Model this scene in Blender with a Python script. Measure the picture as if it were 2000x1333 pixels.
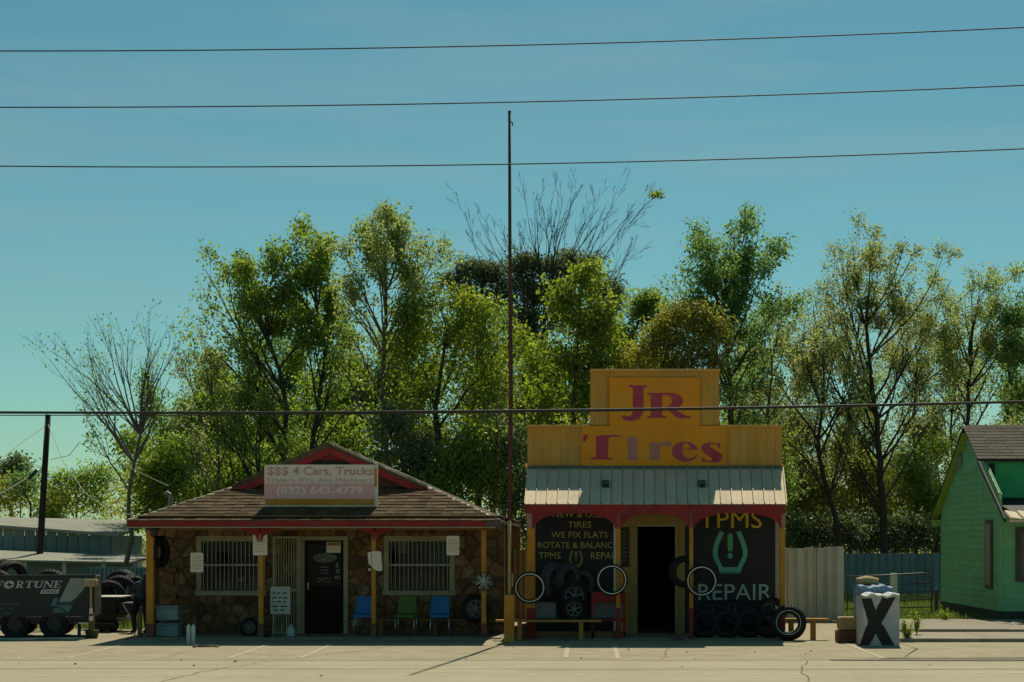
import bpy, bmesh, math, random
import numpy as np
from mathutils import Vector, Matrix

for _o in list(bpy.data.objects):
    bpy.data.objects.remove(_o)
SC = bpy.context.scene
COL = SC.collection
random.seed(7)
RNG = np.random.default_rng(11)

# ------------------------------------------------------------------ camera, sky, sun
EYE = 2.1                                   # camera height (m)
FOC = 3490.0                                # focal length in units of 1/2000 of the frame width
VX, VY = 1130.0, 1050.0                     # where the horizon's centre falls in a 2000 x 1333 frame
cam_data = bpy.data.cameras.new('camera')
cam_data.sensor_width = 36.0
cam_data.lens = 36.0 * FOC / 2000.0
cam_data.shift_x = (1000.0 - VX) / 2000.0
cam_data.shift_y = (VY - 666.5) / 2000.0
cam_data.clip_end = 3000.0
cam = bpy.data.objects.new('camera', cam_data)
cam.location = (0, 0, EYE)
cam.rotation_euler = (math.radians(90), 0, 0)
COL.objects.link(cam)
SC.camera = cam

SUN_DIR = Vector((0.14, 1.0, 1.25)).normalized()    # towards the sun: behind the shops, a little right
SUN_EL = math.asin(SUN_DIR.z)
SUN_AZ = math.atan2(SUN_DIR.x, SUN_DIR.y)
world = bpy.data.worlds.new('World')
SC.world = world
world.use_nodes = True
wn, wl = world.node_tree.nodes, world.node_tree.links
for n in list(wn):
    wn.remove(n)
w_out = wn.new('ShaderNodeOutputWorld')
w_bg = wn.new('ShaderNodeBackground')
w_bg.inputs['Strength'].default_value = 0.076
sky = wn.new('ShaderNodeTexSky')
sky.sky_type = 'NISHITA'
sky.sun_disc = False
sky.sun_elevation = SUN_EL
sky.sun_rotation = SUN_AZ
sky.altitude = 100
sky.air_density = 1.0
sky.dust_density = 0.3
sky.ozone_density = 1.6
w_tint = wn.new('ShaderNodeMix'); w_tint.data_type = 'RGBA'; w_tint.blend_type = 'MULTIPLY'
w_tint.inputs[0].default_value = 1.0
w_tint.inputs[7].default_value = (0.45, 0.85, 0.73, 1)
# film-like response: the red channel falls off faster than the others
w_sep = wn.new('ShaderNodeSeparateColor'); w_com = wn.new('ShaderNodeCombineColor')
w_pow = wn.new('ShaderNodeMath'); w_pow.operation = 'POWER'; w_pow.inputs[1].default_value = 1.2
w_mul = wn.new('ShaderNodeMath'); w_mul.operation = 'MULTIPLY'; w_mul.inputs[1].default_value = 0.77
wl.new(sky.outputs[0], w_sep.inputs[0]); wl.new(w_sep.outputs[0], w_pow.inputs[0]); wl.new(w_pow.outputs[0], w_mul.inputs[0])
wl.new(w_mul.outputs[0], w_com.inputs[0]); wl.new(w_sep.outputs[1], w_com.inputs[1]); wl.new(w_sep.outputs[2], w_com.inputs[2])
wl.new(w_com.outputs[0], w_tint.inputs[6])
# faint cirrus
tc = wn.new('ShaderNodeTexCoord')
mp = wn.new('ShaderNodeMapping')
mp.inputs['Rotation'].default_value = (0.0, math.radians(-24), 0.0)
mp.inputs['Scale'].default_value = (2.2, 2.2, 26.0)
wl.new(tc.outputs['Generated'], mp.inputs['Vector'])
cz = wn.new('ShaderNodeTexNoise'); cz.inputs['Scale'].default_value = 1.6
cz.inputs['Detail'].default_value = 5; cz.inputs['Roughness'].default_value = 0.55
wl.new(mp.outputs[0], cz.inputs['Vector'])
cr = wn.new('ShaderNodeValToRGB')
cr.color_ramp.elements[0].position = 0.46; cr.color_ramp.elements[0].color = (0, 0, 0, 1)
cr.color_ramp.elements[1].position = 0.70; cr.color_ramp.elements[1].color = (0.20, 0.20, 0.20, 1)
wl.new(cz.outputs[0], cr.inputs[0])
w_cl = wn.new('ShaderNodeMix'); w_cl.data_type = 'RGBA'; w_cl.blend_type = 'MIX'
w_cl.inputs[7].default_value = (4.6, 5.6, 5.0, 1)
wl.new(cr.outputs[0], w_cl.inputs[0])
wl.new(w_tint.outputs[2], w_cl.inputs[6])
wl.new(w_cl.outputs[2], w_bg.inputs['Color'])
wl.new(w_bg.outputs[0], w_out.inputs['Surface'])

sun_data = bpy.data.lights.new('sun', 'SUN')
sun_data.energy = 4.9
sun_data.angle = math.radians(0.53)
sun_data.color = (1.0, 0.92, 0.74)
sun = bpy.data.objects.new('sun', sun_data)
sun.rotation_euler = SUN_DIR.to_track_quat('Z', 'Y').to_euler()
sun.location = (10, 60, 60)
COL.objects.link(sun)

SC.view_settings.view_transform = 'Standard'
SC.view_settings.look = 'None'
SC.view_settings.exposure = 0.0
SC.view_settings.gamma = 1.0
SC.cycles.max_bounces = 12
SC.cycles.transparent_max_bounces = 12
SC.cycles.use_denoising = True

# ------------------------------------------------------------------ helpers
def W(px, py, Y):
    """point at depth Y that a 2000 x 1333 frame shows at (px, py)"""
    return Vector(((px - VX) / FOC * Y, Y, EYE + (VY - py) / FOC * Y))
def WX(px, Y): return (px - VX) / FOC * Y
def WZ(py, Y): return EYE + (VY - py) / FOC * Y
def GY(py): return FOC * EYE / (py - VY)         # depth of flat ground at row py

def s2l(v):
    v /= 255.0
    return v / 12.92 if v <= 0.04045 else ((v + 0.055) / 1.055) ** 2.4
def c8(r, g, b): return (s2l(r), s2l(g), s2l(b))

MATS = {}
def M(name, col, col2=None, scale=6.0, rough=0.75, metal=0.0, bump=0.0, bscale=None, rand=0.0,
      stretch=(1, 1, 1), contrast=0.5, detail=6, spec=0.3, dirt=None, dirt_amt=0.0, dscale=1.2, speck=0.0, sscale=70.0):
    m = bpy.data.materials.new(name)
    m.use_nodes = True
    nt = m.node_tree; N = nt.nodes; L = nt.links
    b = N['Principled BSDF']
    b.inputs['Roughness'].default_value = rough
    b.inputs['Metallic'].default_value = metal
    b.inputs['Specular IOR Level'].default_value = spec
    t = N.new('ShaderNodeTexCoord')
    mpn = N.new('ShaderNodeMapping'); mpn.inputs['Scale'].default_value = stretch
    L.new(t.outputs['Object'], mpn.inputs['Vector'])
    out = None
    if col2 is None:
        col2 = tuple(v * 0.82 for v in col)
    nz = N.new('ShaderNodeTexNoise')
    nz.inputs['Scale'].default_value = scale; nz.inputs['Detail'].default_value = detail
    nz.inputs['Roughness'].default_value = 0.62
    L.new(mpn.outputs[0], nz.inputs['Vector'])
    rp = N.new('ShaderNodeValToRGB')
    h = 0.5 * (1 - contrast) * 0.6
    rp.color_ramp.elements[0].position = 0.30 + h * 0.3
    rp.color_ramp.elements[1].position = 0.70 - h * 0.3
    rp.color_ramp.elements[0].color = (*col2, 1); rp.color_ramp.elements[1].color = (*col, 1)
    L.new(nz.outputs[0], rp.inputs[0])
    out = rp.outputs[0]
    if dirt is not None:
        n2 = N.new('ShaderNodeTexNoise'); n2.inputs['Scale'].default_value = dscale
        n2.inputs['Detail'].default_value = 8; n2.inputs['Roughness'].default_value = 0.7
        L.new(t.outputs['Object'], n2.inputs['Vector'])
        r2 = N.new('ShaderNodeValToRGB')
        r2.color_ramp.elements[0].position = 0.48; r2.color_ramp.elements[1].position = 0.68
        r2.color_ramp.elements[0].color = (0, 0, 0, 1)
        r2.color_ramp.elements[1].color = (dirt_amt,) * 3 + (1,)
        L.new(n2.outputs[0], r2.inputs[0])
        mx = N.new('ShaderNodeMix'); mx.data_type = 'RGBA'
        L.new(r2.outputs[0], mx.inputs[0]); L.new(out, mx.inputs[6])
        mx.inputs[7].default_value = (*dirt, 1)
        out = mx.outputs[2]
    if speck > 0:
        n4 = N.new('ShaderNodeTexNoise'); n4.inputs['Scale'].default_value = sscale; n4.inputs['Detail'].default_value = 3
        L.new(t.outputs['Object'], n4.inputs['Vector'])
        m4 = N.new('ShaderNodeMapRange'); m4.inputs['From Min'].default_value = .28; m4.inputs['From Max'].default_value = .72
        m4.inputs['To Min'].default_value = 1 - speck; m4.inputs['To Max'].default_value = 1 + speck
        L.new(n4.outputs[0], m4.inputs['Value'])
        h4 = N.new('ShaderNodeHueSaturation'); L.new(m4.outputs[0], h4.inputs['Value']); L.new(out, h4.inputs['Color'])
        out = h4.outputs[0]
    if rand > 0:
        oi = N.new('ShaderNodeObjectInfo')
        hs = N.new('ShaderNodeHueSaturation')
        ma = N.new('ShaderNodeMapRange')
        ma.inputs['To Min'].default_value = 1 - rand; ma.inputs['To Max'].default_value = 1 + rand
        L.new(oi.outputs['Random'], ma.inputs['Value'])
        L.new(ma.outputs[0], hs.inputs['Value'])
        L.new(out, hs.inputs['Color'])
        out = hs.outputs[0]
    L.new(out, b.inputs['Base Color'])
    if bump > 0:
        n3 = N.new('ShaderNodeTexNoise'); n3.inputs['Scale'].default_value = bscale or scale * 4
        n3.inputs['Detail'].default_value = 8
        L.new(mpn.outputs[0], n3.inputs['Vector'])
        bp = N.new('ShaderNodeBump'); bp.inputs['Strength'].default_value = bump
        bp.inputs['Distance'].default_value = 0.02
        L.new(n3.outputs[0], bp.inputs['Height']); L.new(bp.outputs[0], b.inputs['Normal'])
    MATS[name] = m
    return m

def leaf_mat(name, ca, cb, trans=0.62):
    m = bpy.data.materials.new(name); m.use_nodes = True
    nt = m.node_tree; N = nt.nodes; L = nt.links
    for n in list(N): N.remove(n)
    o = N.new('ShaderNodeOutputMaterial')
    at = N.new('ShaderNodeAttribute'); at.attribute_name = 'tint'
    ca = (ca[0] * .90, ca[1], ca[2] * 1.25); cb = (cb[0] * .90, cb[1], cb[2] * 1.25)
    rp = N.new('ShaderNodeValToRGB')
    rp.color_ramp.elements[0].color = (*ca, 1); rp.color_ramp.elements[1].color = (*cb, 1)
    L.new(at.outputs['Fac'], rp.inputs[0])
    d = N.new('ShaderNodeBsdfDiffuse'); tr = N.new('ShaderNodeBsdfTranslucent')
    g = N.new('ShaderNodeBsdfGlossy'); g.inputs['Roughness'].default_value = 0.45
    g.inputs['Color'].default_value = (0.6, 0.6, 0.6, 1)
    hs = N.new('ShaderNodeHueSaturation'); hs.inputs['Hue'].default_value = 0.497
    hs.inputs['Saturation'].default_value = 1.1; hs.inputs['Value'].default_value = 1.6
    L.new(rp.outputs[0], d.inputs['Color']); L.new(rp.outputs[0], hs.inputs['Color'])
    L.new(hs.outputs[0], tr.inputs['Color'])
    mx = N.new('ShaderNodeMixShader'); mx.inputs[0].default_value = trans
    L.new(d.outputs[0], mx.inputs[1]); L.new(tr.outputs[0], mx.inputs[2])
    m2 = N.new('ShaderNodeMixShader'); m2.inputs[0].default_value = 0.05
    L.new(mx.outputs[0], m2.inputs[1]); L.new(g.outputs[0], m2.inputs[2])
    L.new(m2.outputs[0], o.inputs['Surface'])
    return m

def glass_mat(name, tint=0.75, refl=0.10):
    m = bpy.data.materials.new(name); m.use_nodes = True
    nt = m.node_tree; N = nt.nodes; L = nt.links
    for n in list(N): N.remove(n)
    o = N.new('ShaderNodeOutputMaterial')
    t = N.new('ShaderNodeBsdfTransparent'); t.inputs['Color'].default_value = (tint * 0.95, tint, tint * 0.98, 1)
    g = N.new('ShaderNodeBsdfGlossy'); g.inputs['Roughness'].default_value = 0.08
    mx = N.new('ShaderNodeMixShader'); mx.inputs[0].default_value = refl
    L.new(t.outputs[0], mx.inputs[1]); L.new(g.outputs[0], mx.inputs[2]); L.new(mx.outputs[0], o.inputs['Surface'])
    return m

class MB:
    def __init__(s): s.v = []; s.f = []
    def add(s, v, f):
        o = len(s.v); s.v += [tuple(p) for p in v]; s.f += [tuple(i + o for i in q) for q in f]; return s
    def box(s, x0, x1, y0, y1, z0, z1):
        return s.add([(x0, y0, z0), (x1, y0, z0), (x1, y1, z0), (x0, y1, z0), (x0, y0, z1), (x1, y0, z1), (x1, y1, z1), (x0, y1, z1)],
                     [(0, 3, 2, 1), (4, 5, 6, 7), (0, 1, 5, 4), (1, 2, 6, 5), (2, 3, 7, 6), (3, 0, 4, 7)])
    def bbox(s, x0, x1, y0, y1, z0, z1, b=0.01):
        """box with chamfered edges"""
        b = min(b, (x1 - x0) * .45, (y1 - y0) * .45, (z1 - z0) * .45)
        vs, idx = [], {}
        for i, (X, sx) in enumerate(((x0, 1), (x1, -1))):
            for j, (Y, sy) in enumerate(((y0, 1), (y1, -1))):
                for k, (Z, sz) in enumerate(((z0, 1), (z1, -1))):
                    for a in range(3):
                        p = [X + sx * b, Y + sy * b, Z + sz * b]; p[a] = (X, Y, Z)[a]
                        idx[i, j, k, a] = len(vs); vs.append(tuple(p))
        f = []
        for a in range(3):
            u, w = [q for q in range(3) if q != a]
            for e in (0, 1):
                loop = []
                for (p, q) in ((0, 0), (1, 0), (1, 1), (0, 1)):
                    key = [0, 0, 0]; key[a] = e; key[u] = p; key[w] = q
                    loop.append(idx[key[0], key[1], key[2], a])
                f.append(tuple(loop))
        for a in range(3):                       # edges along axis a
            u, w = [q for q in range(3) if q != a]
            for p in (0, 1):
                for q in (0, 1):
                    k0 = [0, 0, 0]; k0[u] = p; k0[w] = q; k1 = list(k0); k1[a] = 1
                    f.append((idx[(*k0, u)], idx[(*k1, u)], idx[(*k1, w)], idx[(*k0, w)]))
        for i in (0, 1):
            for j in (0, 1):
                for k in (0, 1):
                    f.append((idx[i, j, k, 0], idx[i, j, k, 1], idx[i, j, k, 2]))
        return s.add(vs, f)
    def prism(s, poly, y0, y1):
        """polygon in X,Z extruded in Y"""
        n = len(poly)
        v = [(x, y0, z) for x, z in poly] + [(x, y1, z) for x, z in poly]
        f = [tuple(range(n)), tuple(range(2 * n - 1, n - 1, -1))]
        f += [(i, i + n, (i + 1) % n + n, (i + 1) % n) for i in range(n)]
        return s.add(v, f)
    def prismz(s, poly, z0, z1):
        n = len(poly)
        v = [(x, y, z0) for x, y in poly] + [(x, y, z1) for x, y in poly]
        f = [tuple(range(n - 1, -1, -1)), tuple(range(n, 2 * n))]
        f += [(i, (i + 1) % n, (i + 1) % n + n, i + n) for i in range(n)]
        return s.add(v, f)
    def prismx(s, poly, x0, x1):
        n = len(poly)
        v = [(x0, y, z) for y, z in poly] + [(x1, y, z) for y, z in poly]
        f = [tuple(range(n)), tuple(range(2 * n - 1, n - 1, -1))]
        f += [(i, i + n, (i + 1) % n + n, (i + 1) % n) for i in range(n)]
        return s.add(v, f)
    def tube(s, pts, rad, n=8, caps=True):
        pts = [Vector(p) for p in pts]
        if not hasattr(rad, '__len__'): rad = [rad] * len(pts)
        vs, fs = [], []
        up = None
        for i, p in enumerate(pts):
            d = (pts[min(i + 1, len(pts) - 1)] - pts[max(i - 1, 0)])
            if d.length < 1e-9: d = Vector((0, 0, 1))
            d.normalize()
            if up is None:
                up = Vector((0, 0, 1)) if abs(d.z) < 0.9 else Vector((1, 0, 0))
            a = d.cross(up)
            if a.length < 1e-6: a = d.orthogonal()
            a.normalize(); b = d.cross(a); up = -b if False else b.cross(d) * 0 + a.cross(d) * -1
            up = a.cross(d)
            for k in range(n):
                t = 2 * math.pi * k / n
                vs.append(p + (a * math.cos(t) + up * math.sin(t)) * rad[i])
        for i in range(len(pts) - 1):
            for k in range(n):
                k2 = (k + 1) % n
                fs.append((i * n + k, i * n + k2, (i + 1) * n + k2, (i + 1) * n + k))
        if caps:
            fs.append(tuple(range(n - 1, -1, -1)))
            fs.append(tuple((len(pts) - 1) * n + k for k in range(n)))
        return s.add(vs, fs)
    def lathe(s, prof, n=32, axis='y', c=(0, 0, 0), closed=False):
        """profile [(r, h)] turned round an axis through c"""
        vs, fs = [], []
        m = len(prof)
        for k in range(n):
            t = 2 * math.pi * k / n
            for r, h in prof:
                a, b = r * math.cos(t), r * math.sin(t)
                p = (a, h, b) if axis == 'y' else ((a, b, h) if axis == 'z' else (h, a, b))
                vs.append((p[0] + c[0], p[1] + c[1], p[2] + c[2]))
        for k in range(n):
            k2 = (k + 1) % n
            for i in range(m if closed else m - 1):
                j = (i + 1) % m
                fs.append((k * m + i, k * m + j, k2 * m + j, k2 * m + i))
        return s.add(vs, fs)
    def xform(s, mat):
        s.v = [tuple(mat @ Vector(p)) for p in s.v]; return s

ORG = {}
def mesh_of(mb, name, smooth=False):
    me = bpy.data.meshes.new(name)
    me.from_pydata(mb.v, [], mb.f)
    if smooth:
        me.polygons.foreach_set('use_smooth', [True] * len(me.polygons))
    me.update()
    return me
def link(name, me, mat, parent=None):
    o = bpy.data.objects.new(name, me)
    if mat is not None and len(me.materials) == 0: me.materials.append(mat)
    COL.objects.link(o)
    if parent is not None: o.parent = parent
    ORG[o] = ORG.get(parent, Vector((0, 0, 0))) if parent is not None else Vector((0, 0, 0))
    return o
def obj(name, mb, mat, parent=None, smooth=False):
    """link world-space geometry as ONE mesh object; vertices are kept relative to the thing's base"""
    if parent is not None:
        org = ORG.get(parent, Vector((0, 0, 0)))
        if org.length > 0:
            mb.v = [(p[0] - org.x, p[1] - org.y, p[2] - org.z) for p in mb.v]
    return link(name, mesh_of(mb, name, smooth), mat, parent)
def tag(o, label, cat, group=None):
    o['label'] = label; o['category'] = cat
    if group: o['group'] = group
    return o
def thing(name, label, cat, loc=(0, 0, 0), group=None, rz=0.0):
    o = bpy.data.objects.new(name, None); COL.objects.link(o)
    o.empty_display_size = 0.2
    o.location = loc; o.rotation_euler = (0, 0, rz)
    ORG[o] = Vector(loc) if rz == 0 else Vector((0, 0, 0))
    return tag(o, label, cat, group)
def struct(name, mb, mat, parent=None):
    o = obj(name, mb, mat, parent)
    if parent is None: o['kind'] = 'structure'
    return o
def dup(root, loc, rot=(0, 0, 0), label=None, scale=1.0):
    r = root.copy(); COL.objects.link(r); r.location = loc; r.rotation_euler = rot
    r.scale = (scale,) * 3
    if label: r['label'] = label
    for ch in list(root.children):
        cc = ch.copy(); COL.objects.link(cc); cc.parent = r
        for g in list(ch.children):
            d = g.copy(); COL.objects.link(d); d.parent = cc
    return r

def fit_mesh(me, x0, x1, z0, z1, y, depth, vx=None):
    """lay a flat XY glyph mesh into the X,Z box on the plane y, facing -Y"""
    n = len(me.vertices)
    a = np.empty(n * 3); me.vertices.foreach_get('co', a); a = a.reshape(n, 3)
    lo, hi = a.min(0), a.max(0)
    out = np.empty_like(a)
    out[:, 0] = x0 + (a[:, 0] - lo[0]) / max(hi[0] - lo[0], 1e-6) * (x1 - x0)
    out[:, 2] = z0 + (a[:, 1] - lo[1]) / max(hi[1] - lo[1], 1e-6) * (z1 - z0)
    out[:, 1] = y - (a[:, 2] - lo[2]) / max(hi[2] - lo[2], 1e-6) * depth
    me.vertices.foreach_set('co', out.ravel()); me.update()
def text_mesh(body, shear=0.0, offset=0.0):
    cu = bpy.data.curves.new('lettering', 'FONT')
    cu.body = body; cu.extrude = 0.02; cu.shear = shear; cu.offset = offset; cu.resolution_u = 3
    ob = bpy.data.objects.new('lettering', cu)
    me = bpy.data.meshes.new_from_object(ob)
    bpy.data.objects.remove(ob)
    return me
def text(name, body, box, Y, mat, parent, shear=0.0, offset=0.0, depth=0.004):
    """lettering fitted into the frame box (x0, x1, ytop, ybottom) on the plane at depth Y"""
    words = body.split(' ')
    if len(words) > 1:                                  # every word is a piece of its own
        def ext(t):
            m_ = text_mesh(t, shear, offset); a_ = np.empty(len(m_.vertices) * 3); m_.vertices.foreach_get('co', a_); a_ = a_.reshape(-1, 3)
            r_ = a_[:, 0].min(), a_[:, 0].max(), a_[:, 1].min(), a_[:, 1].max(); bpy.data.meshes.remove(m_); return r_
        L0_, L1_, B0_, B1_ = ext(body)
        for k in range(len(words)):
            w_ = ext(words[k]); e_ = ext(' '.join(words[:k + 1]))[1]
            fx_ = lambda v: box[0] + (v - L0_) / (L1_ - L0_) * (box[1] - box[0])
            fy_ = lambda v: box[3] - (v - B0_) / (B1_ - B0_) * (box[3] - box[2])
            text(name, words[k], (fx_(e_ - (w_[1] - w_[0])), fx_(e_), fy_(w_[3]), fy_(w_[2])), Y, mat, parent, shear, offset, depth)
        return None
    me = text_mesh(body, shear, offset)
    fit_mesh(me, WX(box[0], Y), WX(box[1], Y), WZ(box[3], Y), WZ(box[2], Y), Y, depth)
    org = ORG.get(parent, Vector((0, 0, 0)))
    me.transform(Matrix.Translation(-org))
    me.materials.clear()
    return link(name, me, mat, parent)
def glyph(name, polys, Y, mat, parent, depth=0.006):
    """2-D outlines (outer + holes) in frame coordinates -> a thin solid on the plane at depth Y"""
    cu = bpy.data.curves.new(name, 'CURVE'); cu.dimensions = '2D'; cu.fill_mode = 'BOTH'; cu.extrude = 0.003
    for pl in polys:
        sp = cu.splines.new('POLY'); sp.points.add(len(pl) - 1)
        for p, q in zip(sp.points, pl):
            p.co = (WX(q[0], Y), WZ(q[1], Y), 0, 1)
        sp.use_cyclic_u = True
    ob = bpy.data.objects.new(name, cu)
    me = bpy.data.meshes.new_from_object(ob); bpy.data.objects.remove(ob)
    xs = [q[0] for p in polys for q in p]; ys = [q[1] for p in polys for q in p]
    fit_mesh(me, WX(min(xs), Y), WX(max(xs), Y), WZ(max(ys), Y), WZ(min(ys), Y), Y, depth)
    org = ORG.get(parent, Vector((0, 0, 0)))
    me.transform(Matrix.Translation(-org))
    return link(name, me, mat, parent)
def smooth_poly(pts, it=2):
    for _ in range(it):
        q = []
        for i in range(len(pts)):
            a, b = pts[i], pts[(i + 1) % len(pts)]
            q.append((a[0] * .75 + b[0] * .25, a[1] * .75 + b[1] * .25))
            q.append((a[0] * .25 + b[0] * .75, a[1] * .25 + b[1] * .75))
        pts = q
    return pts
# ------------------------------------------------------------------ materials
m_road = M('road', (0.365, 0.327, 0.212), (0.315, 0.281, 0.180), scale=1.1, rough=0.9, bump=0.35, bscale=60, dirt=(0.246, 0.217, 0.145), dirt_amt=0.45, dscale=0.55, stretch=(0.35, 1, 1), spec=0.2, speck=0.20, sscale=60)
m_lot = M('lot', (0.348, 0.302, 0.191), (0.281, 0.242, 0.151), scale=2.6, rough=0.92, bump=0.4, bscale=70, dirt=(0.212, 0.178, 0.115), dirt_amt=0.6, dscale=0.8, spec=0.2, speck=0.22, sscale=55)
m_earth = M('earth', (0.12, 0.115, 0.045), (0.07, 0.08, 0.03), scale=1.4, rough=0.95, bump=0.3)
m_conc = M('concrete', (0.306, 0.264, 0.187), (0.221, 0.191, 0.132), scale=3.0, rough=0.9, bump=0.3, bscale=40, rand=0.08, dirt=(0.136, 0.119, 0.085), dirt_amt=0.6, dscale=1.5)
m_grit = M('grit', (0.178, 0.157, 0.106), (0.111, 0.098, 0.068), scale=9, rough=0.95, bump=0.6, bscale=50)
m_line = M('worn_paint', (0.440, 0.396, 0.282), (0.343, 0.295, 0.194), scale=9, rough=0.9, contrast=1.0)
m_yellow = M('yellow_paint', (0.56, 0.235, 0.02), (0.42, 0.17, 0.016), scale=3.5, rough=0.7, bump=0.1, dirt=(0.42, 0.30, 0.14), dirt_amt=0.5, dscale=2.0)
m_ywall = M('yellow_siding', (0.66, 0.33, 0.065), (0.54, 0.26, 0.045), scale=2.5, rough=0.7, dirt=(0.38, 0.28, 0.12), dirt_amt=0.5, dscale=2.2, stretch=(1, 1, 0.25))
m_ysign = M('orange_board', (0.80, 0.29, 0.010), (0.68, 0.235, 0.010), scale=1.2, rough=0.65, dirt=(0.55, 0.30, 0.04), dirt_amt=0.45, dscale=1.5)
m_crimson = M('crimson_paint', (0.40, 0.026, 0.060), (0.43, 0.080, 0.105), scale=1.9, rough=0.7, contrast=0.6)
m_mauve = M('faded_mauve_paint', (0.42, 0.13, 0.14), (0.46, 0.21, 0.17), scale=2.6, rough=0.7)
m_red = M('red_trim', (0.30, 0.022, 0.022), (0.20, 0.016, 0.017), scale=4, rough=0.7, bump=0.1, dirt=(0.12, 0.06, 0.05), dirt_amt=0.5, dscale=3)
m_redfade = M('faded_red_paint', (0.36, 0.16, 0.13), (0.42, 0.24, 0.19), scale=9, rough=0.8)
m_cream = M('cream_trim', (0.40, 0.35, 0.22), (0.30, 0.26, 0.16), scale=5, rough=0.7)
m_white = M('white_paint', (0.70, 0.68, 0.58), (0.58, 0.56, 0.47), scale=5, rough=0.6)
m_dark = M('interior_shade', (0.015, 0.014, 0.013), rough=0.9)  # near-black: the shade of the unlit rooms is put into the colour
m_black = M('black_board', (0.014, 0.014, 0.016), (0.022, 0.022, 0.022), scale=3, rough=0.6)
m_bmetal = M('black_steel', (0.016, 0.017, 0.018), (0.028, 0.027, 0.026), scale=8, rough=0.5, spec=0.4)
m_rubber = M('rubber', (0.014, 0.014, 0.014), (0.024, 0.023, 0.022), scale=10, rough=0.8, bump=0.1)
m_rubberg = M('lit_rubber', (0.085, 0.095, 0.095), (0.055, 0.06, 0.06), scale=9, rough=0.85, bump=0.2)  # lighter rubber: light falling on the treads is put into the colour
m_chrome = M('bright_metal', (0.62, 0.62, 0.60), rough=0.35, metal=0.9)
m_alloy = M('alloy', (0.50, 0.51, 0.50), (0.42, 0.42, 0.42), rough=0.45, metal=0.5)
m_dalloy = M('dark_alloy', (0.05, 0.075, 0.09), (0.035, 0.05, 0.06), rough=0.4, metal=0.4)
m_galv = M('galvanised_sheet', (0.722, 0.585, 0.404), (0.636, 0.516, 0.353), scale=2.0, rough=0.85, metal=0.0, spec=0.12, dirt=(0.473, 0.404, 0.292), dirt_amt=0.35, dscale=1.6, rand=0.05)
m_fence = M('fence_sheet', (0.62, 0.61, 0.50), (0.53, 0.53, 0.43), scale=1.8, rough=0.55, stretch=(1, 1, 0.4), rand=0.06, dirt=(0.22, 0.20, 0.14), dirt_amt=0.35)
m_fencet = M('teal_fence_sheet', (0.22, 0.315, 0.30), (0.17, 0.25, 0.24), scale=1.5, rough=0.6, rand=0.08)
m_shed = M('shed_sheet', (0.22, 0.29, 0.275), (0.16, 0.215, 0.21), scale=1.2, rough=0.6, rand=0.08, stretch=(1, 1, 0.3))
m_shedroof = M('shed_roof_sheet', (0.289, 0.289, 0.230), (0.230, 0.234, 0.187), scale=1.2, rough=0.9, spec=0.1, rand=0.05)
m_shin = M('shingle', (0.132, 0.095, 0.056), (0.077, 0.055, 0.034), scale=14, rough=0.95, bump=0.3, bscale=90, rand=0.30, spec=0.03)
m_deck = M('roof_deck', (0.15, 0.115, 0.075), (0.09, 0.07, 0.048), scale=9, rough=0.95, bump=0.4, bscale=30, spec=0.05)
m_cap = M('pale_sunlit_cap', (0.66, 0.60, 0.47), (0.30, 0.26, 0.19), scale=10, rough=0.9, rand=0.3)  # pale broken chips, with the caps' sunlit brightness also put into the colour
m_mortar = M('mortar', (0.13, 0.095, 0.06), (0.08, 0.06, 0.04), scale=8, rough=0.95, bump=0.3)
m_stone = M('field_stone', (0.23, 0.118, 0.048), (0.11, 0.056, 0.026), scale=7, rough=0.85, bump=0.5, bscale=18, rand=0.42)
m_stone2 = M('pale_stone', (0.24, 0.155, 0.085), (0.12, 0.075, 0.042), scale=7, rough=0.85, bump=0.5, bscale=18, rand=0.4)
m_wood = M('brown_wood', (0.23, 0.125, 0.05), (0.15, 0.08, 0.03), scale=6, rough=0.8, stretch=(4, 4, 0.6), bump=0.2)
m_bench = M('bench_wood', (0.46, 0.235, 0.05), (0.34, 0.16, 0.035), scale=6, rough=0.75, stretch=(0.8, 5, 5), bump=0.2)
m_rust = M('rusted_pole', (0.105, 0.042, 0.032), (0.055, 0.028, 0.024), scale=9, rough=0.8, stretch=(3, 3, 0.6), bump=0.2)
m_polew = M('pole_lower_paint', (0.42, 0.33, 0.16), (0.33, 0.24, 0.10), scale=9, rough=0.75, stretch=(3, 3, 0.6))
m_bark = M('bark', (0.070, 0.057, 0.042), (0.038, 0.031, 0.024), scale=6, rough=0.95, bump=0.5, stretch=(3, 3, 0.7))
m_barkp = M('pale_bark', (0.17, 0.145, 0.10), (0.095, 0.08, 0.055), scale=6, rough=0.95, bump=0.4, stretch=(3, 3, 0.7))
m_utpole = M('creosote_pole', (0.040, 0.030, 0.026), (0.022, 0.018, 0.016), scale=6, rough=0.9, stretch=(4, 4, 0.5))
m_wire = M('cable', (0.030, 0.030, 0.028), rough=0.6)
m_blue = M('blue_plastic', (0.008, 0.16, 0.40), (0.006, 0.13, 0.33), scale=4, rough=0.45)
m_green = M('green_plastic', (0.09, 0.155, 0.022), (0.07, 0.12, 0.018), scale=4, rough=0.45)
m_hgreen = M('house_green', (0.215, 0.52, 0.245), (0.17, 0.43, 0.20), scale=2.2, rough=0.7, rand=0.06, stretch=(0.6, 0.6, 2))
m_hgreen2 = M('dormer_green', (0.055, 0.46, 0.16), (0.045, 0.40, 0.14), scale=2.0, rough=0.65)
m_hroof = M('grey_shingle', (0.170, 0.149, 0.111), (0.111, 0.098, 0.075), scale=10, rough=0.95, bump=0.3, bscale=60, rand=0.16, spec=0.05)
m_hdark = M('dark_trim', (0.020, 0.024, 0.024), rough=0.8)
m_hbrown = M('window_brown', (0.10, 0.082, 0.062), (0.07, 0.058, 0.045), rough=0.6)
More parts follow.
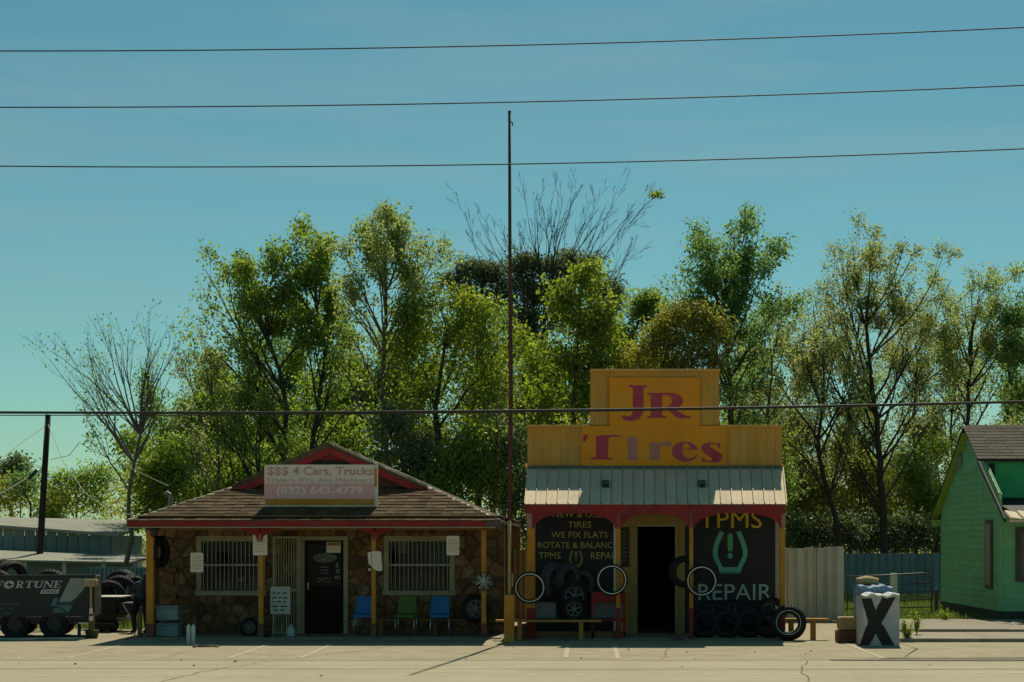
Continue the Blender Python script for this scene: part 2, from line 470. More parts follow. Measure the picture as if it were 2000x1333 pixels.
m_paper = M('paper', (0.80, 0.70, 0.56), (0.72, 0.60, 0.48), scale=26, rough=0.8)
m_paperp = M('faded_red_print', (0.52, 0.34, 0.28), (0.56, 0.42, 0.35), scale=30, rough=0.8)
m_signw = M('sign_white', (0.80, 0.66, 0.60), (0.70, 0.56, 0.51), scale=6, rough=0.6)
m_signp = M('sign_pink', (0.74, 0.40, 0.40), (0.66, 0.35, 0.35), scale=5, rough=0.6)
m_signt = M('sign_lettering', (0.50, 0.24, 0.23), (0.58, 0.34, 0.32), scale=8, rough=0.7)
m_gold = M('gold_lettering', (0.56, 0.40, 0.13), (0.46, 0.31, 0.09), scale=6, rough=0.6)
m_ygold = M('yellow_lettering', (0.66, 0.43, 0.03), (0.56, 0.34, 0.02), scale=4, rough=0.6)
m_tgreen = M('green_paint', (0.10, 0.42, 0.15), (0.09, 0.35, 0.14), scale=3, rough=0.6)
m_teal = M('pale_teal_paint', (0.34, 0.46, 0.40), (0.29, 0.40, 0.36), scale=4, rough=0.6)
m_tsym = M('tealgreen_paint', (0.13, 0.42, 0.30), (0.11, 0.36, 0.26), scale=3, rough=0.6)
m_olive = M('olive_lettering', (0.27, 0.27, 0.08), (0.21, 0.21, 0.06), rough=0.6)
m_cyl = M('cylinder_white', (0.55, 0.60, 0.55), (0.44, 0.50, 0.46), rough=0.5)
m_box = M('pale_blue_box', (0.24, 0.31, 0.31), (0.19, 0.25, 0.25), rough=0.6)
m_gbox = M('grey_box', (0.17, 0.18, 0.17), (0.13, 0.135, 0.13), rough=0.7)
m_wrap = M('grey_wrap', (0.52, 0.52, 0.50), (0.38, 0.40, 0.41), scale=4, rough=0.5, bump=0.3, bscale=9, dirt=(0.14, 0.20, 0.27), dirt_amt=0.55, dscale=1.8)
m_wrapb = M('blue_wrap', (0.08, 0.19, 0.32), (0.16, 0.26, 0.34), scale=4, rough=0.7, spec=.15, dirt=(0.5, 0.5, 0.48), dirt_amt=0.7, dscale=4)
m_wrapt = M('torn_white_wrap', (0.66, 0.66, 0.63), (0.45, 0.46, 0.46), scale=9, rough=0.8, spec=.1)
m_tape = M('black_paint', (0.020, 0.017, 0.017), (0.030, 0.025, 0.023), scale=7, rough=0.7)
m_sack = M('burlap', (0.44, 0.36, 0.19), (0.33, 0.22, 0.10), scale=14, rough=0.95, bump=0.4)
m_block = M('tan_block', (0.40, 0.29, 0.145), (0.30, 0.20, 0.095), scale=7, rough=0.9, bump=0.3)
m_blockr = M('red_block', (0.20, 0.088, 0.045), (0.14, 0.06, 0.032), scale=7, rough=0.9, bump=0.3)
m_pot = M('green_pot', (0.05, 0.07, 0.025), (0.035, 0.05, 0.02), rough=0.6)
m_hose = M('hose', (0.10, 0.065, 0.03), rough=0.6)
m_banner = M('banner_black', (0.018, 0.021, 0.022), (0.028, 0.032, 0.034), scale=2.5, rough=0.5)
m_bsilver = M('banner_silver', (0.30, 0.31, 0.28), (0.24, 0.25, 0.225), scale=3, rough=0.5)
m_bblue = M('banner_blue', (0.10, 0.19, 0.22), (0.08, 0.15, 0.18), scale=3, rough=0.5)
m_btext = M('banner_white', (0.52, 0.52, 0.49), (0.44, 0.44, 0.41), scale=6, rough=0.5)
m_skin = M('skin', (0.26, 0.14, 0.09), rough=0.6)
m_shirt = M('grey_shirt', (0.075, 0.078, 0.078), (0.05, 0.052, 0.053), scale=8, rough=0.9, bump=0.2)
m_pants = M('dark_pants', (0.022, 0.022, 0.024), rough=0.9)
m_glass = glass_mat('window_glass', 0.6, 0.018)
m_grass = leaf_mat('grass_blades', (0.085, 0.12, 0.018), (0.16, 0.19, 0.04), 0.4)

# ------------------------------------------------------------------ ground, lot, road
def dip(x, y):
    def ss(a, b, t):
        t = max(0.0, min(1.0, (t - a) / (b - a))); return t * t * (3 - 2 * t)
    return -1.0 * ss(47, 56, y) * ss(-9, -13, x) if x < -9 else 0.0
def grid_sheet(xs, ys, zf):
    mb = MB()
    v = [(x, y, zf(x, y)) for y in ys for x in xs]
    n = len(xs)
    f = [(j * n + i, j * n + i + 1, (j + 1) * n + i + 1, (j + 1) * n + i) for j in range(len(ys) - 1) for i in range(n - 1)]
    return mb.add(v, f)
xs = [-900, -400, -150, -60, -40] + [-30 + i for i in range(0, 22)] + [-5, 5, 15, 30, 60, 150, 400, 900]
ys = [-100, -40, 0, 25, 40, 44, 46] + [47 + i for i in range(0, 10)] + [60, 70, 90, 130, 250, 500, 1200]
struct('ground', grid_sheet(xs, ys, lambda x, y: dip(x, y) - 0.012), m_earth)
ROAD_Y = 30.5
road = struct('road', MB().box(-80, 80, -30, ROAD_Y, -0.10, 0.0), m_road)
lot_poly = [(-60, ROAD_Y + .004), (4.7, ROAD_Y + .004), (5.7, 31.3), (6.35, 33.6), (6.35, 46.5), (-14, 46.5), (-14, 40.2), (-60, 40.2)]
lot = struct('parking_lot', MB().prismz(lot_poly, -0.10, 0.005), m_lot)
def stripe(x, y0, y1, w=0.10, x2=None):
    x2 = x if x2 is None else x2
    n = 14
    mb = MB()
    L_, R_ = [], []
    for i in range(n + 1):
        t = i / n
        y = y0 + (y1 - y0) * t; xx = x + (x2 - x) * t
        L_.append((xx - w / 2 + random.uniform(-.012, .012), y)); R_.append((xx + w / 2 + random.uniform(-.012, .012), y))
    return mb.prismz(L_ + R_[::-1], 0.0055, 0.0095)
for x in (WX(230, 34.4), WX(515, 34.4), WX(640, 34.4), WX(1108, 34.4), WX(1200, 34.4), WX(1640, 36.1)):
    struct('parking_stripe', stripe(x, 30.9 + random.uniform(0, .25), 36.6 if x > 3 else 34.9, 0.085), m_line, lot)
for i in range(24):                                    # small worn dashes along the road edge line
    x = WX(60 + 88 * i, 26.9) + random.uniform(-.05, .05)
    y = 26.9 + random.uniform(-.05, .05) + i * .03
    struct('road_mark', MB().prismz([(x, y), (x + .2, y + .01), (x + .24, y + .06), (x + .02, y + .055)], 0.0005, 0.005), m_white, road)
# gutter of broken asphalt and grit on the right
gx = [4.3 + 0.25 * i for i in range(70)]
gp = [(x, ROAD_Y - 0.12 + random.uniform(-.05, .05) - min(1, (x - 4.3) / 4) * 0.10) for x in gx]
gq = [(x, ROAD_Y + 0.10 + min(1, (x - 4.3) / 3) * 0.62 + random.uniform(-.07, .07)) for x in gx]
struct('gutter', MB().prismz(gp + gq[::-1], -0.02, 0.011), m_grit)
# raised slabs before the green house
def slab_row(name, x0, x1, y0, y1, z, step, slope=0.0):
    root = None
    x = x0; k = 0
    while x < x1:
        xe = min(x + step * random.uniform(.85, 1.15), x1)
        mb = MB().bbox(x + .008, xe - .008, y0, y1, -0.05, z + random.uniform(-.006, .006), 0.012)
        if root is None:
            root = struct(name, mb, m_conc)
        else:
            struct('slab', mb, m_conc, root)
        x = xe; k += 1
slab_row('pavement', 6.42, 24, 35.7, 38.2, 0.085, 1.9)
slab_row('forecourt', 6.46, 24, 38.22, 43.0, 0.135, 2.6)
struct('verge_pavement', MB().prismz([(4.75, ROAD_Y + .6), (30, ROAD_Y + .6), (30, 35.69), (6.37, 35.69), (6.37, 33.5), (5.72, 31.3)], -0.05, 0.0062), m_lot)
# cracks in the lot and the road
def crack(x0, y0, x1, y1, w, seed):
    rr = random.Random(seed); n = 26; L_, R_ = [], []
    dx, dy = x1 - x0, y1 - y0; ln_ = math.hypot(dx, dy); nx_, ny_ = -dy / ln_, dx / ln_; off = 0
    for i in range(n + 1):
        t = i / n; off += rr.uniform(-.05, .05); ww_ = w * rr.uniform(.35, 1.2)
        px_, py_ = x0 + dx * t + nx_ * off, y0 + dy * t + ny_ * off
        L_.append((px_ - nx_ * ww_, py_ - ny_ * ww_)); R_.append((px_ + nx_ * ww_, py_ + ny_ * ww_))
    mb = MB(); v, f = [], []
    for (a, b) in zip(L_, R_): v += [(a[0], a[1], .0075), (b[0], b[1], .0075)]
    for i in range(n): f.append((2 * i, 2 * i + 1, 2 * i + 3, 2 * i + 2))
    return mb.add(v, f)
m_crack = M('crack_tar', (0.13, 0.115, 0.08), (0.09, 0.08, 0.055), scale=12, rough=.95)
for k, (a, b, c, d, w) in enumerate(((-9.5, 32.6, -5.2, 31.5, .012), (-4.9, 30.9, -3.6, 34.3, .010), (-2.5, 32.2, 2.9, 31.6, .012), (1.4, 30.8, 1.9, 34.0, .010), (-7.3, 30.7, -7.0, 33.0, .009))):
    struct('crack', crack(a, b, c, d, w, k), m_crack, lot)
for k, (a, b, c, d, w) in enumerate(((-11, 29.6, -2, 29.3, .010), (-1, 28.2, 8.5, 28.7, .012), (-6.2, 25.2, -5.1, 30.2, .010), (3.2, 24.8, 3.9, 30.3, .010))):
    struct('crack', crack(a, b, c, d, w, k + 20), m_crack, road)
# little stones and scraps on the road and the lot
for i in range(26):
    y = random.uniform(27, 34); x = random.uniform(-10, 6)
    r = random.uniform(.012, .03)
    mb = MB().add([(x - r, y, .004), (x, y - r, .004), (x + r * 1.3, y, .004), (x, y + r, .004), (x, y, .004 + r)], [(0, 1, 4), (1, 2, 4), (2, 3, 4), (3, 0, 4), (0, 3, 2, 1)])
    o = obj('pebble', mb, m_tape if i % 3 else m_white, road if y < ROAD_Y else lot)

# ------------------------------------------------------------------ foliage makers
def quads_mesh(name, V, tint):
    n = len(V) // 4
    me = bpy.data.meshes.new(name)
    me.vertices.add(n * 4); me.vertices.foreach_set('co', V.astype(np.float32).ravel())
    me.loops.add(n * 4); me.loops.foreach_set('vertex_index', np.arange(n * 4, dtype=np.int32))
    me.polygons.add(n); me.polygons.foreach_set('loop_start', np.arange(0, n * 4, 4, dtype=np.int32))
    a = me.attributes.new('tint', 'FLOAT', 'FACE'); a.data.foreach_set('value', np.clip(tint, 0, 1).astype(np.float32))
    me.update(calc_edges=True)
    return me
def leaves(P, size, tint, rng, droop=0.9, aspect=0.62):
    n = len(P)
    d = rng.normal(size=(n, 3)); d[:, 2] -= droop; d /= np.linalg.norm(d, axis=1)[:, None] + 1e-9
    u = rng.normal(size=(n, 3)); w = np.cross(d, u); w /= np.linalg.norm(w, axis=1)[:, None] + 1e-9
    s = size * rng.uniform(0.65, 1.35, n)
    nn = np.cross(d, w)
    a = P; b = P + d * (s * .5)[:, None] + w * (s * aspect * .5)[:, None] + nn * (s * .1)[:, None]
    c = P + d * s[:, None]; e = P + d * (s * .5)[:, None] - w * (s * aspect * .5)[:, None] + nn * (s * .1)[:, None]
    V = np.stack([a, b, c, e], 1).reshape(-1, 3)
    return V, tint
def grow(trunk, centres, rng, r_base, r_tip=0.006, gap=0.5, wob=0.07):
    """join cluster centres to the trunk by the shortest sensible route; radii follow what each limb carries"""
    pos = [np.array(p, float) for p in trunk]; par = [-1] + list(range(len(trunk) - 1))
    plen = [0.0]
    for i in range(1, len(pos)): plen.append(plen[-1] + np.linalg.norm(pos[i] - pos[i - 1]))
    n_tr = len(pos)
    base = pos[0]
    order = np.argsort(np.linalg.norm(np.array(centres) - np.array(pos[-1]) * .5 - base * .5, axis=1)) if len(centres) else []
    paths = []
    for k in order:
        cpt = np.array(centres[k])
        A = np.array(pos)
        d = np.linalg.norm(A - cpt, axis=1)
        up = np.maximum(0, A[:, 2] - cpt[2] + 0.25 * d)       # limbs rise outward
        cost = d + 0.50 * np.array(plen) + 1.3 * up
        j = int(np.argmin(cost))
        m = max(1, int(d[j] / gap))
        prev = j; path = [j]
        side = rng.normal(size=3) * wob * d[j]
        sag = np.array([0, 0, 0.10 * d[j]])
        for q in range(1, m + 1):
            t = q / m
            p = A[j] * (1 - t) + cpt * t + side * math.sin(math.pi * t) - sag * math.sin(math.pi * t)
            if q < m: p = p + rng.normal(size=3) * 0.05
            pos.append(p); par.append(prev); plen.append(plen[prev] + np.linalg.norm(p - pos[prev]))
            prev = len(pos) - 1; path.append(prev)
        paths.append(path)
    cnt = np.zeros(len(pos))
    for path in paths: cnt[path[-1]] += 1
    for i in range(len(pos) - 1, -1, -1):
        if par[i] >= 0: cnt[par[i]] += cnt[i]
    tot = max(cnt[0], 1)
    rad = np.maximum(r_tip, r_base * (np.maximum(cnt, .6) / tot) ** 0.58)
    for i in range(n_tr): rad[i] = max(rad[i], r_base * (1 - 0.55 * i / max(1, n_tr - 1)) * (0.9 if cnt[i] else .35))
    return pos, rad, paths, n_tr
def tube_np(pts, rad, n):
    mb = MB(); mb.tube(pts, rad, n, caps=False); return mb
def tree(name, label, Y, trunk_px, clumps, lm, bark=None, per=80, leaf=0.10, crad=0.42, r_base=0.14, seed=1,
         twigs=3, depth=0.5, group='trees behind the shops', cat='tree', tintmix=0.5, stems=None, base_z=None, ncl=1.0, droop=0.9):
    rng = np.random.default_rng(seed)
    bark = bark or m_bark
    b = W(trunk_px[0][0], trunk_px[0][1], Y)
    gz = dip(b.x, Y)
    root = thing(name, label, cat, (b.x, Y, gz), group)
    O = np.array([b.x, Y, gz])
    r_base = r_base * .72
    tr = []
    for i, q in enumerate(trunk_px):
        p = W(q[0], q[1], Y + (q[2] if len(q) > 2 else 0.0)); tr.append(np.array(p))
    if tr[0][2] > gz: tr.insert(0, np.array([tr[0][0], tr[0][1], gz - .05]))
    dense = [tr[0]]
    for a, c_ in zip(tr[:-1], tr[1:]):
        m = max(1, int(np.linalg.norm(c_ - a) / 0.5))
        for q in range(1, m + 1): dense.append(a + (c_ - a) * q / m + (rng.normal(size=3) * .025 if q < m else 0))
    cen, tnt = [], []
    px_m = Y / FOC
    for (cx, cy, rx, ry, n) in clumps:
        n = max(2, int(n * ncl))
        c0 = np.array(W(cx, cy, Y)); R = np.array([rx * px_m, depth * (rx + ry) * .5 * px_m, ry * px_m])
        dy = rng.uniform(-.5, .5) * R[1] * .6
        k = max(3, n // 4)
        lobes = []
        for _ in range(k):
            d = rng.normal(size=3); d /= np.linalg.norm(d)
            lobes.append((c0 + d * R * rng.uniform(0.2, 1.0) ** .6 * .95 + np.array([0, dy, 0]), rng.uniform(.26, .52), rng.uniform(0, 1)))
        for _ in range(n):
            lc, lr, lt_ = lobes[rng.integers(0, k)]
            d = rng.normal(size=3); d /= np.linalg.norm(d)
            cen.append(lc + d * R * lr * rng.uniform(.2, 1.0)); tnt.append(np.clip(lt_ * .7 + rng.uniform(0, .3), 0, 1))
    pos, rad, paths, n_tr = grow(dense, cen, rng, r_base)
    mb = MB(); mb.tube(pos[:n_tr], list(rad[:n_tr]), 9)
    mb.v = [tuple(np.array(p) - O) for p in mb.v]
    link('trunk', mesh_of(mb, 'trunk', True), bark, root)
    lb = MB()
    for path in paths:
        pp = [pos[i] for i in path]; rr = [rad[i] for i in path]
        if len(rr) > 1: rr[0] = min(rr[0], rr[1] * 1.35)
        lb.tube(pp, rr, 5 if rr[0] > .02 else 4, caps=False)
        e = pp[-1]
        for _ in range(twigs):
            d = rng.normal(size=3); d[2] = abs(d[2]) * .8; d /= np.linalg.norm(d)
            q1 = e + d * crad * rng.uniform(.5, 1.1); mid = (e + q1) / 2 + rng.normal(size=3) * .05
            lb.tube([e, mid, q1], [.007, .005, .003], 3, caps=False)
    if lb.v:
        lb.v = [tuple(np.array(p) - O) for p in lb.v]
        link('limbs', mesh_of(lb, 'limbs', True), bark, root)
    if per > 0 and cen:
        C_ = np.array(cen); T_ = np.array(tnt)
        cnts = rng.poisson(per * rng.uniform(.45, 1.5, len(C_)))
        idx = np.repeat(np.arange(len(C_)), cnts)
        P = C_[idx] + np.clip(rng.normal(size=(len(idx), 3)), -1.6, 1.6) * np.array([1, 1, .8]) * crad * rng.uniform(.5, 1.0, len(idx))[:, None] * .8
        t = tintmix * T_[idx] + (1 - tintmix) * rng.uniform(0, 1, len(idx))
        V, t = leaves(P - O, leaf, t, rng, droop)
        link('crown', quads_mesh('crown', V, t), lm, root)
    return root
def bare(mb, p0, d0, length, r0, rng, depth, tips, up=0.10, spread=0.5, kids=(3, 6), n=6, jit=0.09, rmin=.0045):
    pts = [np.array(p0, float)]; d = np.array(d0, float); d /= np.linalg.norm(d)
    seg = length / n
    for i in range(n):
        d = d + rng.normal(size=3) * jit + np.array([0, 0, up]); d /= np.linalg.norm(d)
        pts.append(pts[-1] + d * seg)
    rad = [max(rmin * .6, r0 * (1 - .85 * i / n)) for i in range(n + 1)]
    mb.tube(pts, rad, 6 if r0 > .03 else (4 if r0 > .01 else 3), caps=False)
    if depth <= 1:
        for t in (.45, .7, .85, 1.0):
            k = min(n - 1, int(t * n - 1e-6)); tips.append(pts[k] + (pts[k + 1] - pts[k]) * (t * n - k))
    if depth <= 0: return
    for _ in range(rng.integers(kids[0], kids[1] + 1)):
        t = rng.uniform(.25, .97); i = min(n - 1, int(t * n))
        base = pts[i] + (pts[i + 1] - pts[i]) * (t * n - i)
        dd = (pts[i + 1] - pts[i]); dd /= np.linalg.norm(dd)
        s = rng.normal(size=3); s -= dd * np.dot(s, dd); s /= np.linalg.norm(s)
        nd = dd + s * spread * rng.uniform(.6, 1.25)
        bare(mb, base, nd, length * (1 - t * .5) * rng.uniform(.32, .60), max(rmin, rad[i] * .58), rng, depth - 1, tips, up, spread, kids, max(3, n - 2), jit, rmin)
def bare_tree(name, label, Y, base_px, trunk_px, limbs, bark, r_base=0.12, r_limb=0.05, seed=1, depth=2, leafn=0, lm=None, leaf=0.09, kids=(3, 6), spread=.45, group='trees behind the shops', up=0.04, jit=.09, scat=.13, leafz=None, rmin=.0045, lk=1.03):
    """trunk, named limbs that fork on into twigs, and leaves set along the twigs"""
    rng = np.random.default_rng(seed)
    if not isinstance(trunk_px, list): trunk_px = [trunk_px]
    b = W(base_px[0], base_px[1], Y); gz = dip(b.x, Y)
    root = thing(name, label, 'tree', (b.x, Y, gz), group); O = np.array([b.x, Y, gz])
    key = [np.array([b.x, Y, gz - .05])] + [np.array(W(q[0], q[1], Y)) for q in trunk_px]
    tp = [key[0]]
    for a, c_ in zip(key[:-1], key[1:]):
        m = max(1, int(np.linalg.norm(c_ - a) / .6))
        for q in range(1, m + 1): tp.append(a + (c_ - a) * q / m + (rng.normal(size=3) * .03 if q < m else 0))
    k = len(tp) - 1
    mb = MB(); mb.tube(tp, [max(r_limb * .5, r_base * (1 - .62 * i / k)) for i in range(k + 1)], 9)
    mb.v = [tuple(np.array(p) - O) for p in mb.v]
    link('trunk', mesh_of(mb, 'trunk', True), bark, root)
    lb = MB(); tips = []
    T_ = np.array(tp)
    for limb in limbs:                                  # (start px, end px, depth offset); None starts on the trunk
        st, (ex, ey), off = limb
        c_ = np.array(W(ex, ey, Y + off))
        if st is None:
            hz = np.linalg.norm(T_[:, :2] - c_[:2], axis=1)
            hd = np.abs(T_[:, 2] - (c_[2] - (1.35 + rng.uniform(-.3, .5)) * hz - .35)) + .12 * hz
            a = T_[int(np.argmin(hd))]
        else:
            a = np.array(W(st[0], st[1], Y + off * .3))
        L_ = np.linalg.norm(c_ - a)
        bare(lb, a, c_ - a - np.array([0, 0, up * 3.2 * L_]), L_ * lk, min(r_limb, r_limb * (.45 + .18 * L_)), rng, depth, tips, up, spread, kids, 8, jit, rmin)
    lb.v = [tuple(np.array(p) - O) for p in lb.v]
    link('limbs', mesh_of(lb, 'limbs', True), bark, root)
    if leafn:
        T = np.array(tips)
        if leafz is not None:                           # foliage thins out below this frame row
            z = WZ(leafz[0], Y), WZ(leafz[1], Y)
            w = np.clip((T[:, 2] - z[1]) / (z[0] - z[1]), .06, 1); w /= w.sum()
        else: w = None
        grp = rng.uniform(0, 1, len(T))
        sel = rng.choice(len(T), leafn, p=w)
        P = T[sel] + np.clip(rng.normal(size=(leafn, 3)), -1.7, 1.7) * scat
        V, t = leaves(P - O, leaf, .45 * grp[sel] + .55 * rng.uniform(0, 1, leafn), rng)
        link('crown', quads_mesh('crown', V, t), lm, root)
    return root
# ------------------------------------------------------------------ stone shop with the hipped roof
def voronoi(x0, x1, z0, z1, cell, rng, gap=0.011):
    nx = max(1, round((x1 - x0) / cell)); nz = max(1, round((z1 - z0) / (cell * .8)))
    S = [(x0 + (i + .5 + rng.uniform(-.36, .36) + (.25 if j % 2 else -.25) * (nx > 1)) * (x1 - x0) / nx, z0 + (j + .5 + rng.uniform(-.34, .34)) * (z1 - z0) / nz) for j in range(nz) for i in range(nx)]
    out = []
    for a, (sx, sz) in enumerate(S):
        poly = [(x0 + gap, z0 + gap), (x1 - gap, z0 + gap), (x1 - gap, z1 - gap), (x0 + gap, z1 - gap)]
        for b, (tx, tz) in enumerate(S):
            if a == b: continue
            dx, dz = tx - sx, tz - sz; L = math.hypot(dx, dz)
            if L > cell * 3.5: continue
            dx /= L; dz /= L; lim = L / 2 - gap
            new = []
            for i in range(len(poly)):
                p, q = poly[i], poly[(i + 1) % len(poly)]
                dp = (p[0] - sx) * dx + (p[1] - sz) * dz - lim; dq = (q[0] - sx) * dx + (q[1] - sz) * dz - lim
                if dp <= 0: new.append(p)
                if (dp < 0) != (dq < 0) and dp != dq:
                    t = dp / (dp - dq); new.append((p[0] + (q[0] - p[0]) * t, p[1] + (q[1] - p[1]) * t))
            poly = new
            if len(poly) < 3: break
        if len(poly) >= 3:
            ar = abs(sum(poly[i][0] * poly[(i + 1) % len(poly)][1] - poly[(i + 1) % len(poly)][0] * poly[i][1] for i in range(len(poly)))) / 2
            if ar > .003: out.append(poly)
    return out
def stone_mb(poly, y, proud):
    n = len(poly); cx = sum(p[0] for p in poly) / n; cz = sum(p[1] for p in poly) / n
    mb = MB()
    v = [(x, y + .02, z) for x, z in poly] + [(x, y - proud * .55, z) for x, z in poly]
    v += [(cx + (x - cx) * .80, y - proud, cz + (z - cz) * .80) for x, z in poly]
    f = []
    for i in range(n):
        j = (i + 1) % n
        f += [(i, j, j + n, i + n), (i + n, j + n, j + 2 * n, i + 2 * n)]
    f.append(tuple(range(2 * n, 3 * n)))
    return mb.add(v, f)

SW = 38.3                                               # front wall plane
sb = thing('stone_shop', 'low stone-faced shop with brown hipped roof, red fascia and porch posts', 'building', (-5.4, 38.3, 0))
xl, xr = WX(305, SW), WX(985, SW)
zt = 2.52
win1 = (WX(386, SW), WX(516, SW), WZ(1158, SW), WZ(1050, SW))
win2 = (WX(752, SW), WX(886, SW), WZ(1158, SW), WZ(1050, SW))
dor = (WX(586, SW), WX(680, SW), 0.0, WZ(1048, SW))
# wall of mortar with openings
wall_mb = MB()
openings = sorted([win1, dor, win2])
xa = xl
regions = []
for (a, b, z0, z1) in openings:
    regions.append((xa, a, 0.0, zt)); regions.append((a, b, z1, zt))
    if z0 > 0: regions.append((a, b, 0.0, z0))
    xa = b
regions.append((xa, xr, 0.0, zt))
for (a, b, z0, z1) in regions: wall_mb.box(a, b, SW, SW + .22, z0, z1)
wall_mb.box(xl, xl + .2, SW + .225, 48.8, 0, zt); wall_mb.box(xr - .6, xr - .4, SW + .225, 48.8, 0, zt); wall_mb.box(xl, xr, 48.805, 49.0, 0, zt)
wall = obj('wall', wall_mb, m_mortar, sb)
rs = random.Random(5)
n_st = 0
for (a, b, z0, z1) in regions:
    if b - a < .05 or z1 - z0 < .05: continue
    for poly in voronoi(a, b, z0, z1, 0.27, rs):
        obj('stone', stone_mb(poly, SW, rs.uniform(.018, .05)), m_stone if rs.random() < .62 else m_stone2, wall); n_st += 1
obj('floor_slab', MB().box(-9.05, -1.6, 36.75, 48.7, -0.05, 0.035), m_conc, sb)
obj('shade_floor', MB().box(xl + .25, xr - .62, SW + .25, SW + 2.55, .038, .045), m_dark, sb)  # added dark sheet, painted so the room behind the windows reads unlit
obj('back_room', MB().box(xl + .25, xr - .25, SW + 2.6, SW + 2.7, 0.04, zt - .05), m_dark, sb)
obj('ceiling', MB().box(xl + .02, xr - .02, 36.6, 48.7, zt + .005, zt + .03), m_wood, sb)
m_bar = M('bar_paint', (0.42, 0.41, 0.35), rough=.7)
def window(w, items):
    a, b, z0, z1 = w
    t = .085
    wo = obj('window', MB().box(a - .02, b + .02, SW - .035, SW + .10, z1 - t, z1 + .03).box(a - .02, a + t, SW - .035, SW + .10, z0, z1 - t - .001).box(b - t, b + .02, SW - .035, SW + .10, z0, z1 - t - .001), m_cream, sb)
    obj('sill', MB().bbox(a - .05, b + .05, SW - .075, SW + .10, z0 - .06, z0 + .045, .01), m_cream, wo)
    obj('pane', MB().box(a + t, b - t, SW + .05, SW + .056, z0 + .05, z1 - t), m_glass, wo)
    zm = (z0 + z1) / 2
    obj('crossbar', MB().box(a + t, b - t, SW - .012, SW + .012, zm - .02, zm + .02), m_bar, wo)
    n = 14
    for i in range(n):
        x = a + t + (b - a - 2 * t) * (i + .5) / n
        obj('bar', MB().box(x - .0065, x + .0065, SW - .028, SW - .013, z0 + .046, z1 - t - .001), m_bar, wo)
    for (x0, x1, y0, y1, mt, nm) in items:
        obj(nm, MB().box(WX(x0, SW), WX(x1, SW), SW + .060, SW + .066, WZ(y1, SW), WZ(y0, SW)), mt, wo)
    return wo
window(win1, [(462, 476, 1128, 1138, m_paper, 'notice'), (484, 500, 1126, 1140, m_box, 'notice'), (420, 452, 1135, 1155, m_gbox, 'poster'), (460, 505, 1141, 1153, m_box, 'poster')])
wo2 = window(win2, [(777, 793, 1058, 1081, m_paper, 'notice'), (838, 854, 1080, 1103, m_box, 'notice'), (860, 878, 1078, 1103, m_bblue, 'poster'), (783, 800, 1128, 1155, m_gbox, 'poster'), (803, 814, 1128, 1155, m_gbox, 'poster')])
m_neon = M('unlit_red_sign', (0.62, 0.05, 0.035), rough=0.5)
text('open_sign', 'OPEN', (814, 868, 1121, 1141), SW + .07, m_neon, wo2, offset=0.03)
# door
a, b, z0, z1 = dor
dr = obj('door', MB().box(a + .10, b - .10, SW + .06, SW + .10, .04, z1 - .09), M('door_brown', (0.028, 0.018, 0.011), rough=.8, spec=.1), sb)
obj('door_frame', MB().box(a, a + .095, SW - .04, SW + .12, 0.036, z1).box(b - .095, b, SW - .04, SW + .12, 0.036, z1).box(a + .096, b - .096, SW - .04, SW + .12, z1 - .085, z1), m_cream, dr)
obj('door_glass', MB().box(a + .16, b - .16, SW + .045, SW + .057, 1.05, z1 - .17), M('dark_glass', (0.008, 0.009, 0.010), rough=.25, spec=.12), dr)
obj('handle', MB().tube([(a + .17, SW + .02, .98), (a + .17, SW + .02, 1.14)], .012, 8), m_chrome, dr)
obj('notice', MB().box(WX(637, SW), WX(665, SW), SW + .038, SW + .044, WZ(1080, SW), WZ(1059, SW)), m_paper, dr)
obj('notice_band', MB().box(WX(638.5, SW), WX(664, SW), SW + .034, SW + .0375, WZ(1066, SW), WZ(1060, SW)), M('orange_print', (0.45, 0.16, 0.05), rough=.7), dr)
oc = [(WX(634, SW) + math.cos(t) * .26 * (1 + .05 * math.sin(5 * t)), WZ(1090, SW) + math.sin(t) * .105) for t in [i * math.pi / 14 for i in range(28)]]
obj('oval_sticker', MB().prism(oc, SW + .036, SW + .042), M('sticker', (0.20, 0.21, 0.16), (0.05, 0.05, 0.045), scale=18, rough=.6, contrast=1.0), dr)
for (x0, x1, y0, y1) in ((624, 640, 1107, 1109), (626, 642, 1113, 1115), (625, 640, 1119, 1121), (655, 661, 1100, 1109), (656, 663, 1112, 1121), (653, 665, 1125, 1132)):
    obj('sticker', MB().box(WX(x0, SW), WX(x1, SW), SW + .036, SW + .042, WZ(y1, SW), WZ(y0, SW)), m_gbox, dr)
text('office_lettering', 'OFFICE', (619, 646, 1128, 1138), SW + .043, M('dim_gold', (0.24, 0.22, 0.13), rough=.6), dr)
obj('lintel_board', MB().box(WX(571, 37.9), WX(682, 37.9), 37.85, 38.2, WZ(1036, 37.9), WZ(1029, 37.9)), M('tan_board', (0.36, 0.25, 0.09), rough=.8), sb)
obj('header', MB().box(WX(576, SW), WX(690, SW), SW - .03, SW - .002, dor[3] + .01, WZ(1037, SW)), M('tan_header', (0.24, 0.17, 0.07), rough=.8), sb)
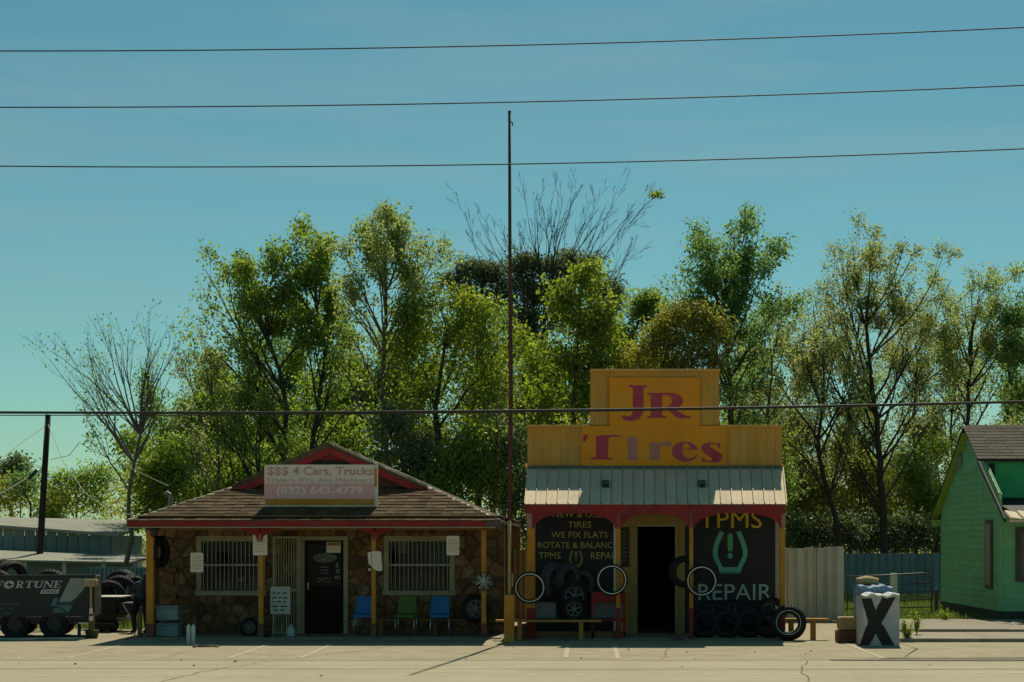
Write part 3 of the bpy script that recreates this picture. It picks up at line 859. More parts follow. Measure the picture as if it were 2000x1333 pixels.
# open security gate of upright bars
gt = obj('security_gate', MB().box(WX(533, 38.0), WX(533, 38.0) + .045, 37.98, 38.02, .05, WZ(1048, 38)).box(WX(586, 38.0) - .05, WX(586, 38.0), 37.98, 38.02, .05, WZ(1048, 38)).box(WX(533, 38.0) + .046, WX(586, 38) - .051, 37.98, 38.02, WZ(1052, 38), WZ(1048, 38)).box(WX(533, 38.0) + .046, WX(586, 38) - .051, 37.98, 38.02, .05, .10).box(WX(533, 38.0) + .046, WX(586, 38) - .051, 37.985, 38.015, .95, 1.0), m_cream, sb)
for i in range(9):
    x = WX(533, 38) + .046 + (WX(586, 38) - WX(533, 38) - .1) * (i + .5) / 9
    obj('bar', MB().box(x - .008, x + .008, 37.99, 38.01, .105, .945).box(x - .008, x + .008, 37.99, 38.01, 1.005, WZ(1052, 38) - .002), m_cream, gt)
# roof
RX, HE, HG, ZE, ZA = -5.4, 3.80, 2.12, 2.44, 4.13
YE, YG, YR = 36.5, 39.0, 49.1
ZG = ZE + (ZA - ZE) * (1 - HG / HE)
L0, R0 = (RX - HE, YE, ZE), (RX + HE, YE, ZE)
GL, GR, AP = (RX - HG, YG, ZG), (RX + HG, YG, ZG), (RX, YG, ZA)
LB, RB, AB = (RX - HE, YR, ZE), (RX + HE, YR, ZE), (RX, YR, ZA)
ex = .22                                                # main roof runs a little past the gable wall
APx = (RX, YG - ex, ZA); GLx = (RX - HG, YG - ex, ZG); GRx = (RX + HG, YG - ex, ZG)
def shell(quads, t=.06):
    mb = MB()
    for q in quads:
        n = len(q)
        v = list(q) + [(p[0], p[1], p[2] - t) for p in q]
        mb.add(v, [tuple(range(n)), tuple(range(2 * n - 1, n - 1, -1))] + [(i, i + n, (i + 1) % n + n, (i + 1) % n) for i in range(n)])
    return mb
def dn(p, d): return (p[0], p[1], p[2] - d)
roof = obj('roof', shell([(dn(L0, .012), dn(R0, .012), dn(GR, .012), dn(GL, .012)), (R0, RB, AB, APx, GRx, GR), (LB, L0, GL, GLx, APx, AB)]), m_deck, sb)
# shingle courses on the front slope
NC = 11
rs = random.Random(8)
slope_n = Vector((0, -(ZG - ZE), YG - YE)).normalized()
n_sh = 0
for c in range(NC):
    t0, t1 = c / NC - .012, min(1.0, (c + 1.18) / NC)
    def edge(t):
        return (RX - HE + (HE - HG) * t, RX + HE - (HE - HG) * t, YE - .03 + (YG - YE) * t, ZE + (ZG - ZE) * t)
    la, ra, ya, za = edge(t0); lb_, rb_, yb, zb = edge(t1)
    x = la - (.118 if c % 2 else 0) - rs.uniform(0, .05)
    wdt = .235
    while x < ra:
        xa_, xb_ = max(x + .004, la), min(x + wdt - .004, ra)
        if xb_ - xa_ > .03:
            ta, tb = max(xa_, lb_), min(xb_, rb_)
            if tb - ta < .02: ta, tb = (ta, ta + .02) if xa_ < lb_ else (tb - .02, tb)
            th = .014 + rs.uniform(0, .009); lift = rs.uniform(0, .006)
            j = rs.uniform(-.012, .012)
            v = []
            for off in (0.0, th):
                o = slope_n * off
                v += [(xa_ + o.x, ya + j + o.y, za + lift + o.z + .006), (xb_ + o.x, ya + j + o.y, za + lift + o.z + .006), (tb + o.x, yb + o.y, zb + o.z * .35), (ta + o.x, yb + o.y, zb + o.z * .35)]
            obj('shingle', MB().add(v, [(3, 2, 1, 0), (4, 5, 6, 7), (0, 1, 5, 4), (1, 2, 6, 5), (2, 3, 7, 6), (3, 0, 4, 7)]), m_shin, roof); n_sh += 1
        x += wdt
for side, (p, q) in (('l', (L0, GL)), ('r', (R0, GR))):
    p, q = Vector(p), Vector(q); n = 15
    for i in range(n):
        a_ = p + (q - p) * (i / n); b_ = p + (q - p) * ((i + 1.15) / n)
        d = (q - p).normalized(); w_ = d.cross(Vector((0, 0, 1))).normalized() * (.12 if side == 'r' else .07)
        h = Vector((0, 0, .035 + rs.uniform(0, .012)))
        v = [a_ - w_ - h * .4, a_ + h, a_ + w_ - h * .4, b_ - w_ - h * .5, b_ + h * .6, b_ + w_ - h * .5]
        obj('hip_cap', MB().add(v, [(0, 1, 4, 3), (1, 2, 5, 4), (0, 2, 1), (3, 4, 5), (0, 3, 5, 2)]), m_cap, roof)
# rake edge of the gable: rough shingle ends
for (p, q) in ((APx, GLx), (APx, GRx)):
    p, q = Vector(p), Vector(q); n = 16
    for i in range(n):
        a_ = p + (q - p) * (i / n); b_ = p + (q - p) * ((i + 1.05) / n)
        th = .05 + rs.uniform(0, .02)
        v = [a_ + Vector((0, -.03, .0)), a_ + Vector((0, .25, 0)), b_ + Vector((0, .25, 0)), b_ + Vector((0, -.03, 0))]
        v += [p_ + Vector((0, 0, th)) for p_ in v]
        obj('rake_shingle', MB().add(v, [(3, 2, 1, 0), (4, 5, 6, 7), (0, 1, 5, 4), (1, 2, 6, 5), (2, 3, 7, 6), (3, 0, 4, 7)]), m_cap if p is not None and q.x > RX else m_deck, roof)
# gable wall and red boards
gb = obj('gable', MB().prism([(RX - HG + .02, ZG - .25), (RX + HG - .02, ZG - .25), (RX + HG - .02, ZG - .07), (RX, ZA - .08), (RX - HG + .02, ZG - .07)], YG, YG + .05), M('gable_dark', (0.10, 0.055, 0.035), rough=.9), sb)
def board(p, q, w, y0, y1):
    """flat board along p-q in X,Z with width w hanging below the line"""
    return MB().prism([(p[0], p[1]), (q[0], q[1]), (q[0], q[1] - w), (p[0], p[1] - w)], y0, y1)
obj('rake_board', board((RX - HG - .12, ZG - .115), (RX, ZA - .065), .155, YG - ex - .02, YG - ex + .02), m_red, gb)
obj('rake_board', board((RX, ZA - .065), (RX + HG + .12, ZG - .115), .155, YG - ex - .024, YG - ex + .016), m_red, gb)
obj('gable_panel', MB().prism([(RX - 1.15, ZA - .60), (RX + 1.15, ZA - .60), (RX, ZA - .13)], YG - .03, YG - .002), m_red, gb)
obj('gable_vent', MB().box(RX - .42, RX + .42, YG - .06, YG - .035, ZA - .52, ZA - .36), m_hdark, gb)
# fascia, trim, posts, brackets
obj('fascia', MB().box(RX - HE - .02, RX + HE - .32, YE - .05, YE - .015, ZE - .125, ZE - .004), m_red, sb)
obj('fascia_end', MB().box(RX + HE - .318, RX + HE + .02, YE - .05, YE - .015, ZE - .125, ZE - .004), M('bare_fascia', (0.10, 0.085, 0.10), (0.16, 0.05, 0.06), scale=6, rough=.8), sb)
obj('soffit_trim', MB().box(RX - HE - .03, RX + HE - .1, YE - .06, YE - .02, ZE - .147, ZE - .128), m_cream, sb)
obj('porch_beam', MB().box(RX - HE + .25, RX + HE - .1, 36.84, 36.96, ZE - .19, ZE - .06), m_wood, sb)
PY = 36.9
def sb_post(px, w, red=True):
    x = WX(px, PY)
    p = obj('porch_post', MB().bbox(x - w / 2, x + w / 2, PY - w / 2, PY + w / 2, .036, ZE - .19, .008), m_yellow, sb)
    if red: obj('post_base', MB().bbox(x - w / 2 - .012, x + w / 2 + .012, PY - w / 2 - .012, PY + w / 2 + .012, .036, .32, .008), M('post_base_paint', (0.20, 0.10, 0.06), (0.13, 0.05, 0.035), scale=8, rough=.8), p)
    return p
p1 = sb_post(294, .15); p2 = sb_post(510, .10); p3 = sb_post(730, .09); p4 = sb_post(945, .10)
for px in (507, 733):
    x = WX(px, 36.75)
    hw = .42 if px < 600 else .36
    for s in (-1, 1):
        pts = [(x + s * .02, ZE - .15), (x + s * hw, ZE - .15)]
        for i in range(7):
            t = i / 6 * math.pi / 2
            pts.append((x + s * (hw - .02 - (hw - .06) * math.sin(t) * .98), ZE - .17 - .20 * (1 - math.cos(t)) - .03 * (i > 0)))
        pts.append((x + s * .02, ZE - .44))
        obj('bracket', MB().prism(pts, 36.735, 36.765), m_red, sb)
x = WX(300, 36.7); z = WZ(1036, 36.7)
ln = obj('lantern', MB().lathe([(0.0, .13), (.13, .04), (.15, .03), (.085, .02), (.07, -.11), (.03, -.14), (0, -.15)], 10, 'z', (x, 36.72, z)), m_bmetal, sb)
obj('lantern_arm', MB().tube([(x, 36.72, z + .12), (x, 36.76, z + .15), (x, 36.9, z + .12)], .014, 6), m_bmetal, ln)
vx, vy, vz = WX(333, 39.4), 39.4, WZ(975, 39.4)
obj('vent_pipe', MB().tube([(vx, vy, vz - .6), (vx, vy, vz + .02), (vx - .02, vy, vz + .10), (vx - .07, vy, vz + .13), (vx - .12, vy, vz + .10)], .05, 8), M('vent_metal', (0.20, 0.20, 0.17), rough=.6), roof)

# roof sign
SY = 37.4
rsn = thing('roof_sign', 'faded white and pink cash-for-cars sign standing on the brown shingle roof', 'sign', (WX(626, SY), SY, WZ(990, SY)))
obj('frame', MB().box(WX(516, SY), WX(737, SY), SY + .005, SY + .13, WZ(990, SY), WZ(908, SY)), m_white, rsn)
fc = obj('face', MB().box(WX(517, SY), WX(731, SY), SY - .012, SY + .002, WZ(945, SY), WZ(909, SY)), m_signw, rsn)
obj('lower_face', MB().box(WX(517, SY), WX(731, SY), SY - .012, SY + .002, WZ(975, SY), WZ(945.4, SY)), m_signp, rsn)
obj('bottom_strip', MB().box(WX(518, SY), WX(731, SY), SY - .010, SY + .002, WZ(987, SY), WZ(975.4, SY)), m_yellow, rsn)
obj('side_strip', MB().box(WX(731.4, SY), WX(736, SY), SY - .010, SY + .002, WZ(951, SY), WZ(915, SY)), m_yellow, rsn)
obj('stand', MB().box(WX(505, SY), WX(742, SY), SY - .03, SY + .16, WZ(992.5, SY), WZ(990.3, SY)), M('stand_grey', (0.27, 0.26, 0.2), (0.1, 0.1, .08), scale=5, rough=.8), rsn)
text('lettering', '$$$ 4 Cars, Trucks', (522, 729, 912, 931), SY - .0125, m_signt, rsn, offset=.02)
text('lettering', 'Trailers, RVs, Any Machinery', (520, 729, 934, 944.5), SY - .0125, m_signt, rsn)
text('lettering', '(832) 643-4779', (540, 709, 950, 971), SY - .0125, m_signw, rsn, offset=.03)

# ------------------------------------------------------------------ the yellow tire shop
JW = 38.5
jr = thing('tire_shop', 'small tire shop with stepped yellow false front, metal awning and red trim', 'building', (WX(1279, JW), JW, 0))
jx0, jx1 = WX(1030, JW), WX(1527, JW)
ox0, ox1, oz = WX(1245, JW), WX(1319, JW), WZ(1027, JW)
ZAW = WZ(913, JW)
obj('wall', MB().box(jx0, ox0, JW, JW + .15, 0, ZAW).box(ox1, jx1, JW, JW + .15, 0, ZAW).box(ox0, ox1, JW, JW + .15, oz, ZAW)
    .box(jx0, jx0 + .12, JW + .155, 45, 0, ZAW).box(jx1 - .12, jx1, JW + .155, 45, 0, ZAW).box(jx0, jx1, 45.005, 45.1, 0, ZAW), m_ywall, jr)
obj('roof', MB().box(jx0 - .05, jx1 + .05, JW + .16, 45.2, ZAW + .01, ZAW + .08), m_galv, jr)
obj('shade_lining', MB().box(jx0 + .14, jx1 - .14, 43, 43.1, .01, ZAW - .05).box(ox0 - .10, ox0 - .08, JW + .17, 42.9, .01, ZAW - .05).box(ox1 + .9, ox1 + .92, JW + .17, 42.9, .01, ZAW - .05), m_dark, jr)  # sheets painted near-black for the shade inside the doorway
obj('floor_slab', MB().box(jx0, jx1, 36.75, 44.9, -0.05, 0.03), m_conc, jr)
of = obj('door_opening_frame', MB().box(ox0 - .20, ox0, JW - .03, JW - .003, .03, oz).box(ox1, ox1 + .20, JW - .03, JW - .003, .03, oz).box(ox0 - .3, ox1 + .26, JW - .035, JW - .003, oz + .001, oz + .24), M('ochre_frame', (0.36, 0.24, 0.085), (0.28, 0.18, 0.06), rough=.8, scale=6), jr)
obj('door_edge', MB().box(ox0 + .001, ox1 + .02, JW - .05, JW - .037, oz - .02, oz + .02).box(ox1 - .005, ox1 + .02, JW - .05, JW - .037, .03, oz - .021), m_cream, of)
# stepped false front of ribbed panels
FY = JW - .06
Z1, Z2 = WZ(832, FY), WZ(723, FY)
ff = obj('false_front', MB().box(jx0, jx1, FY + .02, FY + .09, ZAW - .01, Z1).box(WX(1153, FY), WX(1405, FY), FY + .02, FY + .09, Z1 + .001, Z2), m_ywall, jr)
def ribbed(x0, x1, z0, z1, y, pitch, mat, parent, name='panel', panel=.9, rib=.022, ribw=.035):
    n = max(1, round((x1 - x0) / panel))
    for k in range(n):
        a_, b_ = x0 + (x1 - x0) * k / n + .002, x0 + (x1 - x0) * (k + 1) / n - .002
        m = max(1, round((b_ - a_) / pitch)); prof = [(a_, 0)]
        for i in range(m):
            c_ = a_ + (b_ - a_) * (i + .5) / m
            prof += [(c_ - ribw, 0), (c_ - ribw * .45, rib), (c_ + ribw * .45, rib), (c_ + ribw, 0)]
        prof.append((b_, 0))
        v, f = [], []
        for (px_, h) in prof: v += [(px_, y - h, z0), (px_, y - h, z1)]
        for i in range(len(prof) - 1): f.append((2 * i, 2 * i + 2, 2 * i + 3, 2 * i + 1))
        v2 = [(a_, y + .012, z0), (b_, y + .012, z0), (b_, y + .012, z1), (a_, y + .012, z1)]
        mb = MB().add(v, f); mb.add(v2, [(3, 2, 1, 0)])
        obj(name, mb, mat, parent)
ribbed(jx0 + .01, WX(1136, FY), ZAW + .01, Z1 - .045, FY, .19, m_ywall, ff, panel=.57)
ribbed(WX(1418, FY), jx1 - .01, ZAW + .01, Z1 - .045, FY, .19, m_ywall, ff, panel=.6)
ribbed(WX(1155, FY), WX(1190, FY), Z1 + .01, Z2 - .045, FY, .12, m_ywall, ff, panel=.5, ribw=.025)
ribbed(WX(1366, FY), WX(1403, FY), Z1 + .01, Z2 - .045, FY, .12, m_ywall, ff, panel=.5, ribw=.025)
ribbed(WX(1190.5, FY), WX(1365.5, FY), WZ(737, FY), Z2 - .045, FY, .12, m_ywall, ff, panel=.9, ribw=.025)
for (x0, x1, zz) in ((jx0 - .015, WX(1153, FY) - .004, Z1), (WX(1405, FY) + .004, jx1 + .015, Z1), (WX(1152, FY), WX(1406, FY), Z2)):
    obj('coping', MB().bbox(x0, x1, FY - .045, FY + .10, zz - .042, zz + .018, .006), m_ywall, ff)
bd1 = obj('sign_board', MB().box(WX(1190, FY), WX(1366, FY), FY - .050, FY - .026, WZ(832, FY), WZ(738, FY)), m_ysign, jr)
bd2 = obj('sign_board', MB().box(WX(1136, FY), WX(1418, FY), FY - .050, FY - .026, ZAW + .005, WZ(832.3, FY)), m_ysign, jr)
LY = FY - .051
J = [(1228, 753), (1264, 753), (1263, 756), (1257, 759), (1257, 803), (1254, 812), (1246, 820), (1234, 823), (1222, 822), (1215, 818), (1215, 814), (1219, 812), (1226, 814), (1232, 813), (1235, 808), (1236, 800), (1236, 759), (1229, 756)]
glyph('letter', [J], LY, m_crimson, bd1)
R = [(1263, 768), (1316, 768), (1326, 771), (1333, 778), (1334, 785), (1331, 792), (1324, 797), (1318, 799), (1328, 806), (1338, 812), (1350, 815), (1350, 817), (1328, 818), (1319, 814), (1308, 803), (1301, 799), (1293, 799), (1293, 812), (1303, 815), (1303, 816.5), (1263, 816.5), (1263, 815), (1271, 812), (1271, 773), (1263, 770)]
Rh = [(1293, 772), (1303, 772), (1309, 775), (1312, 781), (1312, 787), (1308, 793), (1302, 796), (1293, 796)]
glyph('letter', [R, Rh], LY, m_crimson, bd1)
T = [(1164, 852), (1190, 850), (1202, 850), (1212, 852), (1212, 855), (1203, 853), (1189, 855), (1187, 893), (1197, 896), (1197, 898), (1153, 898), (1153, 896), (1164, 893)]
glyph('letter', [T], LY, m_crimson, bd2)
glyph('letter_fragment', [[(1139, 850), (1149, 850), (1148, 853), (1143, 863), (1139, 864)]], LY, m_crimson, bd2)
glyph('letter', [[(1226, 857), (1232, 853), (1242, 854), (1245, 858), (1245, 874), (1246, 898), (1240, 900), (1226, 899), (1227, 880), (1225, 868)]], LY, m_mauve, bd2)
glyph('letter', [[(1266, 866), (1288, 864), (1289, 868), (1296, 863), (1306, 862), (1312, 865), (1311, 871), (1303, 873), (1298, 870), (1290, 872), (1288, 897), (1291, 899), (1266, 899), (1269, 896), (1269, 870)]], LY, m_mauve, bd2)
E = [(1363, 879), (1333.5, 879), (1334, 888), (1340, 895), (1348, 896), (1357, 892), (1362, 888), (1363, 890), (1356, 898), (1345, 902), (1335, 902), (1322, 898), (1314, 890), (1312, 882), (1315, 873), (1323, 866), (1335, 863), (1347, 864), (1357, 869), (1362, 875)]
glyph('letter', [E, [(1333, 877), (1348, 877), (1347, 870), (1341, 866), (1336, 867), (1333.5, 871)]], LY, m_crimson, bd2)
S = [(1406, 866), (1407, 876), (1405, 876), (1402, 870), (1395, 867), (1388, 868), (1387, 872), (1392, 877), (1403, 883), (1410, 889), (1411, 895), (1407, 901), (1398, 904), (1386, 903), (1378, 902), (1373, 904), (1371, 904), (1371, 894), (1373, 894), (1377, 899), (1384, 901), (1390, 900), (1391, 897), (1386, 892), (1376, 886), (1370, 880), (1370, 873), (1376, 867), (1386, 864), (1395, 865), (1402, 867), (1404, 866)]
glyph('letter', [S], LY, m_crimson, bd2)
# awning of ribbed sheets
AY0, AY1 = JW - .10, 36.6
at0, at1 = WX(1030, AY0), WX(1528, AY0)
ab0, ab1 = WX(1023, AY1), WX(1535, AY1)
azt, azb = ZAW - .03, WZ(984, AY1)
aw = obj('awning', MB().add([(at0, AY0, azt - .03), (at1, AY0, azt - .03), (ab1, AY1 + .03, azb - .03), (ab0, AY1 + .03, azb - .03), (at0, AY0, azt - .06), (at1, AY0, azt - .06), (ab1, AY1 + .03, azb - .06), (ab0, AY1 + .03, azb - .06)],
    [(0, 3, 2, 1), (4, 5, 6, 7), (0, 1, 5, 4), (1, 2, 6, 5), (2, 3, 7, 6), (3, 0, 4, 7)]), m_wood, jr)
an = Vector((0, -(azt - azb), AY0 - AY1)).normalized()
for k in range(24):
    u0, u1 = k / 24, (k + 1) / 24
    prof = [(0.02, .0), (.035, .03), (.105, .03), (.12, .0), (.5, 0), (.52, .006), (.55, .006), (.57, 0), (.98, 0)]
    v, f = [], []
    jy = random.uniform(-.012, .012)
    for (t, h) in prof:
        u = u0 + (u1 - u0) * t; o = an * h
        v += [(at0 + (at1 - at0) * u, AY0 + o.y, azt + o.z), (ab0 + (ab1 - ab0) * u, AY1 - .02 + jy + o.y, azb - .008 + o.z)]
    nn = len(v)
    for i in range(len(prof) - 1): f.append((2 * i, 2 * i + 1, 2 * i + 3, 2 * i + 2))
    v += [(p[0], p[1], p[2] - .008) for p in v]
    for i in range(len(prof) - 1):
        f.append((nn + 2 * i, nn + 2 * i + 2, nn + 2 * i + 3, nn + 2 * i + 1)); f.append((2 * i + 1, nn + 2 * i + 1, nn + 2 * i + 3, 2 * i + 3))
    obj('sheet', MB().add(v, f), m_galv, aw)
obj('flashing', MB().box(at0, at1, FY - .075, FY - .052, azt - .02, azt + .06), M('flashing_dark', (0.11, 0.12, 0.10), rough=.6), aw)
obj('awning_edge', MB().add([(at1 + .005, AY0, azt - .05), (ab1 + .005, AY1, azb - .05), (ab1 + .005, AY1, azb + .03), (at1 + .005, AY0, azt + .03), (at1 + .03, AY0, azt - .05), (ab1 + .03, AY1, azb - .05), (ab1 + .03, AY1, azb + .03), (at1 + .03, AY0, azt + .03)],
    [(0, 1, 2, 3), (7, 6, 5, 4), (0, 4, 5, 1), (1, 5, 6, 2), (2, 6, 7, 3), (3, 7, 4, 0)]), m_galv, aw)
for px in (1182, 1370):                                  # two small hoods on the awning
    yv = 37.5; zv = azb + (azt - azb) * (yv - AY1) / (AY0 - AY1)
    xv = WX(px, yv)
    hd = obj('roof_hood', MB().prismx([(yv - .11, zv - .06), (yv + .11, zv + .04), (yv + .10, zv + .10), (yv - .02, zv + .12), (yv - .11, zv + .06)], xv - .085, xv + .085), M('hood_grey', (0.07, 0.085, 0.08), rough=.6), aw)
    obj('opening', MB().box(xv - .055, xv + .055, yv - .116, yv - .111, zv - .03, zv + .035), m_hdark, hd)
# red fascia and brackets, posts
fz0, fz1 = WZ(1003, AY1), azb - .02
obj('fascia', MB().box(ab0 + .02, ab1 - .02, AY1 - .005, AY1 + .03, fz0, fz1), m_red, jr)
QY = 36.72
def j_post(px, w):
    x = WX(px, QY)
    p = obj('porch_post', MB().bbox(x - w / 2, x + w / 2, QY - w / 2, QY + w / 2, .031, fz0 + .10, .008), m_yellow, jr)
    obj('post_base', MB().bbox(x - w / 2 - .008, x + w / 2 + .008, QY - w / 2 - .008, QY + w / 2 + .008, .031, WZ(1188, QY), .008), m_red, p)
    obj('post_cap', MB().bbox(x - w / 2 - .006, x + w / 2 + .006, QY - w / 2 - .006, QY + w / 2 + .006, WZ(1030, QY), fz0 + .02, .006), m_redfade, p)
    return x
jp = [j_post(1037, .16), j_post(1207.5, .085), j_post(1350, .08), j_post(1528, .10)]
def j_bracket(x, s, hw, hh):
    pts = [(x, fz0 - .003), (x + s * hw, fz0 - .003)]
    for i in range(9):
        t = i / 8 * math.pi / 2
        pts.append((x + s * (hw - .01 - (hw - .05) * math.sin(t)), fz0 - .025 - (hh - .06) * (1 - math.cos(t)) * 1.0 - .02 * math.sin(t * 2)))
    pts.append((x, fz0 - hh))
    obj('bracket', MB().prism(pts, QY - .105, QY - .075), m_red, jr)
for i, x in enumerate(jp):
    if i > 0: j_bracket(x - .03, -1, .52, .33)
    if i < 3: j_bracket(x + .03, 1, .52, .33)
# murals
ml = obj('mural', MB().box(WX(1046, JW), WX(1198, JW), JW - .03, JW - .004, .05, WZ(995, JW)), m_black, jr)
MY = JW - .0305
text('lettering', 'NEW & USED', (1080, 1187, 999, 1011), MY, m_gold, ml)
text('lettering', 'TIRES', (1109, 1155, 1019, 1031), MY, m_gold, ml)
text('lettering', 'WE FIX FLATS', (1077, 1187, 1039, 1051), MY, m_gold, ml)
text('lettering', 'ROTATE & BALANC', (1051, 1203 - 6, 1059, 1071), MY, m_gold, ml)
text('lettering', 'TPMS', (1052, 1095, 1079, 1092), MY, m_gold, ml)
text('lettering', 'REPAI', (1154, 1197, 1079, 1092), MY, m_gold, ml)
def tpms(cx, y0, sc, mats, parent, Y):
    # horseshoe tyre outline
    out = [(-13, 0), (-17, 9), (-20.5, 18), (-22, 26), (-21.5, 33), (-18.5, 40), (-15, 46), (-13.5, 52)]
    inn = [(-9, 52 - 6), (-10, 44), (-13, 38), (-15.8, 32), (-16, 26), (-14.6, 19), (-11.5, 11), (-7.5, 2)]
    poly = out + [(13.5, 52)] + [(-x, y) for x, y in out[::-1]][1:] + [(-x, y) for x, y in inn[::-1]] + inn
    glyph('tire_symbol', [[(cx + x * sc, y0 + y * sc) for x, y in poly]], Y, mats[0], parent)
    for i in range(8):
        a_ = -13 + i * 3.3
        glyph('symbol_tread', [[(cx + x * sc, y0 + y * sc) for x, y in ((a_, 52.3), (a_ + 1.9, 52.3), (a_ + 1.6, 54.2), (a_ + .3, 54.2))]], Y, mats[0], parent)
    bar = [(-3.2, 6), (-2, 4), (0, 3.4), (2, 4), (3.2, 6), (3.2, 23), (1.8, 25.6), (0, 26), (-1.8, 25.6), (-3.2, 23)]
    glyph('symbol_mark', [[(cx + x * sc, y0 + y * sc) for x, y in bar]], Y, mats[1], parent)
    glyph('symbol_dot', [[(cx + 3.2 * math.cos(t) * sc, y0 + (31.5 + 3.6 * math.sin(t)) * sc) for t in [i * math.pi / 8 for i in range(16)]]], Y, mats[0], parent)
tpms(1125, 1075, .62, (m_olive, m_olive), ml, MY)
mr = obj('mural', MB().box(WX(1338, JW), WX(1513, JW), JW - .03, JW - .004, .05, WZ(995, JW)), m_black, jr)
text('lettering', 'TPMS', (1366, 1488, 998, 1032), MY, m_ygold, mr)
tpms(1426, 1037, 1.55, (m_tsym, m_tgreen), mr, MY)
text('lettering', 'REPAIR', (1364, 1507, 1141, 1172), MY, m_teal, mr)
obj('pilaster', MB().box(WX(1514, JW), WX(1521, JW), JW - .045, JW - .002, .031, WZ(1000, JW)), m_cream, jr)
obj('pilaster', MB().box(WX(1198.5, JW), WX(1203, JW), JW - .045, JW - .002, .031, WZ(1000, JW)), m_white, jr)
nb = obj('notice_board', MB().box(WX(1213, JW), WX(1229, JW), JW - .06, JW - .036, WZ(1108, JW), WZ(1030, JW)), M('notice_dark', (0.045, 0.04, 0.032), rough=.8), jr)
for i in range(8):
    y = 1038 + i * 8
    glyph('notice_line', [[(1214.5, y), (1226 - (i * 7 % 5), y), (1226 - (i * 7 % 5), y + 2.2), (1214.5, y + 2.2)]], JW - .0605, M('notice_ink', (0.20, 0.12, 0.08), rough=.8) if i == 0 else MATS['notice_ink'], nb)

# ------------------------------------------------------------------ the green house
HX, HF, HR, HRG = 10.27, 43.5, 50.6, 46.8
ZHE, ZHR = 2.55, 5.0
gh = thing('green_house', 'green clapboard house with grey shingle roof at the right edge', 'house', (HX, HF, 0))
XE = 19.0
zb_f = WZ(1218, HF); 
zskirt = 0.30
sl = (ZHR - ZHE) / (HRG - 42.2)
def rake_z(y): return ZHR - sl * abs(y - HRG)
obj('wall', MB().prismx([(HF + .03, 0.0), (HR, 0.0), (HR, rake_z(HR) - .1), (HRG, ZHR - .1), (HF + .03, rake_z(HF) - .1)], HX + .03, HX + .05).box(HX + .155, XE, HF + .03, HF + .15, 0, 2.75), m_hgreen, gh)
# clapboards on the gable end, each its own board
n = 30
for i in range(n):
    z0_ = zskirt + i * .152; z1_ = z0_ + .16
    ya_, yb_ = HF, HR + .02
    if z0_ > rake_z(HF) - .16: ya_ = HRG - (ZHR - .14 - z0_) / sl
    if z0_ > rake_z(HR) - .16: yb_ = HRG + (ZHR - .14 - z0_) / sl
    yt0 = HF if z1_ < rake_z(HF) - .14 else HRG - (ZHR - .14 - z1_) / sl
    yt1 = HR + .02 if z1_ < rake_z(HR) - .14 else HRG + (ZHR - .14 - z1_) / sl
    if yb_ - ya_ < .15 or yt1 - yt0 < .05: break
    v = [(HX - .012, ya_, z0_), (HX - .012, yb_, z0_), (HX + .006, yt1, z1_), (HX + .006, yt0, z1_), (HX + .028, ya_, z0_), (HX + .028, yb_, z0_), (HX + .028, yt1, z1_), (HX + .028, yt0, z1_)]
    obj('clapboard', MB().add(v, [(0, 3, 2, 1), (4, 5, 6, 7), (0, 1, 5, 4), (1, 2, 6, 5), (2, 3, 7, 6), (3, 0, 4, 7)]), m_hgreen, gh)
for i in range(15):
    z0_ = zskirt + i * .152; z1_ = z0_ + .16
    v = [(HX - .01, HF - .012, z0_), (XE, HF - .012, z0_), (XE, HF + .006, z1_), (HX - .01, HF + .006, z1_), (HX - .01, HF + .028, z0_), (XE, HF + .028, z0_), (XE, HF + .028, z1_), (HX - .01, HF + .028, z1_)]
    obj('clapboard', MB().add(v, [(0, 1, 2, 3), (7, 6, 5, 4), (0, 4, 5, 1), (1, 5, 6, 2), (2, 6, 7, 3), (3, 7, 4, 0)]), m_hgreen, gh)
obj('skirting', MB().box(HX - .03, HX + .02, HF - .03, HR + .03, 0, zskirt - .004).box(HX + .021, XE, HF - .03, HF + .02, 0, zskirt - .004), M('skirt', (0.075, 0.078, 0.062), (0.045, 0.05, 0.042), scale=5, rough=.9), gh)
OV = HX - .20
YC = 45.05
ZC = rake_z(YC)
hroof = obj('roof', shell([((OV, HRG, ZHR), (XE, HRG, ZHR), (XE, 51.3, rake_z(51.3)), (OV, 51.3, rake_z(51.3))), ((OV, YC, ZC), (XE, YC, ZC), (XE, HRG, ZHR), (OV, HRG, ZHR))], .045), m_hdark, gh)
obj('soffit', shell([((OV + .02, HRG + .2, rake_z(HRG + .2) - .05), (HX + .02, HRG + .2, rake_z(HRG + .2) - .05), (HX + .02, 51.28, rake_z(51.28) - .05), (OV + .02, 51.28, rake_z(51.28) - .05))], .02).box(OV + .04, HX + .02, 50.63, 51.2, 2.42, 2.60), M('soffit_green', (0.30, 0.46, 0.10), (0.24, 0.38, 0.08), rough=.7), hroof)
obj('rake_trim', shell([((OV - .02, 42.2, ZHE), (OV + .03, 42.2, ZHE), (OV + .03, YC, ZC), (OV - .02, YC, ZC))], .09), m_hdark, hroof)
nrow = 11
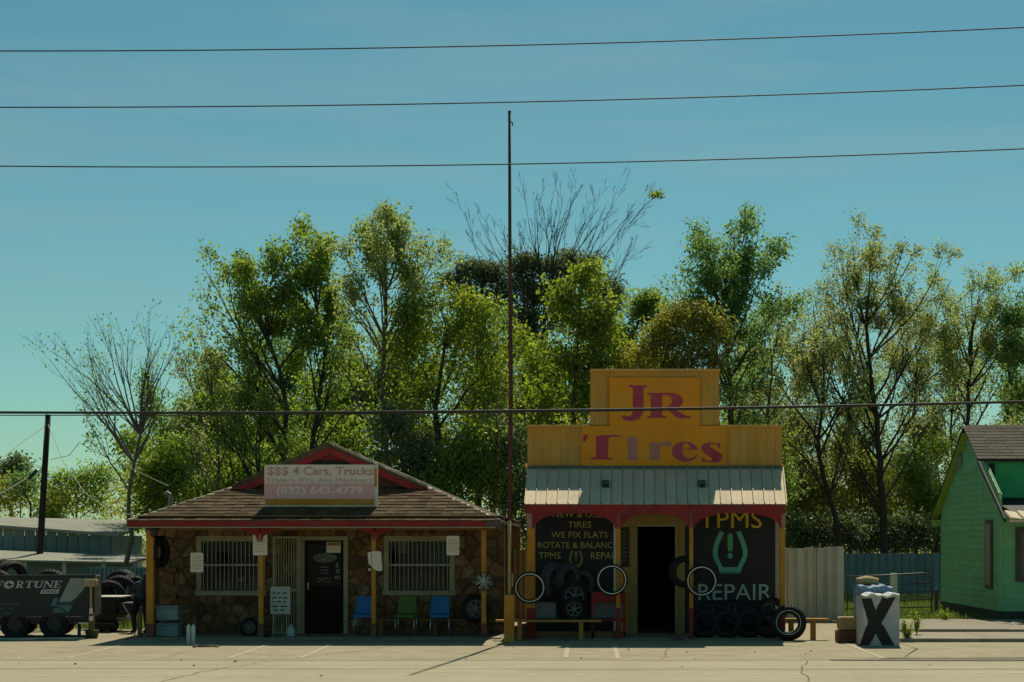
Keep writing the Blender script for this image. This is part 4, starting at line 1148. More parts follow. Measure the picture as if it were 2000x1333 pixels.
for i in range(nrow):                                     # shingle courses on the front slope
    t0, t1 = i / nrow, (i + 1.15) / nrow
    y0_, y1_ = YC + (HRG - YC) * t0 - .02, YC + (HRG - YC) * min(1, t1)
    z0_, z1_ = rake_z(y0_), rake_z(y1_)
    x = OV - (.1 if i % 2 else 0) - .02
    while x < 14.2:
        xe = x + .5
        v = [(max(x, OV - .02) + .004, y0_, z0_ + .016), (xe - .004, y0_, z0_ + .016), (xe - .004, y1_, z1_ + .004), (max(x, OV - .02) + .004, y1_, z1_ + .004)]
        v += [(p[0], p[1] - .008, p[2] + .016) for p in v]
        obj('shingle', MB().add(v, [(3, 2, 1, 0), (4, 5, 6, 7), (0, 1, 5, 4), (1, 2, 6, 5), (2, 3, 7, 6), (3, 0, 4, 7)]), m_hroof, hroof)
        x = xe
obj('ridge_cap', MB().add([(OV + .1, HRG - .12, ZHR - .03), (OV + .1, HRG, ZHR + .045), (OV + .1, HRG + .12, ZHR - .03), (XE, HRG - .12, ZHR - .03), (XE, HRG, ZHR + .045), (XE, HRG + .12, ZHR - .03)], [(0, 1, 4, 3), (1, 2, 5, 4), (0, 2, 1), (3, 4, 5)]), m_hroof, hroof)
dm = obj('dormer_wall', MB().box(HX - .02, XE, YC + .25, YC + .33, 2.95, ZC + .12), m_hgreen, gh)
obj('dormer_post', MB().box(WX(1933, YC), WX(1943, YC), YC + .04, YC + .14, 3.02, ZC - .10), m_hdark, dm)
obj('dormer_panel', MB().box(WX(1944, YC + .2), XE, YC + .215, YC + .245, WZ(972, YC), ZC - .05), m_hgreen2, dm)
obj('lower_roof', shell([((HX + .16, 42.75, 2.67), (XE, 42.75, 2.67), (XE, YC + .24, 3.10), (HX + .16, YC + .24, 3.10))], .05), m_hdark, gh)
ae = obj('eave_awning', MB().box(OV + .1, XE, 42.18, 42.24, 2.46, 2.52), m_galv, gh)
x = OV + .12
while x < 14:
    v = [(x, 42.15, 2.535), (x + .28, 42.15, 2.535), (x + .28, 42.8, 2.71), (x, 42.8, 2.71), (x + .02, 42.15, 2.575), (x + .05, 42.15, 2.575), (x + .05, 42.8, 2.75), (x + .02, 42.8, 2.75)]
    obj('sheet', MB().add(v, [(0, 1, 2, 3), (4, 5, 6, 7), (0, 4, 7, 3), (1, 2, 6, 5), (0, 1, 5, 4)]), m_galv, ae)
    x += .3
# narrow side window and front window, vent, lamp
wy0, wy1 = FOC * HX / (1940 - VX) , FOC * HX / (1927 - VX)
ws = obj('window', MB().box(HX - .05, HX - .013, wy0, wy1, .82, WZ(1016, wy0)), m_hbrown, gh)
obj('pane', MB().box(HX - .056, HX - .051, wy0 + .12, wy1 - .12, .92, WZ(1016, wy0) - .1), M('brown_pane', (0.09, 0.075, 0.066), rough=.3), ws)
wf = obj('window', MB().box(WX(1983, HF), WX(2030, HF), HF - .05, HF - .013, WZ(1137, HF), WZ(1030, HF)), m_hbrown, gh)
obj('pane', MB().box(WX(1993, HF), WX(2020, HF), HF - .056, HF - .051, WZ(1128, HF), WZ(1040, HF)), M('grey_pane', (0.10, 0.11, 0.10), rough=.2), wf)
vy = FOC * HX / (1877 - VX); vz = WZ(902, vy)
obj('gable_vent', MB().lathe([(0, -.06), (.20, -.05), (.22, 0), (.10, .02), (0, .02)], 14, 'x', (HX - .02, vy, vz)), M('vent_cover', (0.20, 0.26, 0.22), rough=.6), gh)
obj('downpipe', MB().box(HX - .035, HX + .03, HF - .035, HF + .03, .3, 2.45), m_hgreen, gh)

# ------------------------------------------------------------------ sheds behind on the left
bz = -1.0
sh = thing('metal_shed', 'long low grey-green metal shed behind the leaning pole', 'building', (-19, 62, bz))
sx0, sx1 = WX(-120, 62), WX(216, 62)
wt0, wt1 = WZ(1020, 62), WZ(1044, 62)
obj('back_wall', MB().box(sx0, sx1, 62.1, 66.5, bz, wt1 - .05), m_shed, sh)
k = 16
for i in range(k):
    a_, b_ = sx0 + (sx1 - sx0) * i / k, sx0 + (sx1 - sx0) * (i + 1) / k
    def ht(x): return wt0 + (wt1 - wt0) * (x - sx0) / (sx1 - sx0)
    v = [(a_ + .01, 62, bz), (b_ - .01, 62, bz), (b_ - .01, 62, ht(b_)), (a_ + .01, 62, ht(a_)), (a_ + .06, 61.96, bz), (a_ + .12, 61.96, bz), (a_ + .12, 61.96, ht(a_) - .02), (a_ + .06, 61.96, ht(a_) - .02)]
    obj('sheet', MB().add(v, [(0, 1, 2, 3), (4, 5, 6, 7), (0, 4, 7, 3), (5, 1, 2, 6)]), m_shed, sh)
obj('roof', shell([((sx0 - .2, 61.6, WZ(1016, 61.6)), (sx1 + .4, 61.6, WZ(1043, 61.6)), (sx1 + .4, 67, WZ(1018, 67)), (sx0 - .2, 67, WZ(1009, 67)))], .10), m_shedroof, sh)
ls = thing('lean_to', 'pale sheet-metal lean-to roof below the grey-green shed wall', 'shed', (-18, 58, bz))
lx0, lx1 = WX(-120, 58), WX(262, 58)
obj('roof', shell([((lx0, 57.2, WZ(1091, 57.2)), (lx1, 57.2, WZ(1098, 57.2)), (lx1, 61.5, WZ(1086, 61.5)), (lx0, 61.5, WZ(1070, 61.5)))], .06), m_shedroof, ls)
obj('wall', MB().box(lx0, lx1, 58.0, 58.1, bz, WZ(1096, 58)), m_shed, ls)
for i in range(5):
    x = lx0 + (lx1 - lx0) * (i + .3) / 5
    obj('post', MB().box(x, x + .12, 57.4, 57.52, bz, WZ(1095, 57.4)), m_fence, ls)

# ------------------------------------------------------------------ fences and gate
def fence(name, label, px0, px1, Y, pytop, mat, panel_px, bz=0.0, tilt=0.0, rib=.03):
    root = thing(name, label, 'fence', (WX((px0 + px1) / 2, Y), Y, bz), 'metal sheet fences')
    n = max(1, round((px1 - px0) / panel_px))
    for i in range(n):
        a_, b_ = WX(px0 + (px1 - px0) * i / n, Y), WX(px0 + (px1 - px0) * (i + 1) / n, Y)
        zt_ = WZ(pytop, Y) + tilt * i + random.uniform(-.012, .012)
        w_ = b_ - a_
        prof = [(0.0, 0), (.03, 0), (.05, rib), (.15, rib), (.17, 0), (.21, 0), (.23, rib * .7), (.27, rib * .7), (.29, 0), (1.0, 0)]
        v, f = [], []
        for (t, h) in prof: v += [(a_ + w_ * t, Y - h, bz), (a_ + w_ * t, Y - h, zt_)]
        for q in range(len(prof) - 1): f.append((2 * q, 2 * q + 2, 2 * q + 3, 2 * q + 1))
        m0 = len(v); v += [(p[0], p[1] + .01, p[2]) for p in v]
        for q in range(len(prof) - 1): f.append((m0 + 2 * q, m0 + 2 * q + 1, m0 + 2 * q + 3, m0 + 2 * q + 2)); f.append((2 * q + 1, 2 * q + 3, m0 + 2 * q + 3, m0 + 2 * q + 1))
        obj('sheet', MB().add(v, f), mat, root)
    for t in (0.02, .5, .98):
        x = WX(px0 + (px1 - px0) * t, Y)
        obj('post', MB().box(x - .04, x + .04, Y + .02, Y + .10, bz, WZ(pytop, Y) - .05), m_wood, root)
    obj('rail', MB().box(WX(px0, Y), WX(px1, Y), Y + .012, Y + .018 + .03, bz + .5, bz + .58), m_wood, root)
    return root
fence('metal_fence', 'pale ribbed metal fence just right of the yellow shop', 1533, 1648, 45.0, 1071, m_fence, 20.5, tilt=.006, rib=.07)
fence('metal_fence', 'dark teal metal fence far behind the tube gate', 1640, 1850, 62.0, 1081, m_fencet, 15)
fence('metal_fence', 'ribbed teal metal fence behind the tire pile at left', 172, 300, 51.0, 1108, m_fencet, 8.5, bz=dip(WX(240, 51), 51), rib=.06)
fence('metal_fence', 'short grey metal fence in the gap between the two shops', 1001, 1034, 46.0, 1074, m_gbox, 11)
GYd = 46.8
tg = thing('tube_gate', 'dark tubular farm gate before the teal fence', 'gate', (WX(1735, GYd), GYd, 0))
def gz(py): return WZ(py, GYd)
fr = [(WX(1650, GYd), GYd, gz(1127)), (WX(1735, GYd), GYd, gz(1124)), (WX(1803, GYd), GYd, gz(1120)), (WX(1813, GYd), GYd, gz(1122)), (WX(1819, GYd), GYd, gz(1131)), (WX(1820, GYd), GYd, gz(1204))]
obj('frame', MB().tube(fr, .022, 8), M('gate_tube', (0.05, 0.062, 0.06), (0.08, .07, .06), rough=.55), tg, True)
for (yl, yr) in ((1145, 1139), (1160, 1155), (1175, 1171), (1190, 1186), (1203, 1199)):
    obj('rail', MB().tube([(WX(1650, GYd), GYd, gz(yl)), (WX(1819, GYd), GYd, gz(yr))], .017, 6), MATS['gate_tube'], tg)
obj('upright', MB().tube([(WX(1654, GYd), GYd - .01, gz(1127)), (WX(1654, GYd), GYd - .01, gz(1204))], .02, 6), MATS['gate_tube'], tg)
def post_thing(label, px, pytop, Y, w, mat):
    x = WX(px, Y)
    return tag(obj('fence_post', MB().bbox(x - w / 2, x + w / 2, Y - w / 2, Y + w / 2, 0, WZ(pytop, Y), .02), mat), label, 'post')
post_thing('pale square post standing behind the wrapped crates', 1746, 1120, 45.5, .17, m_fence)
post_thing('grey wooden post beside the gate latch', 1829, 1150, 46.9, .10, m_barkp)
# ------------------------------------------------------------------ trees and shrubs
lf_mid = leaf_mat('leaf_mid', (0.106, 0.163, 0.020), (0.269, 0.319, 0.048))
lf_bright = leaf_mat('leaf_bright', (0.129, 0.174, 0.016), (0.302, 0.330, 0.045))
lf_pale = leaf_mat('leaf_pale', (0.200, 0.236, 0.053), (0.357, 0.378, 0.105))
lf_dark = leaf_mat('leaf_dark', (0.076, 0.110, 0.034), (0.218, 0.228, 0.080), .45)
lf_olive = leaf_mat('leaf_olive', (0.163, 0.156, 0.021), (0.332, 0.293, 0.044))
lf_sparse = leaf_mat('leaf_sparse', (0.190, 0.205, 0.048), (0.350, 0.345, 0.100))
lf_cool = leaf_mat('leaf_cool', (0.094, 0.163, 0.037), (0.225, 0.300, 0.075))

RB = random.Random(77)
def fan(ends, spread=1.1): return [(None, e, RB.uniform(-spread, spread)) for e in ends]
bare_tree('green_tree', 'big leaning green tree with ragged upper tufts behind the roof sign', 59, (556, 1030), [(556, 900), (560, 800), (545, 720), (520, 660)],
    fan([(380, 556), (400, 540), (425, 575), (450, 545), (478, 540), (510, 488), (500, 530), (440, 610), (470, 590), (520, 580), (560, 570), (425, 650), (440, 690), (470, 670), (480, 720), (510, 640), (550, 620), (580, 600), (450, 740), (600, 640), (500, 760), (590, 700), (420, 720), (540, 560)]),
    m_bark, r_base=.15, r_limb=.055, seed=21, depth=2, leafn=12750, lm=lf_mid, leaf=0.119, kids=(5, 7), spread=.55, scat=.17, leafz=(560, 900))
bare_tree('green_tree', 'second green tree with forked trunks, a tall tuft above the red gable', 59.5, (612, 1030), [(606, 900), (622, 800), (636, 700), (620, 600)],
    fan([(548, 492), (575, 482), (600, 474), (622, 462), (628, 490), (620, 530), (590, 520), (650, 580), (680, 600), (685, 650), (600, 590), (640, 620), (690, 700), (665, 680), (620, 660), (690, 760), (660, 740), (580, 640), (650, 800), (590, 760), (700, 820)]),
    m_bark, r_base=.13, r_limb=.05, seed=22, depth=2, leafn=10125, lm=lf_mid, leaf=0.122, kids=(5, 7), spread=.55, scat=.17, leafz=(540, 860))
bare_tree('pale_tree', 'tall airy pale yellow-green tree left of the tall pole', 58.5, (752, 1030), [(754, 880), (748, 740), (754, 620), (752, 520), (762, 460)],
    fan([(772, 420), (745, 425), (720, 440), (695, 450), (798, 440), (815, 470), (850, 490), (835, 520), (686, 490), (688, 530), (725, 470), (760, 440), (790, 500), (710, 510), (735, 500), (680, 590), (690, 640), (810, 560), (850, 520), (700, 560), (770, 540), (670, 560), (680, 700), (820, 620), (700, 760), (800, 680)]),
    m_barkp, r_base=.12, r_limb=.042, seed=31, depth=2, leafn=10875, lm=lf_pale, leaf=0.111, kids=(5, 7), spread=.50, scat=.15, leafz=(490, 720))
bare_tree('tall_green_tree', 'tall bushy green tree standing right behind the shop sign', 60, (1432, 1030), [(1430, 850), (1425, 740), (1418, 650), (1415, 590)],
    fan([(1320, 545), (1345, 505), (1375, 480), (1410, 462), (1440, 455), (1470, 462), (1498, 465), (1500, 500), (1515, 550), (1515, 590), (1370, 530), (1420, 500), (1460, 510), (1330, 580), (1400, 540), (1450, 550), (1490, 590), (1380, 580), (1500, 630), (1340, 620), (1440, 600), (1480, 660), (1470, 720), (1400, 640), (1450, 760), (1390, 720)]),
    m_bark, r_base=.14, r_limb=.05, seed=101, depth=2, leafn=15750, lm=lf_cool, leaf=0.115, kids=(5, 7), spread=.55, scat=.18, leafz=(560, 840))
bare_tree('thin_grey_tree', 'thin twiggy tree with few leaves right of the shop sign', 64, (1500, 1060), [(1496, 900), (1502, 780), (1508, 700)],
    fan([(1480, 600), (1510, 600), (1540, 590), (1560, 640), (1460, 650), (1450, 700), (1570, 700), (1470, 760), (1550, 760), (1580, 780), (1450, 800), (1530, 660), (1490, 680)]),
    m_barkp, r_base=.10, r_limb=.035, seed=111, depth=3, leafn=3150, lm=lf_sparse, leaf=0.097, kids=(4, 6), spread=.5)
bare_tree('forked_tree', 'dark forked trunk leaning behind the pale metal fence', 63.5, (1645, 1090), [(1632, 1010), (1608, 930), (1598, 860), (1606, 800)],
    fan([(1540, 720), (1560, 660), (1600, 640), (1640, 660), (1680, 700), (1560, 780), (1540, 830), (1690, 780), (1650, 740), (1590, 700), (1680, 850), (1550, 900), (1620, 690)]),
    m_bark, r_base=.14, r_limb=.05, seed=121, depth=3, leafn=3600, lm=lf_sparse, leaf=0.115, kids=(4, 6), spread=.55)
bare_tree('spring_tree', 'big sparse tree with thick trunk and thin spring leaves at right', 65, (1732, 1100), [(1724, 980), (1714, 860), (1706, 780), (1698, 700), (1692, 640)],
    fan([(1655, 475), (1700, 485), (1750, 470), (1790, 500), (1830, 520), (1850, 560), (1620, 520), (1580, 545), (1545, 560), (1545, 610), (1600, 590), (1660, 540), (1720, 530), (1770, 550), (1810, 590), (1845, 630), (1560, 660), (1600, 650), (1650, 610), (1740, 600), (1790, 640), (1835, 690), (1555, 720), (1610, 710), (1830, 750), (1780, 700), (1600, 780), (1800, 790), (1580, 850), (1840, 830), (1690, 560), (1630, 690)], 2.0),
    m_bark, r_base=.17, r_limb=.05, seed=131, depth=3, leafn=19500, lm=lf_sparse, leaf=0.102, kids=(4, 6), spread=.55, scat=.14, leafz=(640, 960))
bare_tree('spring_tree', 'sparse green-leaved tree rising behind the green house roof', 66.5, (1890, 1060), [(1888, 900), (1892, 800), (1896, 720)],
    fan([(1860, 560), (1890, 540), (1920, 550), (1950, 560), (1850, 620), (1840, 680), (1980, 600), (1900, 590), (1930, 610), (1970, 660), (1860, 700), (1940, 680), (1850, 760), (1980, 730), (1960, 780), (1910, 650), (1870, 640)]),
    m_bark, r_base=.14, r_limb=.05, seed=141, depth=3, leafn=10500, lm=lf_pale, leaf=0.101, kids=(4, 6), spread=.55, scat=.15)
bare_tree('grey_twig_tree', 'greyish twiggy tree with thin foliage left of the big green tree', 60, (425, 1030), [(425, 880), (420, 800), (412, 750)],
    fan([(360, 690), (385, 680), (410, 690), (440, 700), (345, 740), (470, 740), (360, 800), (350, 850), (470, 800), (400, 720), (440, 770)]),
    m_barkp, r_base=.10, r_limb=.035, seed=161, depth=3, leafn=3900, lm=lf_sparse, leaf=0.088, kids=(4, 6), spread=.5)
bare_tree('spreading_tree', 'low spreading dark-limbed tree just above the left roof slope', 57.5, (508, 1030), [(506, 930), (500, 890)],
    fan([(430, 810), (460, 790), (490, 780), (530, 790), (560, 820), (410, 850), (440, 830), (570, 850), (510, 810)]),
    m_bark, r_base=.11, r_limb=.045, seed=162, depth=3, leafn=3800, lm=lf_mid, leaf=.09, kids=(4, 6), spread=.55)
bare_tree('bare_tree', 'slender leafless tree fanning up behind the leaning pole', 52, (250, 1030), [(252, 960), (262, 905), (274, 850)],
    fan([(310, 800), (345, 700), (328, 630), (262, 640), (225, 650), (175, 632), (130, 640), (115, 650), (180, 740), (285, 625), (160, 790), (120, 700), (350, 650), (200, 690), (240, 630), (300, 640), (135, 680), (240, 700), (330, 760), (100, 660), (305, 700), (210, 640)], .8),
    m_barkp, r_base=.10, r_limb=.032, seed=3, depth=2, leafn=1125, lm=lf_cool, leaf=0.088, kids=(4, 6), spread=.36, leafz=(1000, 760), lk=.93)
tree('round_green_tree', 'broad dense yellow-green tree left of the tall rusty pole', 58, [(862, 1000), (858, 880), (850, 800), (862, 720), (872, 640)],
    [(880, 590, 60, 32, 34), (940, 620, 42, 40, 26), (810, 620, 46, 36, 26), (860, 660, 80, 40, 42), (950, 690, 40, 50, 28), (800, 700, 44, 50, 26), (880, 740, 90, 44, 40), (960, 770, 40, 50, 22), (830, 800, 60, 40, 16), (920, 830, 70, 40, 18)],
    lf_bright, m_bark, per=50, leaf=0.117, crad=0.59, r_base=.16, seed=41, twigs=2)
tree('dark_evergreen_tree', 'dark olive evergreen with a lumpy top left of the tall pole', 74, [(935, 1000), (935, 800), (940, 650), (940, 560)],
    [(890, 545, 28, 22, 20), (930, 530, 32, 20, 22), (965, 545, 30, 30, 22), (915, 515, 18, 12, 10), (930, 580, 60, 34, 30), (985, 600, 34, 50, 24), (930, 650, 60, 50, 26), (940, 740, 60, 50, 24)], lf_dark, m_bark, per=62, leaf=0.130, crad=0.47, r_base=.20, seed=51, twigs=1)
tree('dark_evergreen_tree', 'tall dark evergreen directly behind the tall rusty pole', 75, [(1052, 1000), (1050, 800), (1045, 650), (1040, 560)],
    [(1020, 520, 24, 24, 20), (1045, 515, 20, 14, 12), (1035, 560, 40, 44, 32), (1080, 540, 34, 30, 24), (1050, 630, 60, 60, 40), (1040, 720, 60, 60, 30), (1090, 600, 40, 50, 24), (1060, 800, 60, 60, 24), (1020, 660, 40, 60, 22)], lf_dark, m_bark, per=64, leaf=0.129, crad=0.47, r_base=.22, seed=52, twigs=1)
tree('dark_evergreen_tree', 'dark evergreen with rounded lobes right of the tall pole', 76, [(1165, 1000), (1165, 800), (1160, 650), (1150, 560)],
    [(1110, 510, 30, 16, 18), (1145, 515, 26, 16, 14), (1130, 550, 50, 36, 28), (1190, 560, 28, 34, 24), (1205, 590, 20, 26, 12), (1175, 630, 44, 60, 30), (1150, 720, 60, 60, 26), (1190, 690, 40, 60, 20)], lf_dark, m_bark, per=62, leaf=0.129, crad=0.46, r_base=.22, seed=53, twigs=1)
dead = bare_tree('dead_tree', 'tall leafless tree with fans of bare branches above the evergreens', 72.5, (1065, 1030), [(1062, 800), (1060, 690), (1064, 600)],
    fan([(872, 410), (900, 395), (940, 405), (968, 430), (985, 440), (1000, 365), (1020, 362), (1045, 375), (1065, 362), (1088, 372), (1118, 358), (1140, 352), (1165, 362), (1180, 395), (1215, 372), (1240, 352), (1268, 345), (1292, 382), (1280, 470), (1285, 500), (1250, 540), (905, 440), (1200, 440)], 1.2),
    m_bark, r_base=.16, r_limb=.034, seed=61, depth=3, kids=(3, 5), spread=.36, up=.02, jit=.06, rmin=.006, lk=.90)
_rg = np.random.default_rng(62)
_c = np.array(W(1284, 379, 72.5)) - np.array([ORG[dead].x, ORG[dead].y, ORG[dead].z])
_P = _c + _rg.normal(size=(150, 3)) * np.array([.16, .10, .07]) + np.repeat(_rg.normal(size=(6, 3)) * .06, 25, 0)
_V, _t = leaves(_P, .12, _rg.uniform(0, 1, 150), _rg)
link('leaf_tuft', quads_mesh('leaf_tuft', _V, _t), lf_bright, dead)
_m = MB().tube([_c + np.array([-1.1, 0, -1.2]), _c + np.array([-.5, .03, -.45]), _c], [.02, .014, .008], 5)
link('tuft_branch', mesh_of(_m, 'tuft_branch', True), m_bark, dead)
tree('yellow_green_tree', 'loose yellow-green tree between the tall pole and the shop sign', 57.5, [(1128, 1000), (1126, 900), (1118, 800), (1128, 700), (1132, 600)],
    [(1132, 548, 26, 26, 16), (1110, 590, 34, 34, 20), (1160, 600, 36, 40, 22), (1130, 650, 56, 40, 26), (1180, 670, 30, 44, 16), (1085, 690, 36, 44, 18), (1140, 720, 60, 40, 24), (1070, 770, 40, 44, 18), (1120, 790, 60, 40, 18), (1050, 830, 36, 40, 12), (1040, 900, 30, 40, 10), (1075, 880, 30, 40, 10)],
    lf_bright, m_bark, per=50, leaf=0.147, crad=0.49, r_base=.11, seed=71, twigs=3)
tree('small_green_tree', 'small fresh-green tree showing between two larger crowns', 66, [(1255, 1000), (1252, 800), (1255, 680)],
    [(1270, 585, 30, 20, 18), (1245, 610, 34, 30, 22), (1225, 650, 34, 36, 22), (1290, 620, 30, 30, 18), (1250, 690, 60, 40, 20)], lf_mid, m_bark, per=60, leaf=0.118, crad=0.45, r_base=.12, seed=81, twigs=1)
tree('olive_tree', 'rounded olive-yellow tree directly above the shop sign', 57, [(1305, 1000), (1305, 850), (1300, 740), (1325, 690)],
    [(1335, 625, 60, 24, 36), (1290, 650, 44, 30, 26), (1385, 650, 34, 40, 28), (1250, 690, 48, 30, 24), (1330, 690, 80, 40, 46), (1400, 720, 20, 44, 16), (1220, 720, 30, 26, 12), (1290, 735, 90, 30, 34), (1230, 780, 60, 40, 18)],
    lf_olive, m_bark, per=66, leaf=0.093, crad=0.45, r_base=.12, seed=91, twigs=2)
tree('dense_green_tree', 'dense green tree cut off by the right edge above the house', 66, [(2040, 1040), (2035, 850), (2030, 700)],
    [(1985, 620, 24, 34, 14), (2020, 610, 40, 40, 18), (1985, 690, 26, 50, 18), (2030, 700, 60, 60, 24), (1990, 770, 30, 40, 16), (2030, 790, 60, 40, 16)], lf_cool, m_bark, per=62, leaf=0.125, crad=0.50, r_base=.18, seed=151, twigs=2)
tree('dark_far_tree', 'small dark round-topped tree at the far left edge', 92, [(22, 1000), (22, 940)], [(25, 905, 22, 24, 22), (10, 930, 26, 30, 16), (38, 940, 16, 30, 12)], lf_dark, m_bark, per=55, leaf=0.165, crad=0.47, r_base=.14, seed=171, twigs=1)

def shrub(label, Y, px, clumps, lm, seed, per=52, leaf=.12, crad=.5):
    tree('shrub', label, Y, [(px, 1030), (px, 985)], clumps, lm, m_bark, per=per, leaf=leaf, crad=crad, r_base=.05, seed=seed, twigs=2, cat='shrub', group='understory shrubs')
shrub('olive shrub thicket at the far left above the metal shed', 74, 40, [(20, 975, 50, 40, 34), (90, 975, 50, 40, 34)], lf_olive, 201)
shrub('feathery green shrub just right of the leaning pole', 73, 150, [(140, 945, 50, 44, 34), (190, 950, 40, 50, 30), (120, 985, 50, 30, 22)], lf_mid, 202)
shrub('pale green sapling foliage left of the leaning pole', 70, 60, [(60, 925, 24, 40, 12), (40, 960, 30, 30, 12)], lf_cool, 203, per=40)
shrub('bright yellow-green shrub behind the roof left corner', 55, 300, [(290, 930, 40, 44, 34), (340, 920, 44, 40, 34), (310, 985, 60, 34, 30)], lf_bright, 204)
shrub('green shrub rising above the roof between bare trees', 62, 370, [(270, 860, 40, 40, 20), (340, 860, 40, 36, 22), (390, 900, 40, 40, 28), (400, 960, 50, 40, 28)], lf_mid, 205)
shrub('dull green shrub mass left of the roof sign', 63, 480, [(450, 920, 50, 40, 34), (510, 900, 40, 40, 26), (470, 965, 60, 34, 28)], lf_mid, 206)
shrub('shaded shrub behind the red gable peak', 62, 640, [(600, 880, 50, 34, 26), (660, 850, 50, 40, 28), (700, 900, 40, 40, 26), (720, 830, 40, 40, 18)], lf_mid, 207, per=42)
shrub('dark leafy shrub right of the red gable', 55.5, 800, [(780, 870, 50, 40, 30), (840, 900, 50, 44, 34), (790, 940, 50, 40, 28), (770, 800, 40, 40, 16)], lf_dark, 208)
shrub('leafy shrub between the gable and the tall pole', 55, 910, [(900, 900, 50, 44, 34), (950, 930, 44, 50, 32), (880, 970, 60, 40, 28), (940, 850, 40, 40, 18)], lf_mid, 209)
shrub('dark shrub behind the gap between the shops', 55.5, 1000, [(1000, 900, 40, 50, 28), (1010, 970, 40, 40, 28), (980, 830, 40, 40, 20), (1010, 1030, 30, 40, 18)], lf_dark, 210)
shrub('yellowish shrub behind the upper shop sign', 62, 1190, [(1190, 800, 50, 44, 30), (1130, 850, 50, 40, 26), (1240, 820, 50, 40, 22)], lf_olive, 211)
shrub('green shrub behind the right end of the shop sign', 63, 1470, [(1440, 840, 40, 50, 24), (1490, 860, 44, 60, 26), (1520, 940, 30, 50, 22)], lf_mid, 212)
shrub('shaded olive thicket behind the pale metal fence', 68, 1570, [(1560, 960, 44, 50, 34), (1620, 980, 44, 44, 30), (1570, 1040, 50, 40, 30), (1540, 880, 30, 40, 14)], lf_olive, 213)
shrub('brownish thicket behind the thick right trunk', 69, 1690, [(1680, 930, 50, 44, 32), (1740, 960, 50, 44, 32), (1690, 1010, 60, 40, 32), (1640, 900, 30, 40, 14)], lf_olive, 214)
shrub('sunlit thicket beside the green house gable', 69.5, 1790, [(1790, 930, 40, 44, 30), (1820, 980, 40, 50, 30), (1770, 1030, 60, 34, 30), (1810, 880, 40, 30, 14)], lf_mid, 215)

shrub('dense low thicket just above the pale metal fence', 66, 1590, [(1560, 1040, 40, 34, 34), (1610, 1030, 40, 40, 34), (1650, 1045, 34, 34, 26)], lf_dark, 216)
shrub('dense low thicket just above the teal metal fence', 67, 1750, [(1690, 1045, 40, 34, 32), (1740, 1035, 40, 40, 34), (1790, 1040, 40, 36, 32), (1830, 1040, 30, 36, 24)], lf_dark, 217)
# second row of lower trees that closes the wood behind the shops
def low(label, Y, px, clumps, lm, seed, per=48, bark=None, r=.10, leaf=.125, twigs=3):
    tree('woodland_tree', label, Y, [(px, 1030), (px + 3, 930), (px - 4, 860)], clumps, lm, bark or m_bark, per=per, leaf=leaf, crad=.52, r_base=r, seed=seed, twigs=twigs, group='lower woodland trees')
low('low woodland tree left of the big green tree trunk', 67, 470, [(440, 850, 50, 50, 30), (500, 820, 50, 60, 30), (470, 760, 40, 40, 16), (430, 910, 50, 40, 24)], lf_mid, 401, per=42)
low('low woodland tree filling the gap below the big green crown', 66.5, 580, [(560, 840, 50, 50, 26), (620, 860, 50, 50, 28), (600, 780, 60, 40, 22), (540, 910, 50, 40, 22)], lf_mid, 402, per=55)
low('low woodland tree right of the red gable top', 66, 705, [(680, 830, 44, 60, 28), (730, 800, 44, 60, 28), (700, 730, 44, 40, 18), (720, 890, 50, 40, 24), (760, 860, 40, 50, 20)], lf_mid, 403, per=44)
low('bright low tree under the round green crown', 66, 865, [(830, 850, 50, 40, 26), (890, 860, 50, 50, 30), (940, 880, 44, 50, 28), (860, 920, 60, 40, 26)], lf_bright, 404, per=48)
low('shaded low tree just left of the tall pole base', 67.5, 960, [(960, 800, 50, 60, 34), (980, 880, 50, 50, 30), (940, 740, 44, 40, 20), (1000, 950, 40, 50, 24)], lf_dark, 405, per=55)
low('sunlit low tree just left of the shop false front', 65.5, 1040, [(1030, 850, 30, 60, 26), (1060, 790, 40, 50, 26), (1020, 940, 26, 50, 20), (1080, 860, 40, 50, 22)], lf_bright, 406, per=48)
low('green low tree behind the shop sign left step', 66, 1110, [(1110, 780, 40, 50, 28), (1150, 820, 40, 50, 24), (1090, 720, 36, 40, 18), (1120, 870, 50, 40, 20)], lf_mid, 407)
low('dark low tree behind the right step of the shop sign', 67, 1450, [(1430, 790, 36, 60, 26), (1470, 830, 40, 60, 26), (1500, 900, 40, 60, 24)], lf_cool, 408)
low('thin low tree with yellowish leaves above the pale fence', 70, 1560, [(1550, 900, 40, 60, 24), (1590, 850, 40, 50, 18), (1570, 970, 50, 50, 26), (1610, 930, 40, 50, 18)], lf_sparse, 409, per=55, twigs=7)
low('thin low tree between the two thick right trunks', 71, 1680, [(1660, 900, 40, 60, 22), (1690, 850, 40, 50, 16), (1650, 980, 50, 50, 26), (1700, 960, 40, 60, 22)], lf_olive, 410, per=55, twigs=7)
low('thin low tree nearest to the green house roof', 72, 1790, [(1780, 890, 44, 60, 22), (1830, 860, 44, 50, 18), (1760, 960, 44, 60, 26), (1800, 820, 50, 40, 12)], lf_sparse, 411, per=50, twigs=8)
low('leafy low tree behind the left bare tree', 66, 330, [(310, 870, 44, 50, 26), (360, 850, 44, 60, 26), (390, 800, 36, 50, 14), (280, 930, 44, 40, 22)], lf_mid, 412, per=42)

